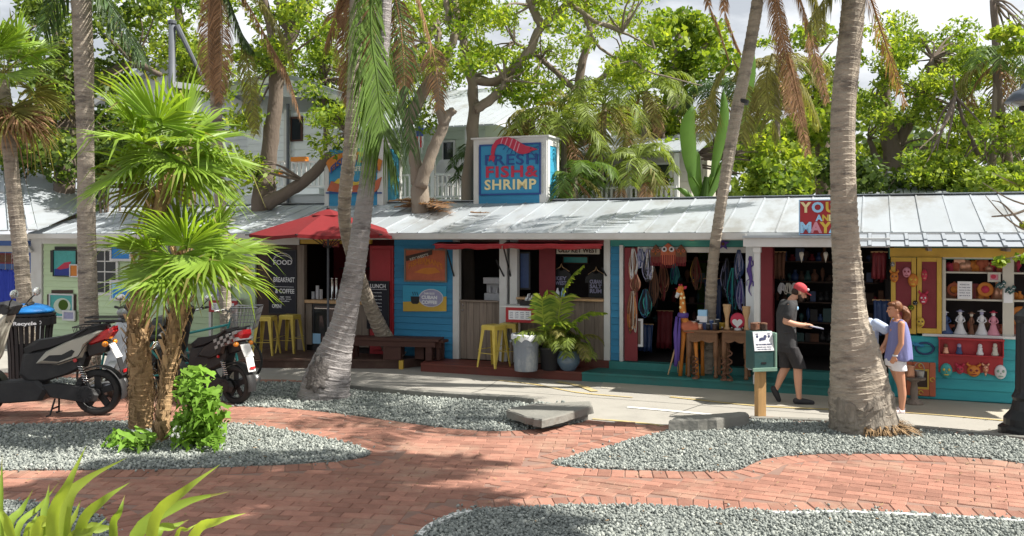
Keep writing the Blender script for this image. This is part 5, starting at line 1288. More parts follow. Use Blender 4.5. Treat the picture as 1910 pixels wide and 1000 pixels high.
for(x,y,lab)in((1866,532,'dark green metal gecko with white spots left of the window mullion'),(1884,541,'dark green metal gecko with white spots on the window mullion')):
 n=KN+.05;K_=lambda a,b:Vector((U(x+a,n),-n,fz(x+a,y+b,n)))
 t=fthing('gecko_ornament',lab,'ornament',U(x,n),n,fz(x,y+10,n),'metal geckos at the kiosk window')
 part('body',M['box_green'],t,lambda q:q.tube(catmull([K_(-9,5),K_(-4,0),K_(2,3),K_(6,-4),K_(10,-2)],4),[.008,.012,.02,.028,.034,.036,.036,.034,.03,.026,.022,.02,.024,.028,.026,.02,.01],8,sy=.5),smooth=True)
 for a,b in((-3,-6),(-1,8),(5,-9),(7,4)):part('leg',M['box_green'],t,lambda q:q.tube([K_(a*.6,0),K_(a,b*.7),K_(a+2,b)],[.012,.010,.012],6,sy=.6))
 part('spots',M['white_item'],t,lambda q:[q.ell(K_(a,b)+Vector((0,-.02,0)),(.008,.006,.008),nu=6,nv=4)for a,b in((-2,1),(1,2),(3,0),(5,-3),(7,-3),(-5,3))])
# figurines on the sill
def figurine(label,x,ytop,ybot,n,mk,mk2,base_z=None,wide=.33,hat=None):
 u=U(x,n);zb=fz(x,ybot,n)if base_z is None else base_z;h=fz(x,ytop,n)-zb
 t=fthing('figurine',label,'figurine',u,n,zb,'painted lady figurines on the kiosk sill')
 part('gown',M[mk],t,lambda q:q.lathe([(h*wide*.62,0),(h*wide*.58,.02),(h*wide*.35,h*.25),(h*wide*.2,h*.5),(h*wide*.27,h*.66),(h*wide*.24,h*.74),(h*.045,h*.79),(h*.04,h*.82)],(u,-n,zb),14,sq=(1,.8)),smooth=True)
 part('head',M[mk2],t,lambda q:q.ell((u,-n,zb+h*.87),(h*.075,h*.075,h*.09),nu=10,nv=8),smooth=True)
 for s in(-1,1):part('arm',M[mk],t,lambda q:q.tube([(u+s*h*wide*.26,-n,zb+h*.70),(u+s*h*wide*.40,-n-.02,zb+h*.55),(u+s*h*wide*.12,-n-.05,zb+h*.48)],[h*.035,h*.03,h*.025],6),smooth=True)
 part('hat',M[hat or mk],t,lambda q:q.lathe([(h*.15,0),(h*.155,.006),(h*.07,.012),(h*.05,h*.07),(.002,h*.08)],(u,-n,zb+h*.93),12),smooth=True)
for a in(('navy blue lady figurine in a wide white hat at the left of the sill',1763,580,630,'navy_item','lilac_item',.55,'white_item'),('white and lilac skeleton lady figurine second on the sill',1791,578,628,'white_item','white_item',.42,'lilac_item'),('thin dark standing figurine in the middle of the sill',1812,582,628,'rust','house_beige',.22,None),
          ('white lady figurine with a pale bonnet fourth on the sill',1831,578,628,'white_item','lilac_item',.40,None),('pink and white skeleton lady figurine at the right of the sill',1853,580,629,'pink_letter','white_item',.42,'letter_red')):
 figurine(a[0],a[1],a[2],a[3],KN-.05,a[4],a[5],sz+.0125,a[6],a[7])
# red shelf rack under the sill
n=KN+.024;u0,u1,z0,z1=fr(1751,631,1872,700,KN+.1)
z1=sz-.031;rk=fthing('wall_rack','dark red wooden shelf rack fixed to the teal siding under the kiosk window','shelf',(u0+u1)/2,KN,z0)
zm=fz(1812,663,KN+.1)
def scal(q):
 k=20;pts=[(u0,z1),(u0,z0+.03)]+[(u0+(u1-u0)*i/k,z0+.02-.02*math.sin(i/k*PI*5))for i in range(k+1)]+[(u1,z1)]
 q.prism(pts[::1],lambda x,y,s:(x,-(n+(0,.02)[s]),y))
part('back_board',M['red_paint'],rk,scal);part('shelf',M['red_paint'],rk,lambda q:fb(q,u0,u1,n+.021,n+.12,zm-.012,zm+.008),.004);part('top_board',M['red_paint'],rk,lambda q:fb(q,u0-.01,u1+.01,n+.021,n+.12,z1-.025,z1-.002),.004)
part('side_board',M['red_paint'],rk,lambda q:[fb(q,u0,u0+.016,n+.021,n+.115,zm+.009,z1-.026),fb(q,u1-.016,u1,n+.021,n+.115,zm+.009,z1-.026)])
for x,h,mk,mk2,lab in((1764,.14,'copper','rust','brown totem figurine at the left of the red rack shelf'),(1789,.15,'navy_item','lilac_item','blue grey figurine second on the red rack shelf'),(1828,.16,'white_item','white_item','white kneeling figurine third on the red rack shelf'),(1856,.18,'house_beige','house_beige','beige monkey figurine at the right of the red rack shelf')):
 nn=n+.07;u=U(x,nn);zb=zm+.0085;t=fthing('figurine',lab,'figurine',u,nn,zb,'figurines on the red rack')
 part('body',M[mk],t,lambda q:q.lathe([(.045,0),(.05,.02),(.038,h*.3),(.03,h*.55),(.035,h*.65),(.018,h*.72)],(u,-nn,zb),12,sq=(1,.7)),smooth=True);part('head',M[mk2],t,lambda q:q.ell((u,-nn,zb+h*.84),(.03,.028,.034),nu=10,nv=7),smooth=True)
def mask(label,x,y,wpx,hpx,n,mk,mk2,grp,horns=0,teeth=1,tail=0):
 u,z=U(x,n),fz(x,y,n);w,h=wpx/127/2,hpx/127/2
 t=fthing('carved_mask',label,'mask',u,n,z-h,grp)
 part('face',M[mk],t,lambda q:q.ell((u,-n-.004,z),(w,.05,h),nu=16,nv=12),smooth=True)
 for s in(-1,1):
  part('eye',M[mk2],t,lambda q:q.ell((u+s*w*.42,-n-.045,z+h*.15),(w*.24,.018,h*.2),nu=10,nv=6),smooth=True)
  if horns:part('horn',M[mk],t,lambda q:q.tube([(u+s*w*.5,-n-.02,z+h*.8),(u+s*w*1.0,-n-.02,z+h*1.2),(u+s*w*.8,-n-.02,z+h*1.5)],[.02,.015,.004],6),smooth=True)
 part('nose',M[mk2],t,lambda q:q.add([(u-w*.14,-n-.048,z-h*.22),(u+w*.14,-n-.048,z-h*.22),(u,-n-.048,z+h*.05),(u,-n-.08,z-h*.2)],[(0,1,3),(1,2,3),(2,0,3)]))
 part('mouth',M[mk2],t,lambda q:q.ell((u,-n-.036,z-h*.52),(w*.5,.016,h*.13),nu=12,nv=6),smooth=True)
 if tail:part('tail',M[mk],t,lambda q:q.tube([(u,-n-.02,z-h*.9),(u,-n-.02,z-h*1.7)],[w*.5,.006],8),smooth=True)
MG='masks hanging under the red rack'
mask('teal painted skull mask hanging leftmost under the red rack',1765,691,21,28,n+.03,'teal_item','yellow',MG)
mask('small dark red mask hanging second under the red rack',1790,689,14,17,n+.03,'letter_red','rust',MG,1)
mask('orange round mask with grinning teeth in the middle under the red rack',1816,692,23,22,n+.03,'orange','maroon',MG,1)
mask('thin copper horned mask hanging fourth under the red rack',1838,688,11,16,n+.03,'copper','terracotta',MG,1,tail=1)
mask('white skull mask with green eyes and red rim, rightmost under the red rack',1866,694,20,27,n+.03,'white_item','box_green_pale',MG)
MS='masks hanging on the yellow shutters';nn=KN+.075
mask('small grey mask at the top left of the shutters',1665,493,8,10,nn,'silver_paint','black',MS);mask('orange sun mask on the left shutter',1668,517,15,20,nn,'orange','rust',MS,1);mask('pink balloon shaped mask near the middle post of the shutters',1691,508,15,20,nn,'pink_letter','maroon',MS)
mask('large orange mask on the middle post of the shutters',1703,523,18,26,nn,'orange','yellow',MS,tail=0);mask('red long-faced mask high on the right shutter',1724,513,11,22,nn,'letter_red','copper',MS);mask('red mask with white teeth low on the right shutter',1722,557,15,22,nn,'letter_red','white_item',MS,1)
mask('small black mask on the right shutter',1707,565,9,9,nn,'black','silver_paint',MS);mask('yellow carved mask at the bottom of the right shutter',1717,601,14,19,nn,'yellow','rust',MS);mask('small green bird mask at the bottom of the middle post',1699,574,11,10,nn,'leaf_bright','yellow',MS)
# blue ring wreath
nn=KN+.035;t=fthing('wreath_ornament','dark blue ring ornament on the teal siding left of the red rack','ornament',U(1725,nn),nn,fz(1725,662,nn))
part('ring',M['navy_item'],t,lambda q:q.tube([(U(1725,nn)+.12*math.cos(2*PI*k/24),-nn,fz(1725,650,nn)+.085*math.sin(2*PI*k/24))for k in range(25)],.016,6,cap=False),smooth=True)
part('bow',M['blue_siding'],t,lambda q:[q.ell((U(1710,nn),-nn,fz(1710,643,nn)),(.06,.02,.03)),q.ell((U(1718,nn),-nn,fz(1718,645,nn)),(.05,.02,.025)),q.ell((U(1701,nn),-nn,fz(1701,641,nn)),(.04,.02,.03))],smooth=True)
# red carved frame leaning on the wall and pedestal
t,u0,u1,z0,z1=flat('carved_mirror','red and gold carved mirror hanging on the teal siding behind the woman','frame',1690,675,1745,738,KN+.03,None)
w,h=u1-u0,z1-z0
part('frame',M['terracotta'],t,lambda q:[fb(q,u0,u0+w*.22,KN+.03,KN+.07,z0,z1),fb(q,u1-w*.22,u1,KN+.03,KN+.07,z0,z1),fb(q,u0+w*.22,u1-w*.22,KN+.03,KN+.069,z0,z0+h*.2),fb(q,u0+w*.22,u1-w*.22,KN+.03,KN+.069,z1-h*.2,z1)],.012)
part('inner_frame',M['yellow_frame'],t,lambda q:[fb(q,u0+w*.221,u0+w*.28,KN+.03,KN+.06,z0+h*.2,z1-h*.2),fb(q,u1-w*.28,u1-w*.221,KN+.03,KN+.06,z0+h*.2,z1-h*.2),fb(q,u0+w*.281,u1-w*.281,KN+.03,KN+.059,z1-h*.26,z1-h*.2),fb(q,u0+w*.281,u1-w*.281,KN+.03,KN+.059,z0+h*.2,z0+h*.26)])
part('mirror',M['brown_wall'],t,lambda q:fb(q,u0+w*.22,u1-w*.22,KN+.03,KN+.045,z0+h*.2,z1-h*.2))
[part('scroll',M['yellow'],t,lambda q:q.tube([(u0+w*fx+.028*math.cos(k*.5),-(KN+.075),z0+h*fy+.028*math.sin(k*.5))for k in range(11)],.008,5))for fx,fy in((.5,.9),(.5,.1),(.11,.5),(.89,.5))]
n=.95;u=U(1705,n);zt2=fz(1705,704,n);t=fthing('pedestal','round wooden pedestal table beside the woman','table',u,n,.005)
part('table_top',M['weathered'],t,lambda q:q.lathe([(.15,zt2-.03),(.16,zt2-.015),(.16,zt2)],(u,-n,0),20));part('column',M['weathered'],t,lambda q:q.lathe([(.13,.005),(.12,.04),(.05,.08),(.055,.2),(.04,zt2-.08),(.10,zt2-.031)],(u,-n,0),14),smooth=True)
t=fthing('copper_pot','shiny copper mug on the round pedestal table','pot',u-.06,n,zt2);part('pot',M['copper'],t,lambda q:q.lathe([(.07,0),(.075,.02),(.072,.16),(.078,.17),(.066,.165),(.06,.02)],(u-.06,-n,zt2),16),smooth=True);part('handle',M['copper'],t,lambda q:q.tube([(u-.13,-n,zt2+.13),(u-.17,-n,zt2+.11),(u-.17,-n,zt2+.06),(u-.13,-n,zt2+.04)],.008,6))
t=fthing('wire_basket','small wire basket with an arched handle on the pedestal table','basket',u+.07,n-.03,zt2);part('basket',M['steel'],t,lambda q:[q.lathe([(.06,.001),(.075,.10),(.073,.10),(.058,.003)],(u+.07,-n+.03,zt2),12)]);part('handle',M['steel'],t,lambda q:q.tube([(u+.07+.07*math.cos(a),-n+.03,zt2+.10+.12*math.sin(a))for a in[PI*i/10 for i in range(11)]],.006,5))
# ------------------------------------------------------------------ blue neighbour porch, far left
t=fthing('porch_shop','blue porch shop at the far left with white beam and grey metal gable roof','shop building',U(20),0,0)
part('wall',M['porch_blue'],t,lambda q:fb(q,U(-190),U(58),-1.6,-1.5,0,2.4))
part('beam',M['white_paint'],t,lambda q:fb(q,U(-190),U(59.5),.0,.08,fz(20,449),fz(20,437)))
part('beam',M['porch_blue'],t,lambda q:fb(q,U(-190),U(59.5),.0,.06,fz(20,458),fz(20,449.5)))
part('valance',M['house_beige'],t,lambda q:fb(q,U(-190),U(46),.0,.03,fz(20,470),fz(20,458.5)))
part('post',M['porch_blue'],t,lambda q:fb(q,U(46.5),U(59),-.1,.02,0,fz(20,459)))
part('brace',M['white_paint'],t,lambda q:q.bar((U(45,.09),-.1,fz(45,449)),(U(60,.09),-.1,fz(60,470)),.06))
part('floor',M['brown_deck'],t,lambda q:fb(q,U(-190),U(58),-1.5,.2,.0,.16))
for i,x in enumerate((-14,-2,10,22)):
 t2=fthing('hanging_dress',('deep blue garment outermost in the far left porch, furthest from the white post','deep blue garment, third from the white post in the far left porch','deep blue garment, second from the white post in the far left porch','deep blue garment nearest the white post in the far left porch')[i],'clothing',U(x,-.1),-.1,.65,'blue garments in the far left porch')
 def dress(q):
  u=U(x,-.1);k=8;vs=[]
  for z,w in((1.66,.05),(1.6,.13),(1.3,.11),(1.0,.15),(.65,.19)):
   for j in range(k+1):vs.append((u-w+2*w*j/k,.1-.03*math.cos(j*2.2+x),z))
  q.add(vs,[(r*(k+1)+j,r*(k+1)+j+1,(r+1)*(k+1)+j+1,(r+1)*(k+1)+j)for r in range(4)for j in range(k)])
 o=part('cloth',M['blue_cloth'],t2,dress,smooth=True);s_=o.modifiers.new('s','SOLIDIFY');s_.thickness=.02
 part('hanger',M['pale_wood'],t2,lambda q:q.tube([(U(x,-.1)-.12,.1,1.6),(U(x,-.1),.1,1.68),(U(x,-.1)+.12,.1,1.6)],.008,5));part('hook',M['chrome'],t2,lambda q:q.tube([(U(x,-.1),.1,1.68),(U(x,-.1),.1,fz(20,470)+.01)],.004,5))
t2,*_=framed('shop_sign','dim red sign board hanging in the far left porch','sign',-10,472,26,492,-.3,'maroon','rust',.04)
# gable roof of the neighbour (pale metal)
gl0,gr0=P(-120,440,20.0),P(62,440,19.2)
A1,A2=P(-60,436,19.6),P(140,384,21.5)
rid1,rid2=P(-140,300,22.5),P(42,311,24.5)
ev1,ev2=P(-190,436,18.9),P(70,430,19.8)
far=P(190,378,22.8)
for k in range(14):
 s0,s1=k/14,(k+1)/14-.004
 a,b,c,d=ev1.lerp(ev2,s0),ev1.lerp(ev2,s1),rid1.lerp(rid2,s1),rid1.lerp(rid2,s0)
 nrm=(b-a).cross(d-a).normalized();q=MB();off=Vector((t.location.x,t.location.y,0))
 q.add([a,b,c,d]+[v+nrm*.03 for v in(a,b,c,d)],[(3,2,1,0),(4,5,6,7),(0,1,5,4),(1,2,6,5),(2,3,7,6),(3,0,4,7)])
 e=a.lerp(b,.04);f_=d.lerp(c,.04)
 q.add([a+nrm*.031,e+nrm*.031,f_+nrm*.031,d+nrm*.031,a+nrm*.07,e+nrm*.07,f_+nrm*.07,d+nrm*.07],[(0,3,2,1),(4,5,6,7),(0,1,5,4),(1,2,6,5),(2,3,7,6),(3,0,4,7)])
 # to facade-local coordinates of the porch thing
 R=Matrix.Rotation(-FTH,3,'Z');O0=W(U(20),0,0);q.v=[tuple(R@(Vector(v)-O0))for v in q.v]
 o=q.build('roof_panel',M['roof_metal']);o.parent=t
def hip(q):
 R=Matrix.Rotation(-FTH,3,'Z');O0=W(U(20),0,0)
 vs=[ev2,far,rid2];nrm=(far-ev2).cross(rid2-ev2).normalized()
 vs=vs+[v+nrm*.03 for v in vs];q.add([R@(v-O0)for v in vs],[(2,1,0),(3,4,5),(0,1,4,3),(1,2,5,4),(2,0,3,5)])
mb=MB();hip(mb);o=mb.build('roof_hip',M['roof_metal']);o.parent=t
# ================================================================== STREET FURNITURE
p=G(1418,782);t=wthing('donation_box','dark green metal donation box with a paper notice on a wooden post','box',p)
d=p.y;mz=lambda y:CAMH-(y-HY)/FPX*d;rz=.22
R_=Matrix.Rotation(rz,3,'Z');MBX=lambda x,y,z:p+R_@Vector((x,y,0))+Vector((0,0,z))
def rbox(q,x0,x1,y0,y1,z0,z1,m=None):
 vs=[MBX(x,y,z)for z in(z0,z1)for x,y in((x0,y0),(x1,y0),(x1,y1),(x0,y1))]
 q.add(vs,[(0,3,2,1),(4,5,6,7),(0,1,5,4),(1,2,6,5),(2,3,7,6),(3,0,4,7)],m)
part('post',M['post_wood'],t,lambda q:rbox(q,-.058,.058,-.055,.055,-.02,mz(687)),.004)
zb,zt=mz(688),mz(617);hw=.15
part('body',M['box_green'],t,lambda q:q.prism([(-.11,zb),(.13,zb),(.13,zt),(-.05,zt),(-.11,zt-.27)],lambda x,y,s:MBX((-hw,hw)[s],x,y)),.012)
part('lid_rim',M['box_green_pale'],t,lambda q:rbox(q,hw-.001,hw+.035,-.12,.14,zb-.015,zt-.02),.01)  # paler green paints in the sunlight on the box's right edge
part('lid_rim',M['box_green_pale'],t,lambda q:rbox(q,-hw-.02,hw+.033,-.125,-.111,zb-.02,zb+.03),.004)
nz=Vector((0,-.14,.045)).normalized()
def notice(q):
 q.add([MBX(-hw+.01,-.118,zt-.255),MBX(hw-.01,-.118,zt-.255),MBX(hw-.01,-.062,zt-.005),MBX(-hw+.01,-.062,zt-.005),
           MBX(-hw+.01,-.108,zt-.255),MBX(hw-.01,-.108,zt-.255),MBX(hw-.01,-.050,zt-.005),MBX(-hw+.01,-.050,zt-.005)],[(0,1,2,3),(7,6,5,4),(0,4,5,1),(1,5,6,2),(2,6,7,3),(3,7,4,0)])
part('notice',M['paper'],t,notice)
def nprint(q):
 def pl(x,v,e):return MBX(x,-.118+.056*v-.0015-e,zt-.255+.25*v)
 def tx(s,v,h,w):
  vs,fs=text_geo(s,1,.5,.03);xs=[a.x for a in vs];sc=w/(max(xs)-min(xs))
  q.add([pl(a.x*sc,v+a.y*h/.175,.001+.001*a.z)for a in vs],fs)
 tx('HELP OUR ANIMAL FRIENDS',.30,.018,.23);tx('donations for rescue - thank you',.18,.014,.22);tx('every coin helps a stray',.07,.014,.20)
 def el(cx,cv,rx,rv,k=14):
  q.prism([(cx+rx*math.cos(2*PI*i/k),cv+rv*math.sin(2*PI*i/k))for i in range(k)],lambda x,v,s:pl(x,v,(.0,.002)[s]))
 for c in(-.085,.085):
  el(c,.75,.016,.07);[el(c+dx,.88,.006,.03,8)for dx in(-.014,0,.014)]
 el(-.01,.62,.05,.08);el(.03,.74,.022,.09);el(-.045,.56,.02,.05)
part('print',M['ink'],t,nprint)['kind']='stuff'
part('diamond_badge',M['yellow_frame'],t,lambda q:q.prism([(-.05,0),(0,-.035),(.05,0),(0,.035)],lambda x,y,s:MBX(x,-.094-(0,.008)[s]+y*-.12,zb+.19+y)))
part('slot',M['black'],t,lambda q:rbox(q,-.04,.03,-.115,-.100,zb+.08,zb+.105))
for i,(x,y,mk)in enumerate(((-.07,.02,'rust'),(.0,.05,'copper'),(.06,.0,'brown_wall'))):
 t2=wthing('rusty_tin',('rusty round tin on the left of the donation box top','copper coloured tin in the middle of the donation box top','dark tin at the right of the donation box top')[i],'tin',MBX(x,y,zt));part('tin',M[mk],t2,lambda q:q.lathe([(.045,0),(.05,.02),(.048,.075),(.05,.08),(.04,.085)],MBX(x,y+.02,zt+.001),12),smooth=True);part('lid',M['rust'],t2,lambda q:q.lathe([(.05,.0855),(.05,.1),(.01,.107)],MBX(x,y+.02,zt+.001),12))
# street lamp at the right edge
p=G(1917,810);t=wthing('street_lamp','black fluted street lamp post at the right edge with a grey hanging shade','street lamp',p);d=p.y
def lamp(q):
 n=24;prof=[(.33,-.02),(.33,.08),(.27,.12),(.27,.20),(.19,.30),(.165,.42),(.18,.46),(.15,.52),(.14,.56),(.13,1.38),(.15,1.42),(.15,1.47),(.06,1.56),(.035,1.65),(.032,3.58),(.035,3.62)]
 vs=[]
 for i,(r,z)in enumerate(prof):
  for j in range(n):rr=r*(1-(.07 if j%2 and .5<z<1.4 else 0));vs.append((p.x+rr*math.cos(2*PI*j/n),p.y+rr*math.sin(2*PI*j/n),z))
 k=len(prof);q.add(vs,[(i*n+j,i*n+(j+1)%n,(i+1)*n+(j+1)%n,(i+1)*n+j)for i in range(k-1)for j in range(n)]+[tuple((k-1)*n+j for j in range(n))])
part('post',M['lamp_black'],t,lamp)
zs=CAMH-(190-HY)/FPX*d
part('neck',M['lamp_black'],t,lambda q:q.lathe([(.034,3.621),(.034,zs-.12),(.10,zs-.1),(.10,zs-.06)],p,16),smooth=True)
part('globe',M['stall_glass'],t,lambda q:q.lathe([(.10,zs-.059),(.17,zs-.03),(.20,zs+.02)],p,20),smooth=True)
part('shade',M['lamp_shade'],t,lambda q:q.lathe([(.255,zs),(.26,zs+.012),(.17,zs+.12),(.08,zs+.17),(.07,zs+.22),(.02,zs+.25),(.0,zs+.30)],p,24),smooth=True)
# second lamp pole behind the fan palm
dp=19.0;b=P(321,440,dp);t=wthing('lamp_pole','plain grey lamp pole with a side arm behind the fan palm, upper left','pole',Vector((b.x,b.y,-.02)))
hz=lambda y:CAMH-(y-HY)/FPX*dp
part('pole',M['pole_grey'],t,lambda q:q.tube([(b.x,b.y,-.02),(b.x,b.y,hz(42))],[.085,.07],12),smooth=True)
part('arm',M['house_white'],t,lambda q:q.bar((b.x+.06,b.y,hz(158)),(b.x+.75,b.y,hz(166)),.09,.12))
part('stay',M['pole_grey'],t,lambda q:q.tube([(b.x+.1,b.y,hz(48)),(b.x+.66,b.y,hz(150))],[.06,.03],8))
part('cap',M['pole_grey'],t,lambda q:q.lathe([(.09,0),(.09,.06),(.02,.1)],(b.x,b.y,hz(42)-.03),12))
# recycle bin
dB=13.9;b=P(55,440,dB);b.z=0;t=wthing('recycle_bin','round black slatted recycling bin with a blue lid behind the left scooter','bin',b)
rB=.315;zT=CAMH-(583-HY)/FPX*dB;zl=.06
part('base_ring',M['black'],t,lambda q:q.lathe([(rB-.06,.0),(rB-.04,.0),(rB-.04,.07),(rB-.06,.07)],b,28))
part('top_ring',M['black'],t,lambda q:q.lathe([(rB-.03,zT-.05),(rB+.05,zT-.04),(rB+.055,zT-.01),(rB-.02,zT)],b,28))
part('liner',M['rubber'],t,lambda q:q.lathe([(rB-.12,.03),(rB-.11,zT*.62)],b,24))
for k in range(26):
 a=2*PI*k/26;R2=Matrix.Rotation(a,3,'Z')
 q=MB();pts=[(rB-.045,.071),(rB-.03,zT*.5),(rB+.0,zT*.8),(rB+.03,zT-.045)]
 for(r0,z0),(r1,z1)in zip(pts[:-1],pts[1:]):q.bar(b+R2@Vector((r0,0,z0)),b+R2@Vector((r1,0,z1)),.05,.012,up=R2@Vector((1,0,0)))
 q.build('slat',M['black'],t)
part('lid',M['bin_blue'],t,lambda q:q.lathe([(rB+.0,zT+.001),(rB+.03,zT+.02),(rB+.03,zT+.04),(rB-.06,zT+.10),(.13,zT+.135),(.12,zT+.12),(.0,zT+.11)],b,28),smooth=True)
def cyc(q):
 vs,fs=text_geo('Recycle',1,.5,.03);w=max(v.x for v in vs)-min(v.x for v in vs);sc=.27/w
 for v_,f_ in((vs,fs),):
  q.add([b+Vector(((rB+.06+v.z*.004)*math.sin(.30+v.x*sc/rB),-(rB+.06+v.z*.004)*math.cos(.30+v.x*sc/rB),zT-.16+v.y*.07))for v in v_],f_)
 for s in(-1,1):
  c=.30+s*.18/rB
  q.add([b+Vector(((rB+.06)*math.sin(c+.028/rB*math.cos(2*PI*i/14)*rr),-(rB+.06)*math.cos(c),zT-.13+.028*math.sin(2*PI*i/14)*rr))for rr in(1,.5)for i in range(14)],[(i,(i+1)%14,14+(i+1)%14,14+i)for i in range(14)])
part('lettering',M['paper'],t,cyc)
part('label_band',M['black'],t,lambda q:q.lathe([(rB+.052,zT-.18),(rB+.054,zT-.18),(rB+.054,zT-.055),(rB+.05,zT-.055)],b,40))
# ================================================================== SCOOTERS
def S(cx,cy):return((380-cx)/287.0,(748-cy)/287.0)
def sp(q,pts,w,m=None,ch=.03,sc=.88,y0=None):
 P2=[S(*a)for a in pts];n=len(P2);cx=sum(a for a,_ in P2)/n;cz=sum(a for _,a in P2)/n;vs=[]
 ya,yb=(-w,w)if y0 is None else(y0,w)
 for y,s in((ya,sc),(ya+ch,1),(yb-ch,1),(yb,sc)):
  vs+=[(cx+(x-cx)*s,y,cz+(z-cz)*s)for x,z in P2]
 a=sum(P2[i][0]*P2[(i+1)%n][1]-P2[(i+1)%n][0]*P2[i][1]for i in range(n))
 fs=[tuple(range(n)),tuple(range(3*n+n-1,3*n-1,-1))]+[(k*n+i,(k+1)*n+i,(k+1)*n+(i+1)%n,k*n+(i+1)%n)for k in range(3)for i in range(n)]
 if a<0:fs=[f[::-1]for f in fs]
 q.add(vs,fs,m)
def make_scooter(label,loc,rz,pal,front=True,rack=True):
 t=thing('scooter',label,'scooter',loc,rz);B=M[pal['body']]
 def wheel(x):
  r=.315
  w=part('wheel',M['rubber'],t,lambda q:q.lathe([(r-.085,-.045),(r-.03,-.062),(r-.008,-.045),(r,0),(r-.008,.045),(r-.03,.062),(r-.085,.045)],(x,0,r),30,ax='y',cap=False),smooth=True)
  part('rim',M[pal['rim']],w,lambda q:[q.lathe([(r-.084,-.05),(r-.10,-.03),(r-.10,.03),(r-.084,.05)],(x,0,r),30,ax='y',cap=False)]+[q.bar((x,0,r),(x+(r-.09)*math.cos(2*PI*k/5+.3),0,r+(r-.09)*math.sin(2*PI*k/5+.3)),.085,.03,up=(0,1,0))for k in range(5)]+[q.lathe([(.05,-.06),(.06,0),(.05,.06)],(x,0,r),14,ax='y')])
 wheel(0.0)
 part('lower_body',M['grey_plastic'],t,lambda q:sp(q,[(105,505),(180,490),(250,470),(330,440),(345,520),(330,560),(280,585),(190,612),(120,612),(90,585)],.13))
 part('side_panel',M[pal['panel']],t,lambda q:sp(q,[(155,542),(195,495),(285,452),(390,415),(415,414),(400,430),(350,465),(335,518),(245,548)],.175,ch=.05,sc=.8),smooth=False)
 part('panel_graphic',M[pal['graphic']],t,lambda q:sp(q,[(190,528),(215,508),(262,506),(300,486),(312,492),(300,512),(250,532)],.180,ch=.003,y0=-.180,sc=.97))
 if pal.get('check'):
  def chk(q):
   for i in range(7):
    for j in range(3):
     if(i+j)%2==0:
      x,y=285+i*20+j*4,458-i*7+j*15-6
      sp(q,[(x,y),(x+19,y-7),(x+22,y+7),(x+3,y+14)],.183,ch=.003,y0=-.183,sc=.98)
  part('chequered_stripe',M['silver_paint'],t,chk)
 part('seat',M['black'],t,lambda q:sp(q,[(104,484),(150,452),(230,440),(300,424),(372,392),(420,396),(418,412),(300,452),(190,492),(112,508)],.145,ch=.06,sc=.72),smooth=False)
 tl=part('tail_light',M['tail_red'],t,lambda q:sp(q,[(340,458),(370,428),(446,400),(450,420),(428,450),(362,472)],.135,ch=.05,sc=.75))
 part('tail_body',B,t,lambda q:sp(q,[(330,445),(372,462),(420,448),(432,462),(420,500),(350,520)],.075))
 for s in(-1,1):part('turn_signal',M['amber'],t,lambda q:q.ell((S(425,465)[0],s*.155,S(0,466)[1]),(.04,.05,.04),nu=12,nv=8),smooth=True);part('signal_stalk',M['black'],t,lambda q:q.tube([(S(420,0)[0],s*.07,S(0,466)[1]),(S(423,0)[0],s*.12,S(0,466)[1])],.014,6))
 x0,z0=S(432,468);x1,z1=S(462,522)
 part('number_plate',M['plate_white'],t,lambda q:q.add([(x0-.006,-.10,z0),(x0-.006,.10,z0),(x1-.006,.10,z1),(x1-.006,-.10,z1),(x0+.006,-.10,z0),(x0+.006,.10,z0),(x1+.006,.10,z1),(x1+.006,-.10,z1)],[(0,1,2,3),(7,6,5,4),(0,4,5,1),(1,5,6,2),(2,6,7,3),(3,7,4,0)]))
 x2,z2=S(468,545)
 mf=part('mud_flap',M[pal['flap']],t,lambda q:q.add([(x1,-.08,z1-.005),(x1,.08,z1-.005),(x2-.05,.075,z2-.16),(x2-.05,-.075,z2-.16),(x1+.012,-.08,z1-.005),(x1+.012,.08,z1-.005),(x2-.038,.075,z2-.16),(x2-.038,-.075,z2-.16)],[(0,1,2,3),(7,6,5,4),(0,4,5,1),(1,5,6,2),(2,6,7,3),(3,7,4,0)]))
 part('reflector',M['tail_red'],t,lambda q:q.cbox((x2-.056,0,z2-.10),(.006,.05,.022)))
 part('rear_fender',M['grey_plastic'],t,lambda q:q.add([(.0+.36*math.cos(a)*(1 if k==0 else 1),(-.085,.085)[k],.315+.36*math.sin(a))for a in[PI*(.30+.78*i/12)for i in range(13)]for k in(0,1)]+[(.345*math.cos(a),(-.085,.085)[k],.315+.345*math.sin(a))for a in[PI*(.30+.78*i/12)for i in range(13)]for k in(0,1)],
  [(2*i,2*i+1,2*i+3,2*i+2)for i in range(12)]+[(26+2*i,28+2*i,29+2*i,27+2*i)for i in range(12)]+[(2*i,2*i+2,28+2*i,26+2*i)for i in range(12)]+[(2*i+1,27+2*i,29+2*i,2*i+3)for i in range(12)]),smooth=True)
 part('transmission_case',M['grey_plastic'],t,lambda q:sp(q,[(175,625),(230,615),(330,628),(378,640),(395,665),(385,690),(335,692),(210,672)],.15,y0=.07,ch=.03))
 part('cooling_fan',M['black'],t,lambda q:[q.lathe([(.115,.15),(.11,.165),(.02,.17)],(S(348,0)[0],0,S(0,660)[1]),18,ax='y')]+[q.cbox((S(348,0)[0]+.08*math.cos(k*PI/6),.168,S(0,660)[1]+.08*math.sin(k*PI/6)),(.02,.006,.005),Matrix.Rotation(-k*PI/6,3,'Y'))for k in range(12)])
 part('exhaust',M['steel'],t,lambda q:q.tube([(S(330,0)[0],-.14,.34),(S(380,0)[0],-.16,.36),(S(470,0)[0],-.17,.42)],[.04,.065,.06],12),smooth=True)
 a,b=Vector((S(322,540)[0],.11,S(322,540)[1])),Vector((S(358,632)[0],.11,S(358,632)[1]))
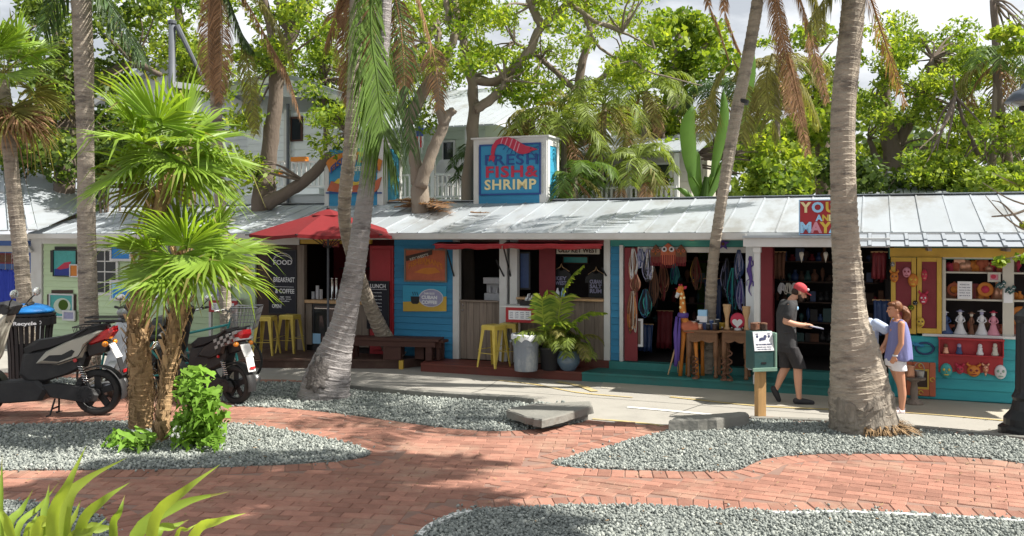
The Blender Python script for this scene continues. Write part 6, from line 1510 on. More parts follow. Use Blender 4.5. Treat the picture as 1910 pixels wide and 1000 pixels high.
 sh=part('shock_absorber',M['black_gloss'],t,lambda q:q.tube([a,b],.022,8))
 part('spring',M['chrome'],sh,lambda q:q.tube([a.lerp(b,.12+.7*k/60)+Vector((.042*math.cos(k*.75),.042*math.sin(k*.75),0))for k in range(61)],.008,5),smooth=True)
 part('floorboard',M['grey_plastic'],t,lambda q:sp(q,[(-95,618),(90,608),(165,606),(205,640),(180,685),(60,694),(-70,698),(-110,670)],.15))
 part('centre_stand',M['black'],t,lambda q:[q.tube([(S(222,680)[0],s*.06,S(222,680)[1]),(S(212,0)[0],s*.13,.025),(S(200,0)[0],s*.15,.012)],.014,6)for s in(-1,1)]+[q.tube([(S(214,720)[0],-.10,.1),(S(214,720)[0],.10,.1)],.012,6)])
 part('leg_shield',M[pal['panel']],t,lambda q:sp(q,[(-110,640),(-60,600),(-5,520),(25,400),(48,350),(30,340),(-10,390),(-70,520),(-125,600)],.17,ch=.05,sc=.85))
 part('headstock',M['grey_plastic'],t,lambda q:sp(q,[(10,372),(60,352),(80,318),(40,300),(-10,310),(-20,350)],.14,ch=.05,sc=.7))
 hx,hz2=S(62,330)
 part('handlebar',M['chrome'],t,lambda q:q.tube([(hx-.06,-.34,hz2+.04),(hx,-.14,hz2),(hx,.14,hz2),(hx-.06,.34,hz2+.04)],.014,8))
 for s in(-1,1):
  part('grip',M['rubber'],t,lambda q:q.tube([(hx-.035,s*.24,hz2+.025),(hx-.065,s*.36,hz2+.045)],.022,8))
  mr=part('wing_mirror',M['black'],t,lambda q:q.tube([(hx-.01,s*.2,hz2),(hx-.06,s*.26,hz2+.1),(hx-.12,s*.30,hz2+.17)],.009,6))
  part('mirror_glass',M['mirror'],mr,lambda q:q.ell((hx-.14,s*.31,hz2+.21),(.03,.10,.06),nu=14,nv=8),smooth=True)
 wheel(1.56)
 part('front_fender',B,t,lambda q:q.add([(1.56+.36*math.cos(a),(-.08,.08)[k],.315+.36*math.sin(a))for a in[PI*(.1+.75*i/12)for i in range(13)]for k in(0,1)],[(2*i,2*i+1,2*i+3,2*i+2)for i in range(12)]),smooth=True)
 part('fork',M['black'],t,lambda q:[q.tube([(1.56,s*.085,.315),(1.38,s*.085,.95)],.025,8)for s in(-1,1)])
 part('headlight',M['stall_glass'],t,lambda q:q.ell((S(-30,0)[0],0,S(0,335)[1]),(.06,.10,.07),nu=12,nv=8),smooth=True)
 part('brake_cable',M['black'],t,lambda q:[q.tube(catmull([(hx,s*.2,hz2+.03),(hx+.10,s*.16,hz2+.06),(hx+.14,s*.08,hz2-.08),(hx+.08,s*.05,hz2-.2)],4),.006,4)for s in(-1,1)])
 part('side_reflector',M['tail_red'],t,lambda q:q.lathe([(.028,.16),(.026,.172),(.004,.174)],(S(312,0)[0],0,S(0,528)[1]),12,ax='y'))
 part('panel_seam',M['black'],t,lambda q:q.tube([(S(x,0)[0],.181,S(0,y)[1])for x,y in((165,540),(245,541),(325,512),(352,470),(398,432))],.006,4))
 part('grab_rail',M['grey_plastic'],t,lambda q:[q.tube([(S(300,0)[0],s*.15,S(0,438)[1]),(S(360,0)[0],s*.17,S(0,402)[1]),(S(430,0)[0],s*.12,S(0,388)[1])],.016,6)for s in(-1,1)])
 if rack:
  def rk(q):
   x0,zz=S(345,388);x1=S(488,0)[0]
   for y in(-.13,-.045,.045,.13):q.tube([(x0,y,zz+.02),(x1,y,zz+.03)],.011,5)
   for x in(x0,(x0+x1)/2,x1):q.tube([(x,-.13,zz+.02),(x,.13,zz+.02)],.011,5)
   q.tube([(x1,-.13,zz+.03),(x1,-.13,zz+.08),(x0,-.13,zz+.08),(x0,.13,zz+.08),(x1,.13,zz+.08),(x1,-.13,zz+.08)],.011,5)
   for s in(-1,1):q.tube([(S(400,0)[0],s*.10,S(0,410)[1]),(S(400,0)[0],s*.10,zz+.02)],.014,5)
  part('luggage_rack',M['black'],t,rk)
 return t
g1=G(183,777)
make_scooter('black and cream scooter parked side-on at the left edge on its centre stand',(g1.x,g1.y,.021),PI+.03,dict(body='black_gloss',panel='cream_paint',graphic='grey_plastic',rim='black',flap='grey_plastic'))
g2=G(441,756)
s2=make_scooter('black scooter with chequered stripe seen from behind, right of the fan palm',(g2.x,g2.y,.021),math.radians(150),dict(body='black_gloss',panel='black_gloss',graphic='grey_plastic',rim='black',flap='plate_white',check=1),rack=False);s2.scale=(.9,.9,.9)
g3=G(322,729)
s3=make_scooter('silver grey scooter standing behind the two fan palm trunks',(P(303,440,15.0).x,15.1,.002),math.radians(-97),dict(body='silver_paint',panel='silver_paint',graphic='silver_paint',rim='black',flap='grey_plastic'),rack=False);s3.scale=(.9,.9,.9)
# wire basket bicycle behind the left scooter
def bicycle(label,loc,rz):
 t=thing('bicycle',label,'bicycle',loc,rz)
 for x in(0,1.05):
  w=part('wheel',M['rubber'],t,lambda q:q.tube([(x+.33*math.cos(2*PI*k/32),0,.345+.33*math.sin(2*PI*k/32))for k in range(33)],.018,6,cap=False),smooth=True)
  part('spokes',M['chrome'],w,lambda q:[q.tube([(x,0,.345),(x+.32*math.cos(2*PI*k/18),0,.345+.32*math.sin(2*PI*k/18))],.003,3)for k in range(18)])
 part('frame',M['teal_item'],t,lambda q:[q.tube(c,.018,8)for c in([(0,0,.345),(.42,0,.32),(.9,0,.75),(.97,0,.95)],[(.42,0,.32),(.28,0,.85)],[(0,0,.345),(.30,0,.72),(.92,0,.85)],[(1.05,0,.345),(.97,0,.78)])])
 part('saddle',M['black'],t,lambda q:q.ell((.27,0,.90),(.14,.09,.05),nu=12,nv=8),smooth=True)
 part('handlebar',M['chrome'],t,lambda q:q.tube([(.80,-.30,1.06),(.92,-.22,1.08),(.96,0,1.02),(.92,.22,1.08),(.80,.30,1.06)],.013,8))
 def bask(q):
  x0,x1,w,z0,z1=1.0,1.36,.24,.80,1.10
  for f in(0,.33,.66,1.0):z=z0+(z1-z0)*f;g=.8+.2*f;q.tube([(x0,-w*g,z),(x0+(x1-x0)*g,-w*g,z),(x0+(x1-x0)*g,w*g,z),(x0,w*g,z),(x0,-w*g,z)],.006 if f<1 else .010,4)
  for k in range(9):
   y=-w+2*w*k/8;q.tube([(x0,y*.8,z0),(x0,y,z1)],.0045,4);q.tube([(x0+(x1-x0)*.8,y*.8,z0),(x1,y,z1)],.0045,4);q.tube([(x0,y*.8,z0),(x0+(x1-x0)*.8,y*.8,z0)],.0045,4)
  for k in range(1,7):
   x=k/7
   for s in(-1,1):q.tube([(x0+(x1-x0)*.8*x,s*w*.8,z0),(x0+(x1-x0)*x,s*w,z1)],.0045,4)
 part('wire_basket',M['black'],t,bask)
 part('crank',M['steel'],t,lambda q:[q.lathe([(.09,-.01),(.09,.01)],(.42,.03,.32),16,ax='y'),q.tube([(.42,.05,.32),(.42,.05,.17)],.01,5),q.tube([(.42,-.05,.32),(.42,-.05,.47)],.01,5),q.cbox((.42,.09,.16),(.045,.04,.012)),q.cbox((.42,-.09,.48),(.045,.04,.012))])
 return t
b=G(205,745);bicycle('bicycle with black wire basket parked behind the left scooter',(b.x+.85,b.y+.2,.0),PI+.1)
b=G(452,722);bb=bicycle('bicycle with silver wire basket parked behind the chequered scooter',(b.x-1.35,b.y,.0),.1);bb.scale=(1.18,1.18,1.18)
for o in bb.children:
 if o.name.startswith('wire_basket'):o.data=o.data.copy();o.data.materials[0]=M['steel']
menu('red framed white menu board fixed by the coffee platform behind the chequered scooter',389,561,442,583,.30)
t,u0,u1,z0,z1=flat('menu_stand','plain wooden stand carrying the left menu board','stand',395,583,436,585,.26,None)
part('shelf',M['white_paint'],t,lambda q:fb(q,U(384,.2),U(448,.2),.06,.31,fz(415,560,.3),fz(415,557.5,.3)));part('leg',M['white_paint'],t,lambda q:[fb(q,U(x,.2)-.03,U(x,.2)+.03,.15,.21,.172,fz(415,560.5,.3))for x in(392,440)])
# ================================================================== HOUSES BEHIND (facade coordinates, pushed back)
def railing(parent,x0,x1,ytop,ybot,n,pitch=.13):
 u0,u1=U(x0,n),U(x1,n);z0,z1=fz((x0+x1)/2,ybot,n),fz((x0+x1)/2,ytop,n);q=MB()
 fb(q,u0,u1,n-.03,n+.03,z1-.05,z1);q.build('hand_rail',M['white_paint'],parent);q=MB();fb(q,u0,u1,n-.03,n+.03,z0,z0+.05);q.build('bottom_rail',M['white_paint'],parent)
 k=max(2,int((u1-u0)/pitch))
 for i in range(k+1):part('baluster',M['white_paint'],parent,lambda q:fb(q,u0+(u1-u0)*i/k-.022,u0+(u1-u0)*i/k+.022,n-.02,n+.02,z0+.051,z1-.051))
def siding(parent,x0,x1,z0,z1,n,mk,pitch=.22):
 planks(parent,U(x0,n),U(x1,n),z0,z1,n,M[mk],pitch)
HN=-7.5
h=fthing('clapboard_house','tall pale clapboard house with low gables and white porch rail behind the left roof sign','house',U(420,HN),HN,0)
za=lambda x,y,n=HN:fz(x,y,n)
siding(h,200,462,1.5,za(330,190),HN,'house_white')
n2=HN+.9
siding(h,462,640,1.5,za(550,210,n2),n2,'house_white')
part('wall',M['house_white'],h,lambda q:[fb(q,U(200,HN),U(640,HN),HN-6,HN-.03,0,za(330,190)),fb(q,U(462,n2),U(640,n2),HN-.02,n2-.03,0,za(550,210,n2))])
def gable(xa,ya,xb,yb,xc,yc,n,over=.5,wallm='house_white'):
 A,Bp,Cp=(U(xa,n),fz(xa,ya,n)),(U(xb,n),fz(xb,yb,n)),(U(xc,n),fz(xc,yc,n))
 part('gable',M[wallm],h,lambda q:q.prism([A,Cp,Bp],lambda x,y,s:(x,-n+(.03,0)[s],y)))
 for(a,b)in((A,Bp),(Bp,Cp)):
  d=Vector((b[0]-a[0],b[1]-a[1])).normalized();nn=Vector((-d.y,d.x));ex=.35
  a2=(a[0]-d.x*(ex if(a,b)==(A,Bp)else 0),a[1]-d.y*(ex if(a,b)==(A,Bp)else 0));b2=(b[0]+d.x*(ex if b is Cp else 0),b[1]+d.y*(ex if b is Cp else 0))
  part('roof',M['roof_grey'],h,lambda q:q.prism([a2,b2,(b2[0]+nn.x*.12,b2[1]+nn.y*.12),(a2[0]+nn.x*.12,a2[1]+nn.y*.12)],lambda x,y,s:(x,-n-over+s*(6+over),y)))
  part('barge_board',M['white_paint'],h,lambda q:q.prism([(a2[0],a2[1]-.16),(b2[0],b2[1]-.16),(b2[0]-nn.x*.005,b2[1]-nn.y*.005),(a2[0]-nn.x*.005,a2[1]-nn.y*.005)],lambda x,y,s:(x,-n-over-.04+s*.035,y)))
gable(196,192,325,112,466,190,HN);gable(430,176,545,148,660,186,n2,.7)
part('corner_post',M['white_paint'],h,lambda q:fb(q,U(533,n2),U(543,n2),n2,n2+.10,1.0,za(540,205,n2)))
part('downpipe',M['pole_grey'],h,lambda q:q.tube([(U(537,n2+.2),-(n2+.2),1.0),(U(537,n2+.2),-(n2+.2),za(537,196,n2))],.045,8))
wn=part('window',M['bench_wood'],h,lambda q:fb(q,U(544,n2),U(566,n2),n2,n2+.06,za(555,264,n2),za(555,218,n2)));part('pane',M['glass_dark'],wn,lambda q:fb(q,U(547,n2),U(563,n2),n2+.061,n2+.066,za(555,261,n2),za(555,222,n2)))
part('porch_floor',M['house_white'],h,lambda q:fb(q,U(505,n2),U(640,n2),n2,n2+1.2,za(560,352,n2+1.2)-.15,za(560,352,n2+1.2)))
railing(h,545,612,300,350,n2+1.15);railing(h,512,530,300,350,n2+1.15)
for x0,x1,y in((548,575,294),(513,527,318)):
 part('window_box',M['orange'],h,lambda q:fb(q,U(x0,n2+1.2),U(x1,n2+1.2),n2+1.18,n2+1.35,fz(x0,y+8,n2+1.2),fz(x0,y,n2+1.2)))
# green verandah house
VN=-6.5
h2=fthing('verandah_house','pale green house with white verandah posts and railing between the two roof signs','house',U(770,VN),VN,0)
siding(h2,655,905,1.5,fz(790,232,VN),VN,'house_green')
part('wall',M['house_green'],h2,lambda q:fb(q,U(655,VN),U(905,VN),VN-5,VN-.03,0,fz(790,232,VN)))
def rf(q):
 a,b=U(640,VN+1.6),U(925,VN+1.6);k=16
 for i in range(k):
  x0,x1=a+(b-a)*i/k,a+(b-a)*(i+1)/k-.02
  y0,y1,zz0,zz1=-(VN+1.7),-(VN-3),fz(790,240,VN+1.7),fz(790,196,VN-3)+.35
  q.add([(x0,y0,zz0),(x1,y0,zz0),(x1,y1,zz1),(x0,y1,zz1),(x0,y0,zz0+.04),(x1,y0,zz0+.04),(x1,y1,zz1+.04),(x0,y1,zz1+.04)],[(0,3,2,1),(4,5,6,7),(0,1,5,4),(1,2,6,5),(2,3,7,6),(3,0,4,7)])
part('roof',M['roof_metal'],h2,rf)
part('verandah_floor',M['white_paint'],h2,lambda q:fb(q,U(650,VN+1.5),U(910,VN+1.5),VN,VN+1.5,fz(790,372,VN+1.5)-.2,fz(790,372,VN+1.5)))
for x in(662,744,808,872):part('post',M['white_paint'],h2,lambda q:fb(q,U(x,VN+1.4)-.05,U(x,VN+1.4)+.05,VN+1.35,VN+1.45,fz(790,372,VN+1.5),fz(790,241,VN+1.5)))
railing(h2,664,870,325,370,VN+1.40)
wn=part('window',M['white_paint'],h2,lambda q:fb(q,U(826,VN),U(850,VN),VN,VN+.06,fz(838,330,VN),fz(838,262,VN)));part('pane',M['glass_dark'],wn,lambda q:fb(q,U(829,VN),U(847,VN),VN+.061,VN+.066,fz(838,327,VN),fz(838,266,VN)))
def wicker(label,x,n):
 u=U(x,n);zf=fz(790,372,VN+1.5);t=fthing('porch_chair',label,'chair',u,n,zf,'white chairs on the green verandah')
 part('seat',M['white_item'],t,lambda q:fb(q,u-.28,u+.28,n-.28,n+.25,zf+.36,zf+.44));part('backrest',M['white_item'],t,lambda q:q.prism([(-.28,.44),(.28,.44),(.30,.85),(.15,1.08),(-.15,1.08),(-.30,.85)],lambda a,b,s:(u+a,-(n-.26-.05*s),zf+b)))
 for a in(-.25,.25):
  for b in(-.24,.22):part('leg',M['white_item'],t,lambda q:fb(q,u+a-.02,u+a+.02,n+b-.02,n+b+.02,zf,zf+.359))
  part('armrest',M['white_item'],t,lambda q:fb(q,u+a-.03,u+a+.03,n-.24,n+.24,zf+.62,zf+.66))
wicker('white porch chair on the verandah left of its middle post',822,VN+.7);wicker('white porch chair on the verandah beside the right roof sign',848,VN+.6)
n=VN+1.6;u=U(790,n);zf=fz(790,290,n);t=fthing('flag','small star and stripe flag hanging on the verandah behind the forked trunk','flag',u,n,fz(790,275,n)-.2)
part('pole',M['white_paint'],t,lambda q:q.tube([(u-.15,-(n-.2),fz(790,285,n)),(u+.05,-n-.2,fz(790,225,n))],.016,6))
part('canton',M['flag_blue'],t,lambda q:fb(q,u-.14,u+.05,n+.1,n+.12,fz(790,255,n),fz(790,230,n)))
for k in range(4):part('stripe',M[('flag_red','white_item')[k%2]],t,lambda q:fb(q,u-.14+.05*k,u-.092+.05*k,n+.10,n+.12,fz(790,276,n),fz(790,255,n)-.002))
# cottage right of the FRESH FISH sign
CN=-5.2
h3=fthing('cottage','low beige cottage with grey metal roof and white railing right of the shrimp sign','house',U(1165,CN),CN,0)
siding(h3,1070,1290,1.5,fz(1170,288,CN),CN,'house_beige')
part('wall',M['house_beige'],h3,lambda q:fb(q,U(1070,CN),U(1290,CN),CN-4,CN-.03,0,fz(1170,288,CN)))
def rf3(q):
 a,b=U(1060,CN+1),U(1305,CN+1);k=14
 for i in range(k):
  x0,x1=a+(b-a)*i/k,a+(b-a)*(i+1)/k-.02;zz0,zz1=fz(1170,287,CN+1),fz(1170,262,CN-2)+.1
  q.add([(x0,-(CN+1),zz0),(x1,-(CN+1),zz0),(x1,-(CN-2),zz1),(x0,-(CN-2),zz1),(x0,-(CN+1),zz0+.04),(x1,-(CN+1),zz0+.04),(x1,-(CN-2),zz1+.04),(x0,-(CN-2),zz1+.04)],[(0,3,2,1),(4,5,6,7),(0,1,5,4),(1,2,6,5),(2,3,7,6),(3,0,4,7)])
part('roof',M['roof_grey'],h3,rf3)
part('porch_floor',M['white_paint'],h3,lambda q:fb(q,U(1075,CN+1),U(1285,CN+1),CN,CN+1,fz(1170,374,CN+1)-.1,fz(1170,374,CN+1)))
railing(h3,1078,1262,348,373,CN+.95,.11)
for x in(1080,1172,1262):part('post',M['white_paint'],h3,lambda q:fb(q,U(x,CN+.9)-.05,U(x,CN+.9)+.05,CN+.82,CN+.92,fz(1170,374,CN+1),fz(1170,288,CN+1)))
for x in(1110,1225):wn=part('window',M['white_paint'],h3,lambda q:fb(q,U(x,CN)-.35,U(x,CN)+.35,CN,CN+.05,fz(x,350,CN),fz(x,304,CN)));part('pane',M['glass_dark'],wn,lambda q:fb(q,U(x,CN)-.29,U(x,CN)+.29,CN+.051,CN+.056,fz(x,347,CN),fz(x,308,CN)))
# far pale roofs on the right
h4=fthing('shed','low shed with pale corrugated roof under the dense trees at right','shed',U(1675,-6),-6,0)
def rf4(q):
 a,b=U(1560,-5),U(1790,-5);k=16
 for i in range(k):
  x0,x1=a+(b-a)*i/k,a+(b-a)*(i+1)/k-.02;zz0,zz1=fz(1675,366,-5),fz(1675,322,-9)+.05
  q.add([(x0,5,zz0),(x1,5,zz0),(x1,9,zz1),(x0,9,zz1),(x0,5,zz0+.04),(x1,5,zz0+.04),(x1,9,zz1+.04),(x0,9,zz1+.04)],[(0,3,2,1),(4,5,6,7),(0,1,5,4),(1,2,6,5),(2,3,7,6),(3,0,4,7)])
part('roof',M['roof_metal'],h4,rf4);part('wall',M['house_white'],h4,lambda q:fb(q,U(1570,-5.3),U(1780,-5.3),-9,-5.3,0,fz(1675,370,-5)))
part('door',M['weathered'],h4,lambda q:fb(q,U(1660,-5.3),U(1700,-5.3),-5.299,-5.27,0,2.0))
for x in(1590,1625,1735):part('window',M['glass_dark'],h4,lambda q:fb(q,U(x,-5.3),U(x,-5.3)+.7,-5.299,-5.26,1.1,1.9))
# ================================================================== PEOPLE
def soft(q,name,mtl,parent,vox=.011,sm=4):
 o=q.build(name,mtl,parent,smooth=True)
 r=o.modifiers.new('remesh','REMESH');r.mode='VOXEL';r.voxel_size=vox;r.use_smooth_shade=True
 if sm:s=o.modifiers.new('smooth','SMOOTH');s.iterations=sm;s.factor=.5
 return o
def limb(q,pts,rad,n=12):
 pts=[Vector(p)for p in pts];c=catmull(pts,4)if len(pts)>2 else pts
 if len(c)!=len(rad):
  rr=[]
  for i in range(len(c)):
   f=i/(len(c)-1)*(len(rad)-1);k=min(int(f),len(rad)-2);rr.append(rad[k]+(rad[k+1]-rad[k])*(f-k))
  rad=rr
 q.tube(c,rad,n)
 for p,r in((c[0],rad[0]),(c[-1],rad[-1])):q.ell(p,(r,r,r),nu=n,nv=8)
def loft(q,rings,n=20): # rings: centre, rx, ry (rx along x, ry along y), tilt ignored
 vs=[]
 for c,rx,ry in rings:
  for j in range(n):a=2*PI*j/n;vs.append(Vector(c)+Vector((rx*math.cos(a),ry*math.sin(a),0)))
 k=len(rings);q.add(vs,[(i*n+j,i*n+(j+1)%n,(i+1)*n+(j+1)%n,(i+1)*n+j)for i in range(k-1)for j in range(n)]+[tuple(range(n-1,-1,-1)),tuple((k-1)*n+j for j in range(n))])
def head(q,c,f,pitch=0.0,s=1.0): # f=+1 facing +x, -1 facing -x
 R=Matrix.Rotation(f*pitch,3,'Y')
 def at(x,y,z):return Vector(c)+R@Vector((f*x*s,y*s,z*s))
 q.ell(at(-.012,0,.03),(.092*s,.074*s,.095*s),nu=16,nv=12)
 q.ell(at(.03,0,-.035),(.062*s,.056*s,.080*s),nu=14,nv=10)
 q.ell(at(.062,0,-.085),(.028*s,.030*s,.026*s),nu=10,nv=8) # chin
 q.tube([at(.088,0,.025),at(.100,0,-.005),at(.114,0,-.022)],[.010*s,.012*s,.014*s],8);q.ell(at(.108,0,-.022),(.016*s,.015*s,.012*s),nu=8,nv=6)
 q.ell(at(.085,0,.035),(.016*s,.045*s,.012*s),nu=10,nv=6) # brow
 q.ell(at(.090,0,-.056),(.010*s,.022*s,.008*s),nu=8,nv=6) # mouth
 for sy in(-1,1):q.ell(at(-.012,sy*.074,-.005),(.018*s,.010*s,.030*s),nu=8,nv=6)
 return at
def hand(q,wrist,tip,side,r=.0085,curl=.25,flat=(0,0,1)):
 w=Vector(wrist);d=(Vector(tip)-w);L=d.length;d.normalize();u=Vector(flat);u=(u-d*u.dot(d)).normalized();s_=d.cross(u)*side
 palm_end=w+d*(L*.50);q.tube([w,w+d*L*.25,palm_end],[.026,.036,.034],12,sy=.55)
 for i,(o,ln)in enumerate(((-.028,.43),(-.010,.50),(.009,.47),(.026,.36))):
  a=palm_end-d*.01+s_*o;b=a+d*(L*ln*.5);e=b+(d*math.cos(curl*2)-u*math.sin(curl*2))*(L*ln*.5)
  q.tube([a,b,e],[r*1.1,r,r*.85],8);q.ell(e,(r*.85,)*3,nu=8,nv=5);q.ell(b,(r,)*3,nu=8,nv=5)
 a=w+d*L*.18-s_*.026;b=a+(d*.6-s_*.7).normalized()*L*.24;e=b+(d*.95-s_*.1).normalized()*L*.2
 q.tube([a,b,e],[r*1.5,r*1.2,r],8);q.ell(e,(r,)*3,nu=8,nv=5)
# ---- man walking right, red cap, reading a paper
F=G(1478,752);SCM=(752-HY)/CAMH
man=wthing('person','man in a red cap and dark clothes walking right while reading a pale booklet','person',Vector((F.x,F.y,0)))
Jm=lambda px,py,y=0.0:Vector((F.x+(px-1478)/SCM,F.y+y,max(0.004,(752-py)/SCM)))
q=MB()
at=head(q,Jm(1491,546),1,.42,1.03)
limb(q,[Jm(1476,560),Jm(1483,552)],[.058,.052])
loft(q,[(Jm(1467,640),.10,.15),(Jm(1466,625),.115,.165),(Jm(1466,605),.115,.160),(Jm(1467,585),.125,.175),(Jm(1470,568),.115,.18),(Jm(1474,560),.08,.12)])
limb(q,[Jm(1466,570,-.19),Jm(1457,597,-.22)],[.055,.045]);limb(q,[Jm(1457,597,-.22),Jm(1474,602,-.22),Jm(1492,604,-.18)],[.046,.042,.028])
hand(q,Jm(1491,604,-.18),Jm(1513,603.5,-.13),1,curl=.18,flat=(0,-.3,1))
limb(q,[Jm(1470,570,.19),Jm(1472,597,.22)],[.055,.045]);limb(q,[Jm(1472,597,.22),Jm(1484,604,.2),Jm(1498,610,.10)],[.046,.042,.028])
hand(q,Jm(1497,610,.10),Jm(1518,614,.02),-1,curl=.12,flat=(0,.2,-1))
limb(q,[Jm(1469,640,-.09),Jm(1484,682,-.10)],[.095,.066]);limb(q,[Jm(1484,682,-.10),Jm(1484,705,-.11),Jm(1486,741,-.11)],[.064,.060,.036])
limb(q,[Jm(1467,640,.09),Jm(1470,685,.09)],[.095,.066]);limb(q,[Jm(1470,685,.09),Jm(1461,703,.09),Jm(1452,726,.09)],[.064,.060,.036])
limb(q,[Jm(1484,745,-.11),Jm(1508,748,-.12)],[.036,.028]);limb(q,[Jm(1449,729,.09),Jm(1455,746,.09)],[.034,.028])
soft(q,'body',M['skin'],man,.0085,2)
q=MB()
loft(q,[(Jm(1468,647),.145,.205),(Jm(1467,630),.138,.195),(Jm(1466,605),.132,.178),(Jm(1467,585),.142,.192),(Jm(1470,568),.13,.195),(Jm(1475,559.5),.085,.125)])
for s,e in((-1,Jm(1461,586,-.215)),(1,Jm(1471,586,.215))):limb(q,[Jm(1468,568.5,s*.165),Jm(1466 if s<0 else 1470,575,s*.195),e],[.07,.075,.073])
for k,(x,y,yy)in enumerate(((1459,640,-.1),(1476,636,-.12),(1463,618,-.16),(1475,610,-.12))):q.ell(Jm(x,y,yy),(.06,.05,.012),Matrix.Rotation(.5-k*.3,3,'Y'))
soft(q,'shirt',M['shirt_dark'],man,.010,3)
part('shirt_badge',M['sky_letter'],man,lambda b:b.ell(Jm(1483,574,-.10),(.03,.012,.03),Matrix.Rotation(.6,3,'Z')))
q=MB();loft(q,[(Jm(1468,656),.14,.20),(Jm(1467,640),.14,.2),(Jm(1467,632),.13,.185)])
for(a,b,c)in((Jm(1470,645,-.09),Jm(1481,668,-.10),Jm(1487,685,-.11)),(Jm(1467,645,.09),Jm(1470,668,.09),Jm(1469,687,.09))):
 loft(q,[(c,.098,.098),(b,.108,.105),(a,.12,.118)])
soft(q,'shorts',M['shorts_dark'],man,.010,3)
for nm,a,b,cc in(('shoe',Jm(1480,745.5,-.11),Jm(1510,748.5,-.12),0),('shoe',Jm(1446,727,.09),Jm(1456,748,.09),1)):
 q=MB();limb(q,[a,a.lerp(b,.5)+Vector((0,0,.004)),b],[.045,.047,.036]);o=soft(q,nm,M['shoe_dark'],man,.009,3)
q=MB();q.ell(at(-.012,0,.062),(.105,.092,.085),Matrix.Rotation(.42,3,'Y'),nu=20,nv=12)
soft(q,'cap',M['cap_red'],man,.008,2)
bill=[]
for i in range(9):
 a=-1.1+2.2*i/8;bill.append((.075+.095*math.cos(a)*.95,.082*math.sin(a)))
part('cap_bill',M['cap_red'],man,lambda b:b.prism([(.06,-.075)]+bill+[(.06,.075)],lambda x,y,s:at(x,y,.048-.25*max(0,x-.09)-abs(y)*.12+s*.008)))
part('cap_emblem',M['white_item'],man,lambda b:b.ell(at(.082,-.045,.085),(.022,.012,.022),nu=8,nv=6))
q=MB();q.ell(at(-.055,0,-.01),(.062,.078,.062));soft(q,'hair',M['hair_dark'],man,.009,2)
q=MB();q.ell(at(.045,0,-.075),(.056,.062,.045));q.ell(at(.012,-.05,-.05),(.03,.024,.045));q.ell(at(.012,.05,-.05),(.03,.024,.045));q.ell(at(.088,0,-.043),(.016,.03,.008));soft(q,'beard',M['hair_dark'],man,.008,2)
for s in(-1,1):part('eye',M['black'],man,lambda b:b.ell(at(.082,s*.030,.018),(.009,.012,.006),nu=8,nv=5))
bk=wthing('booklet','pale grey booklet held open in the hands of the man in the red cap','booklet',Jm(1513,610));bR=Matrix.Rotation(.20,3,'Y')
part('cover',M['lilac_item'],bk,lambda b:b.cbox(Jm(1516,609,-.06),(.10,.13,.006),bR));part('pages',M['paper'],bk,lambda b:b.cbox(Jm(1516,608,-.06),(.097,.126,.004),bR))
# ---- woman facing left
F2=G(1678,768);SCW=(768-HY)/CAMH
wom=wthing('person','woman with auburn ponytail in a loose blue top and white shorts standing at the kiosk','person',Vector((F2.x,F2.y,0)))
Jw=lambda px,py,y=0.0:Vector((F2.x+(px-1678)/SCW,F2.y+y,max(0.006,(768-py)/SCW)))
q=MB();at=head(q,Jw(1668,578),-1,.05,.93)
limb(q,[Jw(1676,597),Jw(1672,588)],[.050,.046])
loft(q,[(Jw(1671,684),.11,.15),(Jw(1670,672),.12,.155),(Jw(1671,655),.10,.135),(Jw(1672,635),.095,.125),(Jw(1675,615),.11,.145),(Jw(1676,601),.09,.14),(Jw(1676,596),.06,.09)])
limb(q,[Jw(1672,603,-.165),Jw(1670,620,-.19),Jw(1669,638,-.205)],[.048,.043,.038]);limb(q,[Jw(1669,638,-.205),Jw(1663,650,-.2),Jw(1658,662,-.185)],[.039,.035,.025])
hand(q,Jw(1658,661,-.185),Jw(1654,678,-.15),1,.008,.3,flat=(-.2,-1,0))
limb(q,[Jw(1676,603,.165),Jw(1674,638,.19)],[.048,.038]);limb(q,[Jw(1674,638,.19),Jw(1660,652,.15)],[.039,.025]);hand(q,Jw(1661,651,.15),Jw(1648,660,.10),-1,.008,.3)
limb(q,[Jw(1670,680,-.08),Jw(1676,716,-.085)],[.085,.060]);limb(q,[Jw(1676,716,-.085),Jw(1678,735,-.085),Jw(1677,761,-.085)],[.058,.056,.033])
limb(q,[Jw(1672,680,.08),Jw(1684,716,.085)],[.085,.060]);limb(q,[Jw(1684,716,.085),Jw(1688,735,.085),Jw(1688,760,.085)],[.058,.056,.033])
limb(q,[Jw(1678,764.5,-.085),Jw(1667,766,-.09)],[.033,.026]);limb(q,[Jw(1689,763.5,.085),Jw(1679,765,.09)],[.033,.026])
soft(q,'body',M['skin_tan'],wom,.0085,2)
q=MB();n=36;vs=[]
rows=[(Jw(1676,599),.085,.135),(Jw(1676,604),.105,.150),(Jw(1677,615),.125,.158),(Jw(1678,635),.15,.17),(Jw(1677,655),.17,.19),(Jw(1676,671),.185,.20)]
for i,(c,rx,ry)in enumerate(rows):
 for j in range(n):a=2*PI*j/n;w=1+.045*math.sin(a*9+1)*(i/5)**1.3;vs.append(c+Vector((rx*w*math.cos(a),ry*w*math.sin(a),.012*math.sin(a*5)*(i==5))))
q.add(vs,[(i*n+j,(i+1)*n+j,(i+1)*n+(j+1)%n,i*n+(j+1)%n)for i in range(5)for j in range(n)])
tp=q.build('top',M['top_blue'],wom,smooth=True);s_=tp.modifiers.new('s','SOLIDIFY');s_.thickness=.008;s_=tp.modifiers.new('ss','SUBSURF');s_.levels=1;s_.render_levels=1
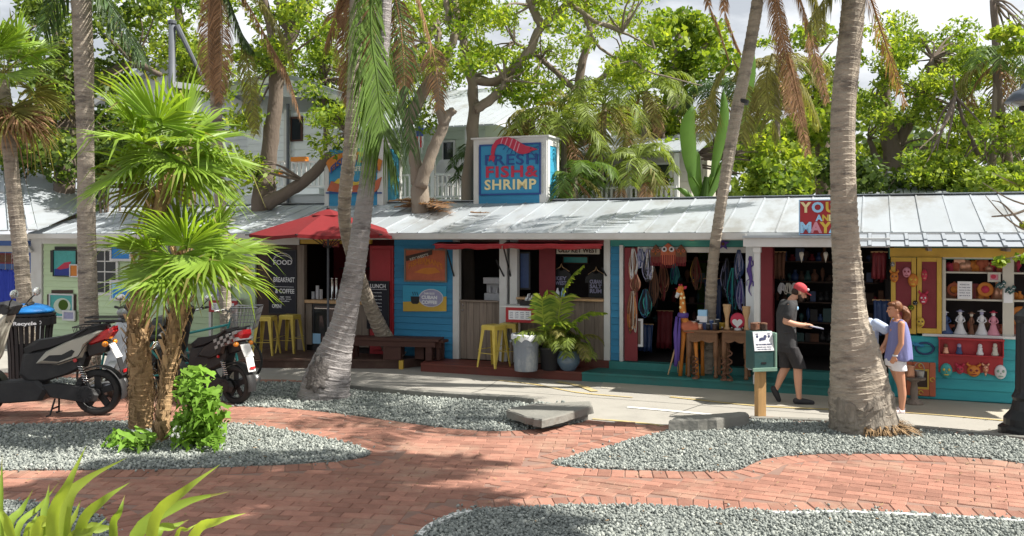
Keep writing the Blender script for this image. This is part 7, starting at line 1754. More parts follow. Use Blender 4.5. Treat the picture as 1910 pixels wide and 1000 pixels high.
for s in(-1,1):part('strap',M['top_blue'],wom,lambda b:b.tube(catmull([Jw(1668,607,s*.11),Jw(1674,597,s*.11),Jw(1683,606,s*.11)],4),.022,8,sy=.4),smooth=True)
q=MB();loft(q,[(Jw(1671,682),.135,.175),(Jw(1670,672),.138,.172),(Jw(1670,666),.125,.16)])
for(a,b)in((Jw(1671,678,-.08),Jw(1673,690,-.082)),(Jw(1673,678,.08),Jw(1677,690,.082))):loft(q,[(b,.105,.10),(a,.105,.10)])
soft(q,'shorts',M['shorts_white'],wom,.010,3)
q=MB();q.ell(at(-.03,0,.045),(.094,.080,.090));q.ell(at(-.08,0,.02),(.055,.05,.05));q.ell(at(.03,0,.085),(.06,.066,.035));hr=soft(q,'hair',M['hair_auburn'],wom,.008,2)
q=MB();limb(q,[at(-.10,0,.03),at(-.155,0,.0),at(-.175,-.01,-.09),at(-.155,-.015,-.17),at(-.165,-.02,-.22)],[.03,.048,.055,.05,.015]);limb(q,[at(-.12,-.03,.0),at(-.19,-.045,-.07),at(-.20,-.05,-.15)],[.025,.035,.01]);limb(q,[at(-.12,.03,.01),at(-.17,.04,-.06),at(-.15,.045,-.14)],[.025,.035,.01]);soft(q,'ponytail',M['hair_auburn'],wom,.008,1)
part('hair_tie',M['white_item'],wom,lambda b:b.ell(at(-.105,0,.035),(.022,.034,.036),nu=10,nv=8))
for s in(-1,1):part('eye',M['black'],wom,lambda b:b.ell(at(.088,s*.028,.014),(.006,.011,.006),nu=8,nv=5))
part('wristband',M['white_item'],wom,lambda b:b.lathe([(.033,-.012),(.036,0),(.033,.012)],Jw(1659,660,-.187),12))
for a,b in((Jw(1681,767,-.085),Jw(1665,767.5,-.09)),(Jw(1692,766,.085),Jw(1677,766.5,.09))):
 part('sandal',M['sandal'],wom,lambda q:[q.tube([Vector((a.x,a.y,.008)),Vector((b.x,b.y,.008))],[.042,.046],12,sy=1),]and q.tube(catmull([b+Vector((.06,-.045,.012)),b+Vector((.045,0,.058)),b+Vector((.06,.045,.012))],4),.010,6))
 part('sole',M['sandal'],wom,lambda q:q.prism([(-.005+.0,-.036),(.05,-.045),(.105,-.042),(.11,.042),(.05,.045),(-.005,.036)],lambda x,y,s:Vector((b.x+x*1.15-.02,b.y+y,.0045+.014*s))))
# ---- third person, bending behind the trunk
F3=Vector(((1613-955)/FPX*13.15,13.15,0));SC3=FPX/13.15;gy=HY+CAMH*SC3
p3=wthing('person','person in a pale blue t-shirt bending forward behind the thick right palm trunk','person',F3)
Jt=lambda px,py,y=0.0:Vector((F3.x+(px-1608)/SC3,F3.y+y,max(.004,(gy-py)/SC3)))
q=MB();at=head(q,Jt(1588,582),-1,.35,1.0);limb(q,[Jt(1606,592),Jt(1595,588)],[.055,.05])
loft(q,[(Jt(1614,660),.11,.155),(Jt(1613,645),.12,.16),(Jt(1612,620),.13,.165),(Jt(1611,602),.125,.175),(Jt(1608,594),.09,.13)])
limb(q,[Jt(1622,603,-.19),Jt(1641,619,-.23)],[.055,.046]);limb(q,[Jt(1641,619,-.23),Jt(1637,632,-.24),Jt(1627,648,-.22)],[.046,.042,.028]);hand(q,Jt(1628,647,-.22),Jt(1616,662,-.2),1,.0085,.3,flat=(0,-1,0))
limb(q,[Jt(1608,603,.19),Jt(1596,622,.22)],[.055,.046]);limb(q,[Jt(1596,622,.22),Jt(1580,630,.18)],[.045,.028]);hand(q,Jt(1581,630,.18),Jt(1567,634,.14),-1,.0085,.3)
for s in(-1,1):limb(q,[Jt(1614,660,s*.09),Jt(1610,705,s*.09),Jt(1612,750,s*.09)],[.09,.062,.038]);limb(q,[Jt(1612,755,s*.09),Jt(1594,757,s*.1)],[.036,.028])
soft(q,'body',M['skin_tan'],p3,.009,2)
q=MB();loft(q,[(Jt(1614,662),.15,.18),(Jt(1613,640),.145,.178),(Jt(1613,620),.15,.185),(Jt(1611,602),.145,.195),(Jt(1607,592.5),.095,.135)])
limb(q,[Jt(1620,602,-.17),Jt(1634,611,-.215)],[.075,.078]);limb(q,[Jt(1608,602,.17),Jt(1602,614,.215)],[.075,.078])
soft(q,'shirt',M['shirt_pale'],p3,.010,3)
q=MB();loft(q,[(Jt(1614,670),.13,.175),(Jt(1614,655),.135,.175)]);[loft(q,[(Jt(1611,706,s*.09),.095,.095),(Jt(1614,665,s*.09),.11,.105)])for s in(-1,1)]
soft(q,'shorts',M['shorts_dark'],p3,.011,3)
q=MB();q.ell(at(-.03,0,.05),(.095,.085,.085));soft(q,'hair',M['hair_dark'],p3,.01,2)
for s in(-1,1):q=MB();limb(q,[Jt(1615,756,s*.09),Jt(1592,757,s*.1)],[.042,.035]);soft(q,'shoe',M['shoe_dark'],p3,.01,2)
# ================================================================== PLANTS
def trunk_mesh(q,pts,rad,ring=.085,n=16,amp=.045,seed=0,per=8):
 c=catmull(pts,per);L=[0]
 for a,b in zip(c[:-1],c[1:]):L.append(L[-1]+(b-a).length)
 k=max(4,int(L[-1]/ring));r=random.Random(seed);P_=[];R_2=[]
 def at(s):
  i=0
  while i<len(L)-2 and L[i+1]<s:i+=1
  t=(s-L[i])/max(L[i+1]-L[i],1e-9);f=(i+t)/(len(c)-1)*(len(rad)-1);j=min(int(f),len(rad)-2)
  return c[i].lerp(c[i+1],t),rad[j]+(rad[j+1]-rad[j])*(f-j)
 for i in range(k):
  h=L[-1]*i/k;step=L[-1]/k;w=r.uniform(.6,1.3)*amp
  w*=min(1,.2/max(at(h)[1],.05))**1.4
  for o,m_ in((0,1+w*.8),(.14,1-w*.55),(.6,1-w*.1)):
   p,rr=at(h+step*(o+r.uniform(-.05,.05)));P_.append(p);R_2.append(rr*m_)
 p,rr=at(L[-1]);P_.append(p);R_2.append(rr)
 b=len(q.v);q.tube(P_,R_2,n)
 for i in range(b,len(q.v)): # uneven surface
  v=Vector(q.v[i]);ring_i=(i-b)//n;ctr=P_[min(ring_i,len(P_)-1)];d=v-ctr
  k_=1+.022*math.sin(2.3*v.z+(i%n)*1.7)+r.uniform(-.022,.022);q.v[i]=tuple(ctr+d*k_)
def frond(q,pts,leaf,hang=.5,n=46,w=.022,seed=0,rw=.018,start=.12,spread=1.0,side=None,m=0):
 """a pinnate palm frond along a path: rachis plus drooping leaflets"""
 r=random.Random(seed);c=catmull(pts,6);k=len(c);q.tube(c,[rw*(1-.8*i/k)for i in range(k)],5,m,t=.75)
 for i in range(n):
  f=start+(1-start)*i/n;x=f*(k-1);j=min(int(x),k-2);p=c[j].lerp(c[j+1],x-j);t=(c[j+1]-c[j]).normalized()
  s=t.cross(Vector((0,0,1)));
  if s.length<.25:s=Vector(side)if side else Vector((1,.25,0))
  s=(s-t*s.dot(t)).normalized();L=leaf*(math.sin(PI*(.12+.80*f))**.7)*r.uniform(.8,1.1)
  for sg in(-1,1):
   if r.random()<.05:continue
   d=(s*sg*spread+t*r.uniform(.45,.75)+Vector((r.uniform(-.1,.1),r.uniform(-.1,.1),r.uniform(-.1,.2)))).normalized()
   mid=p+d*L*.5+Vector((0,0,-hang*L*.14));end=p+d*L*.88+Vector((0,0,-hang*L*.62));wv=t*w*r.uniform(.7,1.2);tt=r.random()
   q.add([p-wv*.4,p+wv*.4,mid+wv,mid-wv,end],[(0,1,2,3),(3,2,4)],m,tt)
def crown_path(top,az,el,L,droop,k=7):
 p=Vector(top);out=[p.copy()];e=el
 for i in range(k):p=p+Vector((math.cos(az)*math.cos(e),math.sin(az)*math.cos(e),math.sin(e)))*(L/k);e-=droop/k*(1+i*.25);out.append(p.copy())
 return out
def palm(name,label,base,pts,rad,bark,ring=.085,amp=.045,seed=0,n=16,group=None):
 t=wthing(name,label,'palm tree',base,group);q=MB();trunk_mesh(q,pts,rad,ring,n,amp,seed);q.build('trunk',bark,t,smooth=False);return t
def addf(t,m,*a,**k):q=MB();frond(q,*a,**k);return q.build('frond',M[m],t)
def crown(t,top,nf,L,leaf,seed,mats,el=(-.3,1.1),droop=1.5,hang=.5,nl=44,w=.022,azs=None):
 r=random.Random(seed)
 for i in range(nf):
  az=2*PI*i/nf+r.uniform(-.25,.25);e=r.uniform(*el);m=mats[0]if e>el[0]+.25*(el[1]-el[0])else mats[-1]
  if azs:az=r.uniform(*azs)
  addf(t,m,crown_path(top,az,e,L*r.uniform(.8,1.1),droop*r.uniform(.8,1.2)),leaf,hang,nl,w,r.random()*99)
# ---- the thick palm at right
T7=G(1612,806);pt=[T7+Vector((0,0,-.05)),P(1606,745,T7.y),P(1601,700,T7.y),P(1592,640,T7.y),P(1585,595,T7.y),P(1582,520,T7.y),P(1574,390,T7.y),P(1573,210,T7.y),P(1590,30,T7.y),P(1597,-90,T7.y)]
t7=palm('coconut_palm','thick grey ringed palm trunk with flared base in the right gravel bed',T7,pt,[.40,.38,.345,.275,.215,.178,.162,.146,.144,.14],M['palm_bark'],.075,.035,7,22)
top7=pt[-1]+Vector((0,0,.2))
# ---- palm just outside the frame on the right whose crown shades the near paving
T8=Vector((6.9,4.4,0));top8=Vector((3.6,7.25,6.9));pt=[T8,Vector((6.7,4.6,2.5)),Vector((5.9,5.3,4.9)),Vector((4.8,6.3,6.2)),top8]
t8=palm('coconut_palm','coconut palm leaning in from beyond the right edge, its crown above the view',T8,pt,[.3,.18,.16,.15],M['palm_bark'],.09,.04,12,12)
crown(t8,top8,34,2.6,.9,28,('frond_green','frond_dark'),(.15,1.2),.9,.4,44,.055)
# ---- slim palm by the tables
d6=14.45;T6=P(1322,700,15.32)
pt=[Vector((T6.x,15.32,.14)),P(1325,580,15.2),P(1331,480,14.75),P(1346,375,14.45),P(1372,220,d6),P(1398,90,d6),P(1416,-20,d6),P(1424,-125,d6)]
t6=palm('coconut_palm','slim leaning palm trunk rising behind the carved tables past the roof edge',pt[0],pt,[.13,.096,.086,.088,.096,.098,.094,.09],M['palm_bark'],.10,.06,3,14)
q=MB();c6=P(1384,190,d6);q.tube([c6+Vector((-.006,0,-.03)),c6+Vector((.006,0,.03))],.108,14);q.build('dark_band',M['black'],t6)
# ---- leaning pair in the left centre
T5=G(602,744);d5=T5.y
pt=[T5+Vector((0,0,-.05)),P(612,700,d5),P(627,650,d5),P(642,600,d5),P(662,500,d5),P(676,405,d5),P(687,325,d5),P(703,200,d5),P(715,60,d5),P(722,-150,d5)]
t5=palm('coconut_palm','large leaning grey palm with swollen scarred base and one green hanging frond',T5,pt,[.40,.34,.245,.190,.158,.138,.116,.112,.11,.11],M['palm_bark_cool'],.085,.04,5,20)
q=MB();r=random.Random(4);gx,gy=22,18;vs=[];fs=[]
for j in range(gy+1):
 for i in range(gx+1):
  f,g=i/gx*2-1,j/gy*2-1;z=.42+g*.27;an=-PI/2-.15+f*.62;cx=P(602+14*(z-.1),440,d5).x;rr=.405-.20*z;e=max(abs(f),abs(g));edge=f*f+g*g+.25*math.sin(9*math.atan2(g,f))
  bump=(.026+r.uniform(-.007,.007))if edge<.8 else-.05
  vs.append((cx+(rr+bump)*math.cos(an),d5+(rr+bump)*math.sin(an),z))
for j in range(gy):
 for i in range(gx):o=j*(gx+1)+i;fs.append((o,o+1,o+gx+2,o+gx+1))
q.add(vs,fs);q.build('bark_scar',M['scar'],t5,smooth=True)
d5b=14.7;pt=[P(742,668,17.32),P(714,622,17.2),P(686,560,16.7),P(662,490,15.9),P(645,430,15.2),P(643,370,14.8),P(653,280,14.5),P(660,160,14.4),P(664,20,14.4),P(664,-125,14.4)]
pt[0].z=.15
t5b=palm('coconut_palm','second leaning palm rising from beside the timber bench, crossing behind the large one',pt[0],pt,[.18,.15,.122,.11,.102,.106,.108,.108,.106,.1],M['palm_bark'],.10,.06,6,14)
t2d=15.0;pt=[P(172,718,t2d),P(165,560,t2d),P(161,420,t2d),P(160,280,t2d),P(156,120,t2d),P(151,-20,t2d),P(149,-90,t2d)];pt[0].z=-.02
t2=palm('coconut_palm','straight smooth palm trunk in front of the green gallery, left',pt[0],pt,[.155,.148,.142,.13,.155,.155,.15],M['palm_bark'],.07,.03,2,18)
# crowns above the frame and the fronds that hang into it
def pf(t,m,pix,d,leaf,**k):return addf(t,m,[P(x,y,d+(e[0]if e else 0))for x,y,*e in pix],leaf,**k)
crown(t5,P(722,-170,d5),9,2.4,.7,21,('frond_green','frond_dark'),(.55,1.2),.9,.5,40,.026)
pf(t5,'frond_green',[(714,-70),(694,-30),(692,60),(702,140),(711,220),(720,262),(736,312)],d5-.35,.92,hang=1.15,n=170,w=.028,seed=3,start=.1,side=(.55,1,0),spread=.75,rw=.03)
pf(t5,'frond_dark',[(716,-70),(740,-10),(756,90),(762,190),(766,280)],d5+.5,.7,hang=1.1,n=90,w=.022,seed=4,side=(.5,1,0),spread=.7)
pf(t5,'frond_dead',[(720,-70),(768,-30),(795,50),(812,120),(820,205)],d5+.1,.35,hang=1,n=90,w=.012,seed=5,side=(1,0,0))
pf(t5,'frond_dead',[(720,-70),(742,20),(752,100),(754,160)],d5+.2,.4,hang=1,n=46,w=.016,seed=6,side=(1,0,0))
crown(t5b,P(664,-130,d5b-.3),7,2.2,.65,22,('frond_green','frond_olive'),(.5,1.2),1.0,.5,36,.026)
for k,pix in enumerate(([(664,-80),(650,-20),(645,60),(650,140),(652,190)],[(664,-80),(672,0),(674,80),(668,150)],[(664,-80),(636,-10),(622,40),(606,90)],[(664,-80),(690,-20),(700,60),(696,140)],[(664,-80),(655,10),(660,90),(657,165)])):
 pf(t5b,'frond_dead',pix,d5b-.3,.30,hang=1.3,n=130,w=.014,seed=30+k,side=(1,.1,0))
crown(t2,P(150,-110,t2d),8,2.3,.65,23,('frond_green','frond_dark'),(.5,1.2),1.0,.5,38,.026)
pf(t2,'frond_dark',[(150,-60),(185,-20),(215,25),(245,70),(272,118)],t2d,.75,hang=.8,n=60,w=.022,seed=41)
pf(t2,'frond_dark',[(150,-60),(120,-30),(96,10),(80,60)],t2d,.7,hang=.8,n=48,w=.022,seed=42)
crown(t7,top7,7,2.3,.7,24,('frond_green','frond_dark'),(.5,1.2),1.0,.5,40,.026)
pf(t7,'frond_dead',[(1597,-80),(1622,-10),(1648,70),(1668,130),(1690,198)],T7.y,.28,hang=1,n=60,w=.014,seed=51,side=(1,0,0))
pf(t7,'frond_olive',[(1597,-80),(1560,-30),(1530,10),(1505,60)],T7.y,.5,hang=.9,n=44,w=.018,seed=52)
for k in range(9):addf(t6,'frond_green',crown_path(P(1424,-130,d6),PI+(k-4)*.13+.1,.12+.03*(k%3),3.6,.30),.85,.4,44,.045,700+k)  # extra unseen fronds, added to throw shade on the large leaning palm
crown(t6,P(1424,-130,d6),12,3.1,.8,25,('frond_green','frond_olive'),(.45,1.2),1.0,.5,44,.03)
for k,(pix,m,lf)in enumerate((([(1424,-80),(1440,-20),(1455,60),(1474,140),(1492,215),(1508,288)],'frond_dead',.36),([(1424,-80),(1448,-10),(1462,70),(1482,150),(1500,235)],'frond_dead',.32),([(1430,-80),(1478,-30),(1505,40),(1523,110),(1544,192)],'frond_dead',.3),([(1424,-80),(1490,-60),(1520,0),(1536,70)],'frond_olive',.4),
  ([(1418,-80),(1380,-50),(1350,0),(1365,60),(1382,100)],'frond_dead',.2),([(1418,-80),(1360,-60),(1320,-10),(1340,50),(1360,112)],'frond_dead',.16))):
 pf(t6,m,pix,d6-.2,lf*.62,hang=1.5,n=150,w=.013,seed=60+k,side=(1,.1,0))
for k,pix in enumerate(([(1362,118),(1340,140),(1322,190),(1312,262)],[(1368,112),(1385,150),(1392,210),(1382,262)],[(1440,100),(1470,130),(1500,170),(1528,232)],[(1440,100),(1430,150),(1438,210),(1452,260)])):
 pf(t6,'frond_olive',pix,d6+1.8,.42,hang=1.2,n=100,w=.014,seed=80+k,side=(1,.1,0))
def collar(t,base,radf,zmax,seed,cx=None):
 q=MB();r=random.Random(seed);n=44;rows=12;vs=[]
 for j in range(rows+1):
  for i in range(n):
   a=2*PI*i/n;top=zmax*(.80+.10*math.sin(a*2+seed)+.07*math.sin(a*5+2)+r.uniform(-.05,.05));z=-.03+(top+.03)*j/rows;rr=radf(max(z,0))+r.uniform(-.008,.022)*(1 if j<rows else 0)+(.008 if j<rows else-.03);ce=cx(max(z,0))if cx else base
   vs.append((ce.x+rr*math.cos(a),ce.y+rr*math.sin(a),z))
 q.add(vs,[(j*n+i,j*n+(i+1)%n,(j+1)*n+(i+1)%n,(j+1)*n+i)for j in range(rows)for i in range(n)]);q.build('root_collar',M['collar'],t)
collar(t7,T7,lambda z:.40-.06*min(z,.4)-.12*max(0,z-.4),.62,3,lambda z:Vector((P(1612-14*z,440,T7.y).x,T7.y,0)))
# fibrous roots at the foot of the thick palm
q=MB();r=random.Random(9)
for k in range(300):
 a=r.uniform(-1.9,.7);R0=.40;b=T7+Vector((R0*math.cos(a),R0*math.sin(a),r.uniform(.03,.16)));l=r.uniform(.03,.24)*(1.4 if a>-.9 else .5)
 e=T7+Vector(((R0+l)*math.cos(a+r.uniform(-.15,.15)),(R0+l)*math.sin(a+r.uniform(-.15,.15)),r.uniform(.03,.06)))
 m_=b.lerp(e,.5)+Vector((0,0,r.uniform(.0,.06)));w=Vector((-(e-b).y,(e-b).x,0)).normalized()*r.uniform(.004,.010)
 q.add([b-w,b+w,m_+w,m_-w,e],[(0,1,2,3),(3,2,4)],0,r.random())
o=q.build('root_fibres',M['fibre'],t7);o['kind']='stuff'
# ---- dead-skirted palm behind the fan palm
d4=15.2;pt=[P(430,708,d4),P(420,560,d4),P(413,420,d4),P(407,300,d4),P(402,150,d4),P(398,-30,d4),P(396,-80,d4)];pt[0].z=0
t4=palm('shaggy_palm','slim palm with a shaggy skirt of dead brown fronds behind the fan palm',pt[0],pt,[.12,.10,.092,.085,.1,.11,.11],M['palm_bark'],.09,.05,8,12)
crown(t4,P(396,-110,d4),7,2.0,.55,26,('frond_green','frond_olive'),(.5,1.2),1.1,.5,36,.024)
for k,(pix,m,lf)in enumerate((([(397,-70),(392,0),(388,90),(395,170)],'frond_dead',.45),([(400,-70),(412,10),(414,100),(408,190)],'frond_dead',.45),([(400,-60),(440,40),(462,120),(470,190),(478,250)],'frond_olive',.4),
  ([(400,-70),(456,0),(505,85),(536,140),(560,216)],'frond_dead',.42),([(400,-70),(470,-20),(520,50),(548,120)],'frond_olive',.45),([(400,-60),(430,10),(450,60),(470,90)],'frond_dark',.5))):
 pf(t4,m,pix,d4-.15,lf*.62,hang=1.5,n=140,w=.013,seed=100+k,side=(1,.1,0))
# ---- fan palms
def fan(q,base,dirv,pet,R,seed,m=0,dead=False,droop=.4):
 r=random.Random(seed);d=Vector(dirv).normalized();base=Vector(base);hub=base+d*pet+Vector((0,0,-.08*pet));q.tube([base,base.lerp(hub,.5)+Vector((0,0,.03)),hub],[.012,.009,.008],5,1,t=.6)
 s=d.cross(Vector((0,0,1)));s=s.normalized()if s.length>.1 else Vector((1,0,0));s=(s+Vector((0,0,r.uniform(-.3,.3)))).normalized();d=(d+Vector((0,0,-droop*r.uniform(.6,1.3)))).normalized();u=s.cross(d).normalized();n=30;sp_=4.0
 for i in range(n):
  a=-sp_/2+sp_*i/(n-1)+r.uniform(-.03,.03);da=sp_/(n-1)*.5
  def at(an,rr,up=0.0):return hub+(d*math.cos(an)+s*math.sin(an))*rr+u*up
  L=R*(.80+.20*math.cos(a*.7))*r.uniform(.86,1.12);r1=L*.42;tt=r.random();dr=r.uniform(.0,.16)+(.35 if r.random()<.12 else 0);dr*=1.8 if dead else 1
  cup=.16*R;bend=r.uniform(-.05,.05)*L
  i0,i1=at(a-da,.03),at(a+da,.03);m0,m1=at(a-da*.95,r1,cup*.4-.014),at(a+da*.95,r1,cup*.4-.014);mc=at(a,r1,cup*.4+.020)
  q0,q1=at(a-da*.42,L*.74,cup*.7),at(a+da*.42,L*.74,cup*.7);q0.z-=dr*L*.25;q1.z-=dr*L*.25
  e=at(a,L,cup*.6+bend);e.z-=dr*L
  q.add([i0,i1,m0,mc,m1,q0,q1,e],[(0,3,2),(0,1,3),(1,4,3),(2,3,5),(3,6,5),(3,4,6)],m,tt);q.add([q0,q1,e],[(0,1,2)],1 if r.random()<.18 else m,tt)
def fan_head(t,c,n,R,pet,seed,mats=('fan_green','frond_olive'),lo=-.75,hi=1.35,front=0):
 r=random.Random(seed)
 for i in range(n+front):
  az=2.4*i+r.uniform(-.3,.3);f=(i+.5)/n;el=hi+(lo-hi)*f+r.uniform(-.12,.12)
  if i>=n:az=-PI/2+(i-n-(front-1)/2)*.7+r.uniform(-.2,.2);el=r.uniform(-.1,.45)
  q=MB();d=Vector((math.cos(az)*math.cos(el),math.sin(az)*math.cos(el),math.sin(el)));fan(q,c,d,pet*r.uniform(.7,1.1)*(.6 if i>=n else 1),R*r.uniform(.85,1.1),seed*100+i,droop=1.5 if i>=n else(.1 if el>.6 else .45))
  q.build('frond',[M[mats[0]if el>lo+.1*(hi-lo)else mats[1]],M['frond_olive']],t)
def shaggy(q,pts,rad,seed,n=260):
 r=random.Random(seed);c=catmull(pts,6);k=len(c)
 for i in range(n):
  f=r.random();x=f*(k-1);j=min(int(x),k-2);p=c[j].lerp(c[j+1],x-j);g=f*(len(rad)-1);h=min(int(g),len(rad)-2);rr=rad[h]+(rad[h+1]-rad[h])*(g-h)
  a=r.uniform(0,2*PI);o=Vector((math.cos(a),math.sin(a),0));b=p+o*rr*.92;l=r.uniform(.06,.22);tw=Vector((-o.y,o.x,0))*r.uniform(.005,.022)
  up=r.choice((1,1,-1));e=b+o*r.uniform(.01,.045)+Vector((r.uniform(-.05,.05),r.uniform(-.05,.05),up*l));m_=b.lerp(e,.5)+o*.015
  q.add([b-tw,b+tw,m_+tw*.8,m_-tw*.8,e],[(0,1,2,3),(3,2,4)],0,r.random())
FP=G(282,812);dF=FP.y
tf=wthing('fan_palm','two-stemmed fan palm with shaggy brown trunks in the left gravel bed','palm tree',FP)
A_=[G(262,802)+Vector((0,0,-.04)),P(264,720,dF+.1),P(258,640,dF+.1),P(262,560,dF+.1),P(280,470,dF+.1),P(300,380,dF+.1),P(312,300,dF+.1)]
B_=[G(298,826)+Vector((0,0,-.04)),P(308,740,dF-.2),P(318,660,dF-.25),P(334,575,dF-.3),P(338,520,dF-.3),P(338,470,dF-.3)]
for pts,rad,sd in((A_,[.14,.145,.135,.13,.11,.085,.07],1),(B_,[.09,.085,.09,.105,.09,.07],2)):
 q=MB();trunk_mesh(q,pts,rad,.06,14,.07,sd);q.build('trunk',M['fibre_bark'],tf);q=MB();shaggy(q,pts,rad,sd,700);o=q.build('trunk_fibres',M['fibre'],tf);o['kind']='stuff'
def boots(q,pts,rad,seed,n):
 r=random.Random(seed);c=catmull(pts,6);k=len(c)
 for i in range(n):
  f=.3+.7*i/n;x=f*(k-1);j=min(int(x),k-2);p=c[j].lerp(c[j+1],x-j);a=i*2.4;o=Vector((math.cos(a),math.sin(a),0));g=f*(len(rad)-1);h=min(int(g),len(rad)-2);rr=rad[h]+(rad[h+1]-rad[h])*(g-h)
  q.bar(p+o*rr*.85,p+o*(rr+.06)+Vector((0,0,r.uniform(.10,.2))),r.uniform(.03,.055),.012,up=o)
for pts,rad,sd in((A_,[.15,.16,.15,.145,.12,.09,.07],1),(B_,[.10,.095,.10,.12,.10,.075],2)):q=MB();boots(q,pts,rad,sd,46);q.build('leaf_stubs',M['pale_wood'],tf)['kind']='stuff'
fan_head(tf,P(318,292,dF+.1),15,.84,.50,3,lo=-.75,hi=1.25,front=3);fan_head(tf,P(352,492,dF-.3),9,.82,.46,4,lo=-.35,hi=1.1,front=3)
# left edge fan palm
d1=16.2;pt=[P(56,700,d1),P(47,580,d1),P(39,480,d1),P(29,385,d1),P(18,280,d1),P(8,190,d1),P(4,150,d1)];pt[0].z=0
t1=palm('fan_palm','slim fan palm at the left edge with drooping green and brown fans',pt[0],pt,[.15,.13,.128,.125,.118,.12,.11],M['palm_bark'],.08,.05,9,14)
fan_head(t1,P(8,135,d1),13,.85,.6,6,('fan_green','frond_olive'),-.5,1.2)
for i in range(9):
 r=random.Random(i);az=-2.6+i*.55;q=MB();fan(q,P(10,190,d1),(math.cos(az),math.sin(az),-.35-.6*r.random()),.35,.8,300+i,dead=True);q.build('frond',[M['frond_olive' if i%2 else 'frond_dead'],M['frond_dead']],t1)
# ---- feathery mid-distance palms
mids=[(1128,195,20.5,13,1.75,'frond_light'),(1052,235,19.6,11,1.5,'frond_light'),(992,205,21.5,10,1.4,'frond_olive'),(1205,170,22,12,1.6,'frond_light'),(1072,330,18.8,9,1.1,'frond_green'),(1190,300,19.3,9,1.1,'frond_light'),(905,300,20.5,9,1.1,'frond_dark'),(1450,130,21.5,10,1.6,'frond_olive'),(1330,170,22.5,9,1.5,'frond_dark'),(1860,110,20,10,1.5,'frond_green')]
labs=['tall feathery palm in the middle of the background, right of the shrimp sign','arching feathery palm just right of the shrimp sign','olive feathery palm above the shrimp sign','olive feathery palm with pale dry fronds, upper centre right','low dark feathery palm against the cottage beside the shrimp sign','low green feathery palm before the cottage railing','dark small palm between the verandah and the shrimp sign','olive palm behind the brown hanging fronds, upper right','dark palm behind the banana leaf','thin stemmed palm near the right edge of the trees']
for i,(x,y,d,nf,L,m)in enumerate(mids):
 top=P(x,y,d);base=Vector((top.x+(i%3-1)*.3,top.y,0));pts=[base,base.lerp(top,.35)+Vector((.05,0,0)),base.lerp(top,.7),top]
 t=palm('feather_palm',labs[i],base,pts,[.10,.085,.075,.06],M['bark_pale'],.14,.05,i,8,'feathery palms behind the shop roof');crown(t,top,nf,L,.46,200+i,(m,'frond_olive'),(-.35,1.15),1.7,.7,34,.022)
 for k in range(3):addf(t,'frond_dead',crown_path(top+Vector((0,0,-.1)),k*2.1+i,-.6,L*.8,.9),.3,1.0,26,.016,k+i*7)
# ---- banana plant
d=17.6;bb_=P(1310,440,d);bb_.z=0;t=wthing('banana_plant','broad-leaved banana plant with upright paddle leaves left of the slim palm','plant',bb_)
def paddle(q,pts,w,seed):
 r=random.Random(seed);c=catmull(pts,5);k=len(c);vs=[];sd=Vector((1,.3,0)).normalized()
 for i,p in enumerate(c):f=i/(k-1);ww=w*math.sin(PI*min(1,.05+f*.95))**.55;ww=ww if i<k-1 else .01;vs+=[p-sd*ww+Vector((0,.05,-.02)),p,p+sd*ww+Vector((0,.05,-.02))]
 q.add(vs,[(3*i+a,3*i+a+1,3*i+a+4,3*i+a+3)for i in range(k-1)for a in(0,1)])
q=MB();q.tube([bb_,P(1312,372,d),P(1318,330,d)],[.12,.09,.05],10);q.build('stem',M['leaf_mid'],t)
for k,(pix,w)in enumerate((([(1292,330),(1286,280),(1284,230),(1292,196)],.17),([(1330,330),(1342,270),(1352,215),(1350,165)],.12),([(1305,372),(1298,340),(1296,310),(1302,280)],.15),([(1318,374),(1330,345),(1338,320),(1352,300)],.14),([(1372,250),(1385,200),(1398,140),(1405,90)],.16),([(1300,378),(1282,360),(1270,350),(1258,352)],.10))):
 q=MB();paddle(q,[P(x,y,d-.1+.05*k)for x,y in pix],w,k);q.tube([P(1316,372,d),P((1316+pix[0][0])/2,(372+pix[0][1])/2-3,d),P(*pix[0],d-.1+.05*k)],.018,6,1);q.build('leaf',[M['banana'],M['leaf_bright']],t,smooth=True)
# ---- broadleaf trees
def leaves(q_list,c,rad,n,size,seed,flat=.0):
 pass
def leaf_cloud(clumps,n,size,seed,mtl,t,name='crown',flat=.35,comp=False):
 g=np.random.default_rng(seed);C=np.array([c for c,r in clumps]);Rr=np.array([r for c,r in clumps]);wgt=(Rr[:,0]*Rr[:,1]*Rr[:,2])**.7;idx=g.choice(len(C),n,p=wgt/wgt.sum())
 u=g.normal(size=(n,3));u/=np.linalg.norm(u,axis=1)[:,None];rr=g.random(n)**.45
 pos=C[idx]+u*rr[:,None]*Rr[idx]
 nrm=g.normal(size=(n,3))*.6;nrm[:,2]+=.55;nrm/=np.linalg.norm(nrm,axis=1)[:,None]
 a=g.normal(size=(n,3));a-=nrm*(a*nrm).sum(1)[:,None];a/=np.linalg.norm(a,axis=1)[:,None];a[:,2]-=.25;b=np.cross(nrm,a)
 L=size*g.uniform(.6,1.3,n)[:,None];Wd=L*(.22 if comp else .42)
 V=np.stack([pos-a*L*.5,pos+b*Wd-nrm*L*.06,pos+a*L*.5,pos-b*Wd-nrm*L*.06],1).reshape(-1,3)
 F=(np.array([[0,1,2,3]])[None]+(np.arange(n)*4)[:,None,None]).reshape(-1,4)
 tint=np.clip(g.normal(.5,.22,n)+(g.random(len(C))[idx]-.5)*.5,0,1)
 off=np.array(ORG[t.name]);me=np_mesh(name,V-off,F,tint,mtl);o=bpy.data.objects.new(name,me);COL.objects.link(o);o.parent=t;ORG[o.name]=ORG[t.name];return o
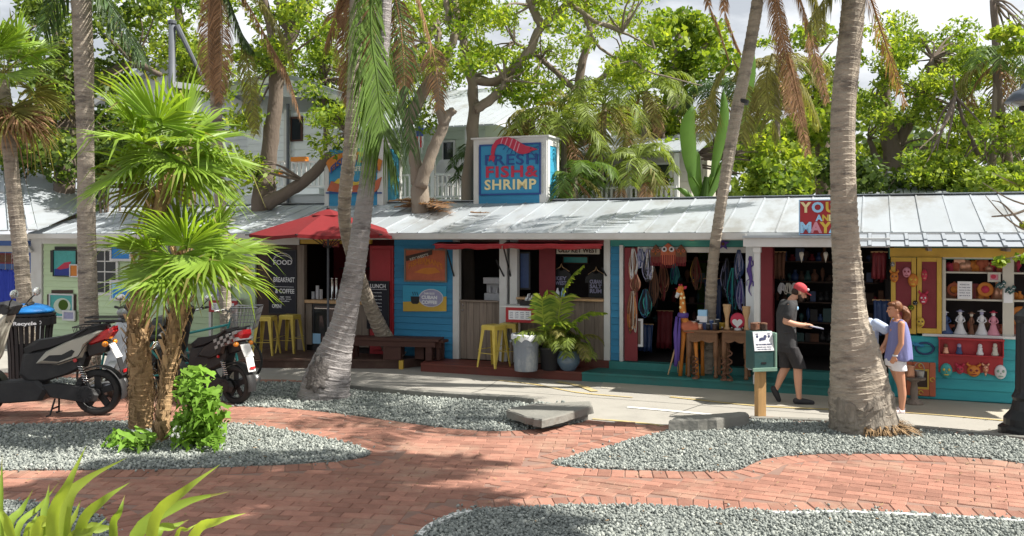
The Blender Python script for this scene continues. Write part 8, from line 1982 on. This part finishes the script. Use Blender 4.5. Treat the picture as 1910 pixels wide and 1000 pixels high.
def clumpset(boxes,k,seed,d,dd,rs=(.35,.8)):
 r=random.Random(seed);out=[]
 tot=sum((x1-x0)*(y1-y0)for x0,y0,x1,y1 in boxes)
 for x0,y0,x1,y1 in boxes:
  for i in range(max(1,int(k*(x1-x0)*(y1-y0)/tot))):
   s=r.uniform(*rs);out.append((tuple(P(r.uniform(x0,x1),r.uniform(y0,y1),d+r.uniform(-dd,dd))),(s,s,s*r.uniform(.45,.75))))
 return out
def tree(label,limbs,boxes,k,n,size,d,dd,mk,bark='bark',seed=0,rs=(.35,.8),name='broadleaf_tree',group=None,comp=False,mk2=None,twigs=True):
 base=Vector(limbs[0][0][0]);t=wthing(name,label,'tree',Vector((base.x,base.y,0)),group)
 for i,(pts,rad)in enumerate(limbs):
  q=MB();c=catmull(pts,5);r=random.Random(i+seed);c=[p+Vector((r.uniform(-.02,.02),r.uniform(-.02,.02),0))if 0<j<len(c)-1 else p for j,p in enumerate(c)]
  rr=[rad[min(int(f),len(rad)-2)]+(rad[min(int(f),len(rad)-2)+1]-rad[min(int(f),len(rad)-2)])*(f-min(int(f),len(rad)-2))for f in[j/(len(c)-1)*(len(rad)-1)for j in range(len(c))]]
  rr=[x*(1+r.uniform(-.07,.07))for x in rr];q.tube(c,rr,12);q.build('trunk' if i==0 else 'limb',M[bark],t,smooth=True)
 cl=clumpset(boxes,k,seed,d,dd,rs)
 if twigs:
  q=MB();r=random.Random(seed+5);tips=[Vector(p[-1])for p,_ in limbs]+[Vector(p[len(p)//2])for p,_ in limbs]
  for c,s in cl:
   c=Vector(c);b=min(tips,key=lambda x:(x-c).length)
   if(b-c).length<3.2:m_=b.lerp(c,.5)+Vector((r.uniform(-.2,.2),r.uniform(-.2,.2),r.uniform(-.05,.3)));q.tube(catmull([b,m_,c],3),[.035,.03,.025,.02,.016,.012,.008],5)
  if q.v:q.build('twigs',M[bark],t)['kind']='stuff'
 leaf_cloud(cl,n if mk2 is None else int(n*.6),size,seed,M[mk],t,comp=comp)
 if mk2:leaf_cloud(cl,int(n*.4),size,seed+1,M[mk2],t,comp=comp)
 return t
px=lambda pts,d:[P(x,y,d)for x,y in pts]
def gp(x,d):v=P(x,440,d);v.z=0;return v
# forked trunk left (dark) behind the roof
d=20.5
tree('dark forked tree with a low limb reaching right towards the left roof sign',[([gp(492,d)]+px([(492,375),(500,300),(512,200),(520,120),(545,60),(572,-20),(580,-60)],d),[.30,.26,.19,.16,.19,.15,.12,.1]),(px([(498,380),(530,362),(568,338),(605,302),(650,250)],d-.3),[.17,.14,.135,.12,.09]),(px([(515,150),(508,80),(498,20),(480,-40)],d),[.13,.1,.08,.06]),(px([(545,60),(525,20),(530,-40)],d),[.16,.12,.1])],
     [(440,40,600,120),(460,-60,640,60),(600,180,660,250),(470,100,530,160),(405,190,480,330),(590,190,650,290)],46,5600,.15,d,1.2,'leaf_bright','bark',3,(.25,.6),comp=True,mk2='leaf_mid')
d=18.6
tree('forked tree with a tan sunlit limb between the two roof signs',[([gp(790,d)]+px([(786,378),(778,330),(772,280),(760,230),(748,180),(790,120),(820,90)],d),[.2,.18,.15,.12,.1,.085,.07,.05]),(px([(785,350),(800,300),(822,250),(835,215),(848,205)],d-.2),[.13,.12,.11,.10,.07]),(px([(828,235),(818,180),(812,120),(820,60)],d-.2),[.11,.09,.07,.05]),(px([(760,230),(790,170),(830,110),(850,60)],d),[.13,.12,.1,.08])],
     [(730,40,860,160),(770,180,830,240),(740,-60,880,60)],22,2600,.13,d,1.0,'leaf_bright','bark_pale',7,(.25,.5),comp=True,mk2='leaf_mid')
d=19.4
tree('grey branching tree left of the shrimp sign spreading over the top centre',[([gp(876,d)]+px([(872,375),(878,300),(884,200),(878,140),(862,70),(850,10),(846,-40)],d),[.17,.145,.13,.12,.10,.085,.07,.06]),(px([(886,205),(910,190),(935,168),(942,152)],d-.2),[.10,.105,.095,.07]),(px([(880,150),(930,150),(985,100),(1010,50),(1060,5),(1090,-40)],d),[.09,.10,.10,.085,.07,.05]),(px([(1010,50),(990,10),(982,-40)],d),[.1,.08,.06]),(px([(862,70),(840,40),(832,0)],d),[.1,.08,.06]),(px([(1060,5),(1110,40),(1160,60),(1220,90)],d),[.06,.045,.03,.015]),(px([(1090,30),(1120,90),(1200,130),(1310,160)],d),[.04,.03,.022,.012])],
     [(840,20,980,140),(1040,10,1170,90),(960,80,1040,170),(820,-60,1220,20),(920,150,1010,230),(1120,60,1240,150)],62,9500,.13,d,1.3,'leaf_bright','bark_pale',12,(.22,.6),comp=True,mk2='leaf_bright')
d=23
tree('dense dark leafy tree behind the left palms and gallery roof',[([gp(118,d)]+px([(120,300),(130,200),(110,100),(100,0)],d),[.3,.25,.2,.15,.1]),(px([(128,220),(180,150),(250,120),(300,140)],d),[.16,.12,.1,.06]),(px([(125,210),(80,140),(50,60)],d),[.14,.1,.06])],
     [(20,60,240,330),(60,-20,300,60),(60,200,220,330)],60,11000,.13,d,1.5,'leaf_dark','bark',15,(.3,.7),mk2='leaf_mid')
d=25
tree('feathery light green tree behind the clapboard gable, upper left',[([gp(350,d)]+px([(345,200),(340,100),(330,0)],d),[.25,.2,.16,.1])],[(220,-20,420,110),(330,60,400,170),(360,100,480,180)],36,6500,.17,d,1.6,'leaf_mid','bark',17,(.35,.8),comp=True,mk2='leaf_bright')
d=26
tree('small leafy tree beyond the clapboard house roof, between the palm trunks',[([gp(620,d)]+px([(615,250),(605,150),(590,60)],d),[.22,.18,.13,.08])],[(570,90,690,200),(600,170,690,250)],26,4200,.15,d,1.2,'leaf_mid','bark',19,(.35,.7),comp=True,mk2='leaf_bright')
d=27
tree('airy yellow-green tree behind the clapboard house, between its gable and the roof signs',[([gp(690,d)]+px([(690,250),(680,150),(700,60),(690,0)],d),[.22,.18,.14,.1,.07]),(px([(685,180),(740,110),(790,80)],d),[.1,.08,.05])],[(600,20,760,140),(680,100,860,230),(430,90,560,160),(740,-20,900,110)],60,9000,.13,d,1.6,'leaf_bright','bark',43,(.3,.7),comp=True,mk2='leaf_mid')
d=28
tree('airy light green tree high behind the shrimp sign and feathery palms',[([gp(1090,d)]+px([(1090,250),(1080,150),(1100,60),(1090,0)],d),[.22,.18,.14,.1,.07]),(px([(1085,180),(1160,110),(1200,80)],d),[.1,.08,.05]),(px([(1085,180),(1010,110),(960,80)],d),[.1,.08,.05])],[(900,60,1060,200),(1040,20,1240,180),(960,180,1250,260),(880,-20,1100,60)],70,11000,.13,d,1.6,'leaf_bright','bark',47,(.3,.75),comp=True,mk2='leaf_mid')
d=24
tree('leafy tree with open crown behind the feathery palms, upper right of centre',[([gp(1265,d)]+px([(1262,300),(1255,200),(1262,100),(1270,30)],d),[.25,.2,.16,.12,.08]),(px([(1256,180),(1300,110),(1330,60)],d),[.1,.08,.05])],[(1225,30,1345,130),(1230,120,1300,200),(1200,210,1290,345)],48,8000,.15,d,1.4,'leaf_mid','bark_pale',23,(.35,.75),mk2='leaf_bright')
d=22
tree('leafy shrubby tree above the right end of the cottage roof',[([gp(1240,d)]+px([(1238,350),(1246,300),(1236,250)],d),[.12,.1,.08,.05])],[(1195,220,1290,350),(1400,220,1560,360)],36,6000,.13,d,1.2,'leaf_bright','bark',27,(.3,.6),mk2='leaf_mid')
d=22.5
tree('large dense bright green tree right of the thick palm',[([gp(1672,d)]+px([(1668,340),(1664,280),(1655,230),(1650,150)],d),[.28,.25,.22,.18,.1]),(px([(1666,300),(1690,240),(1720,180),(1740,110)],d),[.16,.13,.1,.06]),(px([(1700,366),(1685,320),(1640,300),(1620,260)],d),[.12,.1,.09,.06])],
     [(1650,42,1830,130),(1620,110,1860,230),(1630,220,1850,290)],80,14500,.13,d,1.7,'leaf_bright','bark',31,(.25,.62),mk2='leaf_mid',comp=True)
d=25.5
tree('dark tree filling the gap between the thick palm and the slim palm',[([gp(1540,d)]+px([(1535,300),(1530,200),(1520,120)],d),[.25,.2,.15,.1])],[(1390,60,1600,330),(1440,250,1600,370)],46,7500,.14,d,1.6,'leaf_mid','bark',35,(.35,.75),mk2='leaf_bright')
d=20
tree('tangled dark tree at the right edge behind the lamp shade',[([gp(1850,d)]+px([(1880,330),(1868,240),(1860,120),(1852,0)],d),[.13,.11,.10,.09,.07]),(px([(1825,290),(1805,240),(1782,180),(1778,140)],d),[.05,.04,.03,.02])],[(1830,200,1960,370),(1870,40,1960,150),(1700,290,1900,362)],40,6500,.12,d,1.2,'leaf_mid','bark',39,(.25,.6),mk2='leaf_bright',comp=True)
# low hedges / undergrowth behind the roof: separate shrubs
for i,(x0,y0,x1,y1,d,mk,lab)in enumerate(((1560,300,1680,368,19.5,'leaf_dark','dark low shrub behind the roof just right of the thick palm'),(1700,305,1800,368,19.5,'leaf_mid','low green shrub behind the roof under the dense tree'),(1415,300,1500,370,18.8,'leaf_mid','bushy shrub behind the roof right of the slim palm'),(1800,320,1910,368,18.2,'leaf_mid','scrubby shrub behind the roof at the far right'),(180,280,235,330,22,'leaf_dark','dark shrub beside the clapboard house at left'),(950,300,1065,372,21.5,'leaf_dark','dark shrub behind the shrimp sign'))):
 b=gp((x0+x1)/2,d);t=wthing('shrub',lab,'shrub',b,'shrubs behind the shop roof');q=MB();r=random.Random(i)
 for k in range(5):q.tube([b+Vector((r.uniform(-.2,.2),0,0)),P(r.uniform(x0,x1),y1+20,d),P(r.uniform(x0,x1),r.uniform(y0,y1),d)],[.04,.03,.012],5)
 q.build('stems',M['bark'],t);leaf_cloud(clumpset([(x0,y0,x1,y1)],12,i+50,d,.6,(.3,.6)),2600,.13,i+60,M[mk],t)
# far wooded mass
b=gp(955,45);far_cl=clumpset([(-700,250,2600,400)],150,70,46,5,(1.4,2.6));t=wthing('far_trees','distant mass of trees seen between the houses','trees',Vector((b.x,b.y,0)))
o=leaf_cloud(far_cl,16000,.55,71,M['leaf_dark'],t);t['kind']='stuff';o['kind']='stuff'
# bare twiggy branch and leaf spray at the right edge
d=11.0;t=wthing('twiggy_tree','bare twiggy branches with bright leaf tufts reaching in from the right edge','tree',gp(2010,d))
q=MB();q.tube(catmull([gp(2010,d),P(2005,500,d),P(1990,380,d),P(1985,200,d)],4),[.09]*5+[.07]*4+[.05]*4,8);q.build('trunk',M['bark_pale'],t,smooth=True)
for pts in([(1992,390),(1930,385),(1880,370),(1832,340)],[(1992,420),(1920,430),(1875,405),(1838,365)],[(1995,450),(1930,470),(1890,480),(1862,486)],[(1992,330),(1940,350),(1900,345),(1850,322)],[(1990,150),(1950,110),(1910,80),(1870,62)],[(1920,430),(1900,410),(1870,380),(1850,374)],[(1930,385),(1890,400),(1850,404)]):q=MB();q.tube(catmull(px(pts,d),4),[.02-.0013*i for i in range(4*(len(pts)-1)+1)],5);q.build('branch',M['bark_pale'],t)
leaf_cloud([(tuple(P(1864,487,d)),(.10,.10,.07)),(tuple(P(1905,480,d)),(.09,.09,.06)),(tuple(P(1875,62,d)),(.22,.2,.1)),(tuple(P(1900,90,d)),(.25,.2,.1)),(tuple(P(1905,335,d)),(.2,.2,.08)),(tuple(P(1920,420,d)),(.12,.12,.06))],700,.075,8,M['leaf_bright'],t)
# ---- potted palms
def pot(name,label,px_,py_,prof,mk,nf,L,seed,m='frond_light',leafl=.28,dead=3):
 b=G(px_,py_,.155);t=wthing('potted_palm',label,'potted plant',b,'potted palms on the red platform')
 part('pot',M[mk],t,lambda q:q.lathe(prof,b,28,cap=False),smooth=True);rt=prof[-1];part('soil',M['soil'],t,lambda q:q.lathe([(.0,rt[1]-.05),(rt[0]*.92,rt[1]-.05)],b,20,cap=False))
 r=random.Random(seed);top=b+Vector((0,0,rt[1]-.05));q=MB()
 for k in range(7):q.tube([top+Vector((r.uniform(-.08,.08),r.uniform(-.08,.08),0)),top+Vector((r.uniform(-.12,.12),r.uniform(-.12,.12),.35))],[.016,.010],6)
 q.build('stems',M['frond_green'],t)
 for k in range(nf):
  az=2.4*k+r.uniform(-.3,.3);el=r.uniform(.7,1.45);addf(t,m if k<nf-dead else 'frond_olive',crown_path(top+Vector((r.uniform(-.06,.06),r.uniform(-.06,.06),.1)),az,el,L*r.uniform(.7,1.1),1.9*r.uniform(.7,1.2)),leafl,.6,26,.017,seed+k)
 return t,top
t,top=pot('potted_palm','feathery palm in a black plastic pot beside the grey bin',1026,690,[(.13,0),(.15,.02),(.185,.36),(.195,.365),(.195,.40),(.18,.40),(.17,.33)],'pot_black',11,.85,5)
dP=top.y
for k,(pix,lf)in enumerate((([(1046,650),(1042,600),(1048,555),(1062,522),(1086,497)],.34),([(1028,650),(1014,600),(1012,560),(1018,545)],.28),([(1030,655),(1030,610),(1062,602),(1098,636)],.34),([(1040,650),(1060,610),(1095,585),(1128,583)],.26))):
 addf(t,'leaf_bright',[P(x,y,dP-.12-.05*k)for x,y in pix],lf*1.1,hang=.45,n=56,w=.026,seed=400+k,side=(1,.1,0),rw=.018)
pot('potted_palm','feathery palm in a rounded blue-grey glazed pot right of the black pot',1060,691,[(.10,0),(.13,.02),(.20,.14),(.205,.21),(.17,.30),(.155,.32),(.175,.34),(.165,.345),(.15,.32)],'pot_glaze',13,.75,9,leafl=.22,dead=5)
# ---- leafy vine bush by the fan palm
def vleaf_mesh(k):
 r=random.Random(k);out=[(0,0),(.22,-.10),(.45,-.06),(.5,-.16),(.36,-.30),(.42,-.42),(.3,-.52),(.22,-.46),(.12,-.62),(0,-1)]
 pts=[(-x,y)for x,y in out[1:-1]][::-1];poly=out+pts;q=MB();vs=[(x,y,.12*abs(x)-.25*y*y+r.uniform(-.02,.02))for x,y in poly];mid=[(0,-.25,-.04),(0,-.6,-.12)]
 n=len(vs);q.add(vs+mid,[(i,(i+1)%n,n+(0 if vs[i][1]>-.4 else 1))for i in range(n)]+[],0,r.random());return q.mesh('leaf',M['vine_leaf'],True)
VL=[vleaf_mesh(k)for k in range(5)]
def vine(label,boxes,cnt,base,d,size,seed,cat='plant',name='leafy_vine'):
 t=wthing(name,label,cat,base);r=random.Random(seed);q=MB()
 for x0,y0,x1,y1,w in boxes:
  for k in range(int(cnt*w)):
   p=P(r.uniform(x0,x1),r.uniform(y0,y1),d+r.uniform(-.42,.18));p.z=max(p.z,.12)
   o=bpy.data.objects.new('leaf',r.choice(VL));COL.objects.link(o);o.parent=t;o.location=p-ORG[t.name];s=size*r.uniform(.65,1.25);o.scale=(s,s,s)
   o.rotation_euler=(r.uniform(.1,1.15),r.uniform(-.5,.5),r.uniform(-1.3,1.3));ORG[o.name]=ORG[t.name]
   if k%4==0:q.tube(catmull([Vector((base.x+r.uniform(-.15,.15),base.y,.02)),base.lerp(p,.5)+Vector((0,0,.1)),p],3),[.01]*4+[.006]*3,4)
 q.build('stems',M['leaf_mid'],t);return t
bV=G(365,832);vine('bright green leafy vine bush climbing beside the fan palm trunk',[(345,680,385,730,.28),(338,722,398,780,.36),(335,770,410,828,.46),(378,745,420,790,.16)],130,bV,bV.y,.235,3)
bS=G(245,832);vine('small low leafy sprout at the left foot of the fan palm',[(215,800,275,832,1)],22,bS,bS.y,.24,4,name='leafy_sprout')
# ---- strap-leaved plants in the lower left corner
def strap(q,pts,w,tt):
 c=catmull(pts,5);k=len(c);vs=[]
 for i,p in enumerate(c):
  f=i/(k-1);ww=w*(.55+.45*math.sin(PI*min(f*1.15,1)))*(1 if f<.62 else max(.02,1-((f-.62)/.38)**1.7));t=(c[min(i+1,k-1)]-c[max(i-1,0)]).normalized();s=t.cross(Vector((.15,-1,.35))).normalized()
  n_=s.cross(t);vs+=[p-s*ww+n_*ww*.35,p-n_*ww*.15,p+s*ww+n_*ww*.35]
 nb=k-1 if tt>.35 else k-3;q.add(vs,[(3*i+a,3*i+a+1,3*i+a+4,3*i+a+3)for i in range(nb)for a in(0,1)],0,tt)
 if nb<k-1:b=len(q.v)-len(vs);q.add([],[],0);[(q.f.append(tuple(b+x for x in(3*i+a,3*i+a+1,3*i+a+4,3*i+a+3))),q.m.append(1),q.t.append(.6))for i in range(nb,k-1)for a in(0,1)]
pl_lab=['strap-leaved plant clump at the bottom left corner','tallest strap-leaved plant clump in the lower left, with the highest upright blade','strap-leaved plant clump with long blades leaning right in the lower left']
SL=[(1,(99,973),(128,903),(161,831),28),(1,(125,944),(160,896),(236,854),27),(1,(152,984),(195,932),(242,900),25),(1,(84,973),(88,935),(92,902),17),(0,(15,991),(40,952),(62,913),22),(0,(33,991),(74,945),(111,899),15),(0,(2,973),(3,910),(4,846),13),(1,(125,998),(140,962),(151,932),17),
      (2,(212,991),(224,955),(233,923),19),(2,(289,973),(345,915),(411,866),27),(2,(256,998),(340,940),(428,917),30),(2,(363,998),(408,972),(459,957),23),(2,(293,998),(325,982),(353,969),20),(2,(330,1000),(350,988),(368,977),10),(0,(70,990),(90,973),(120,984),30),(1,(161,998),(190,986),(221,983),26),(0,(-40,960),(-20,910),(10,880),24),(0,(50,1000),(62,975),(72,955),16),(0,(20,1000),(5,960),(-20,930),22),(1,(130,1010),(170,990),(200,965),20)]
for i,(bx,by)in enumerate(((45,1320),(150,1330),(290,1335))):
 b=G(bx,by);t=wthing('strap_leaf_plant',pl_lab[i],'plant',Vector((b.x,b.y,0)),'strap-leaved plants in the foreground');r=random.Random(i+2)
 for k,(pi,p0,p1,p2,w)in enumerate(SL):
  if pi!=i:continue
  dt=b.y+r.uniform(-.3,.3);root=b+Vector((r.uniform(-.06,.06),r.uniform(-.05,.05),.01));wh=w/2.35*dt/FPX;a0=P(*p0,(b.y+dt)/2);mid=root.lerp(a0,.6)+Vector((-.02,0,0))
  q=MB();strap(q,[root,mid,a0,P(*p1,dt),P(*p2,dt+.05)],wh,r.random());q.build('leaf',[M['strap_leaf'],M['frond_olive']],t,smooth=True)
 for k in range(12):
  a=r.uniform(0,6.28);l=r.uniform(.3,.55);root=b+Vector((r.uniform(-.08,.08),r.uniform(-.05,.05),.01));tip=root+Vector((math.cos(a)*l,math.sin(a)*l*.6,r.uniform(.1,.3)));mid=root.lerp(tip,.5)+Vector((0,0,.16));q=MB();strap(q,[root,mid,tip],.03,r.random());q.build('leaf',[M['strap_leaf'],M['frond_olive']],t,smooth=True)
# ---- dry fronds lying on the roof
rn=lambda x,y:(lambda n,u:W(u,n,EZ+(RZ-EZ)*(EN-n)/(EN-RN)+.07))(-.9,0)
def onroof(px_,f):n=EN+(RN-EN)*f;u=U(px_,n);return W(u,n,EZ+(RZ-EZ)*f+.075)
t=wthing('fallen_frond','heap of dry brown palm fronds fallen on the metal roof right of the left sign','fallen fronds',onroof(790,.7))
for k,pts in enumerate(([(748,.92),(780,.8),(815,.62),(842,.5)],[(752,.7),(785,.68),(820,.62)],[(770,.95),(800,.85),(830,.7)],[(735,.62),(760,.66),(790,.64)],[(745,.85),(790,.72),(838,.56)],[(760,.8),(800,.74),(846,.66)],[(725,.74),(765,.78),(812,.78)],[(775,.6),(805,.56),(835,.42)])):addf(t,'frond_dead',[onroof(*p)+Vector((0,0,.02*k))for p in pts],.34,hang=.03,n=44,w=.017,seed=500+k,spread=.6)
t=wthing('fallen_frond','single short dry frond lying on the metal roof below the shrimp sign','fallen fronds',onroof(893,.5));addf(t,'frond_dead',[onroof(*p)for p in((878,.52),(893,.5),(912,.5))],.12,hang=.02,n=18,w=.012,seed=510,spread=.5)
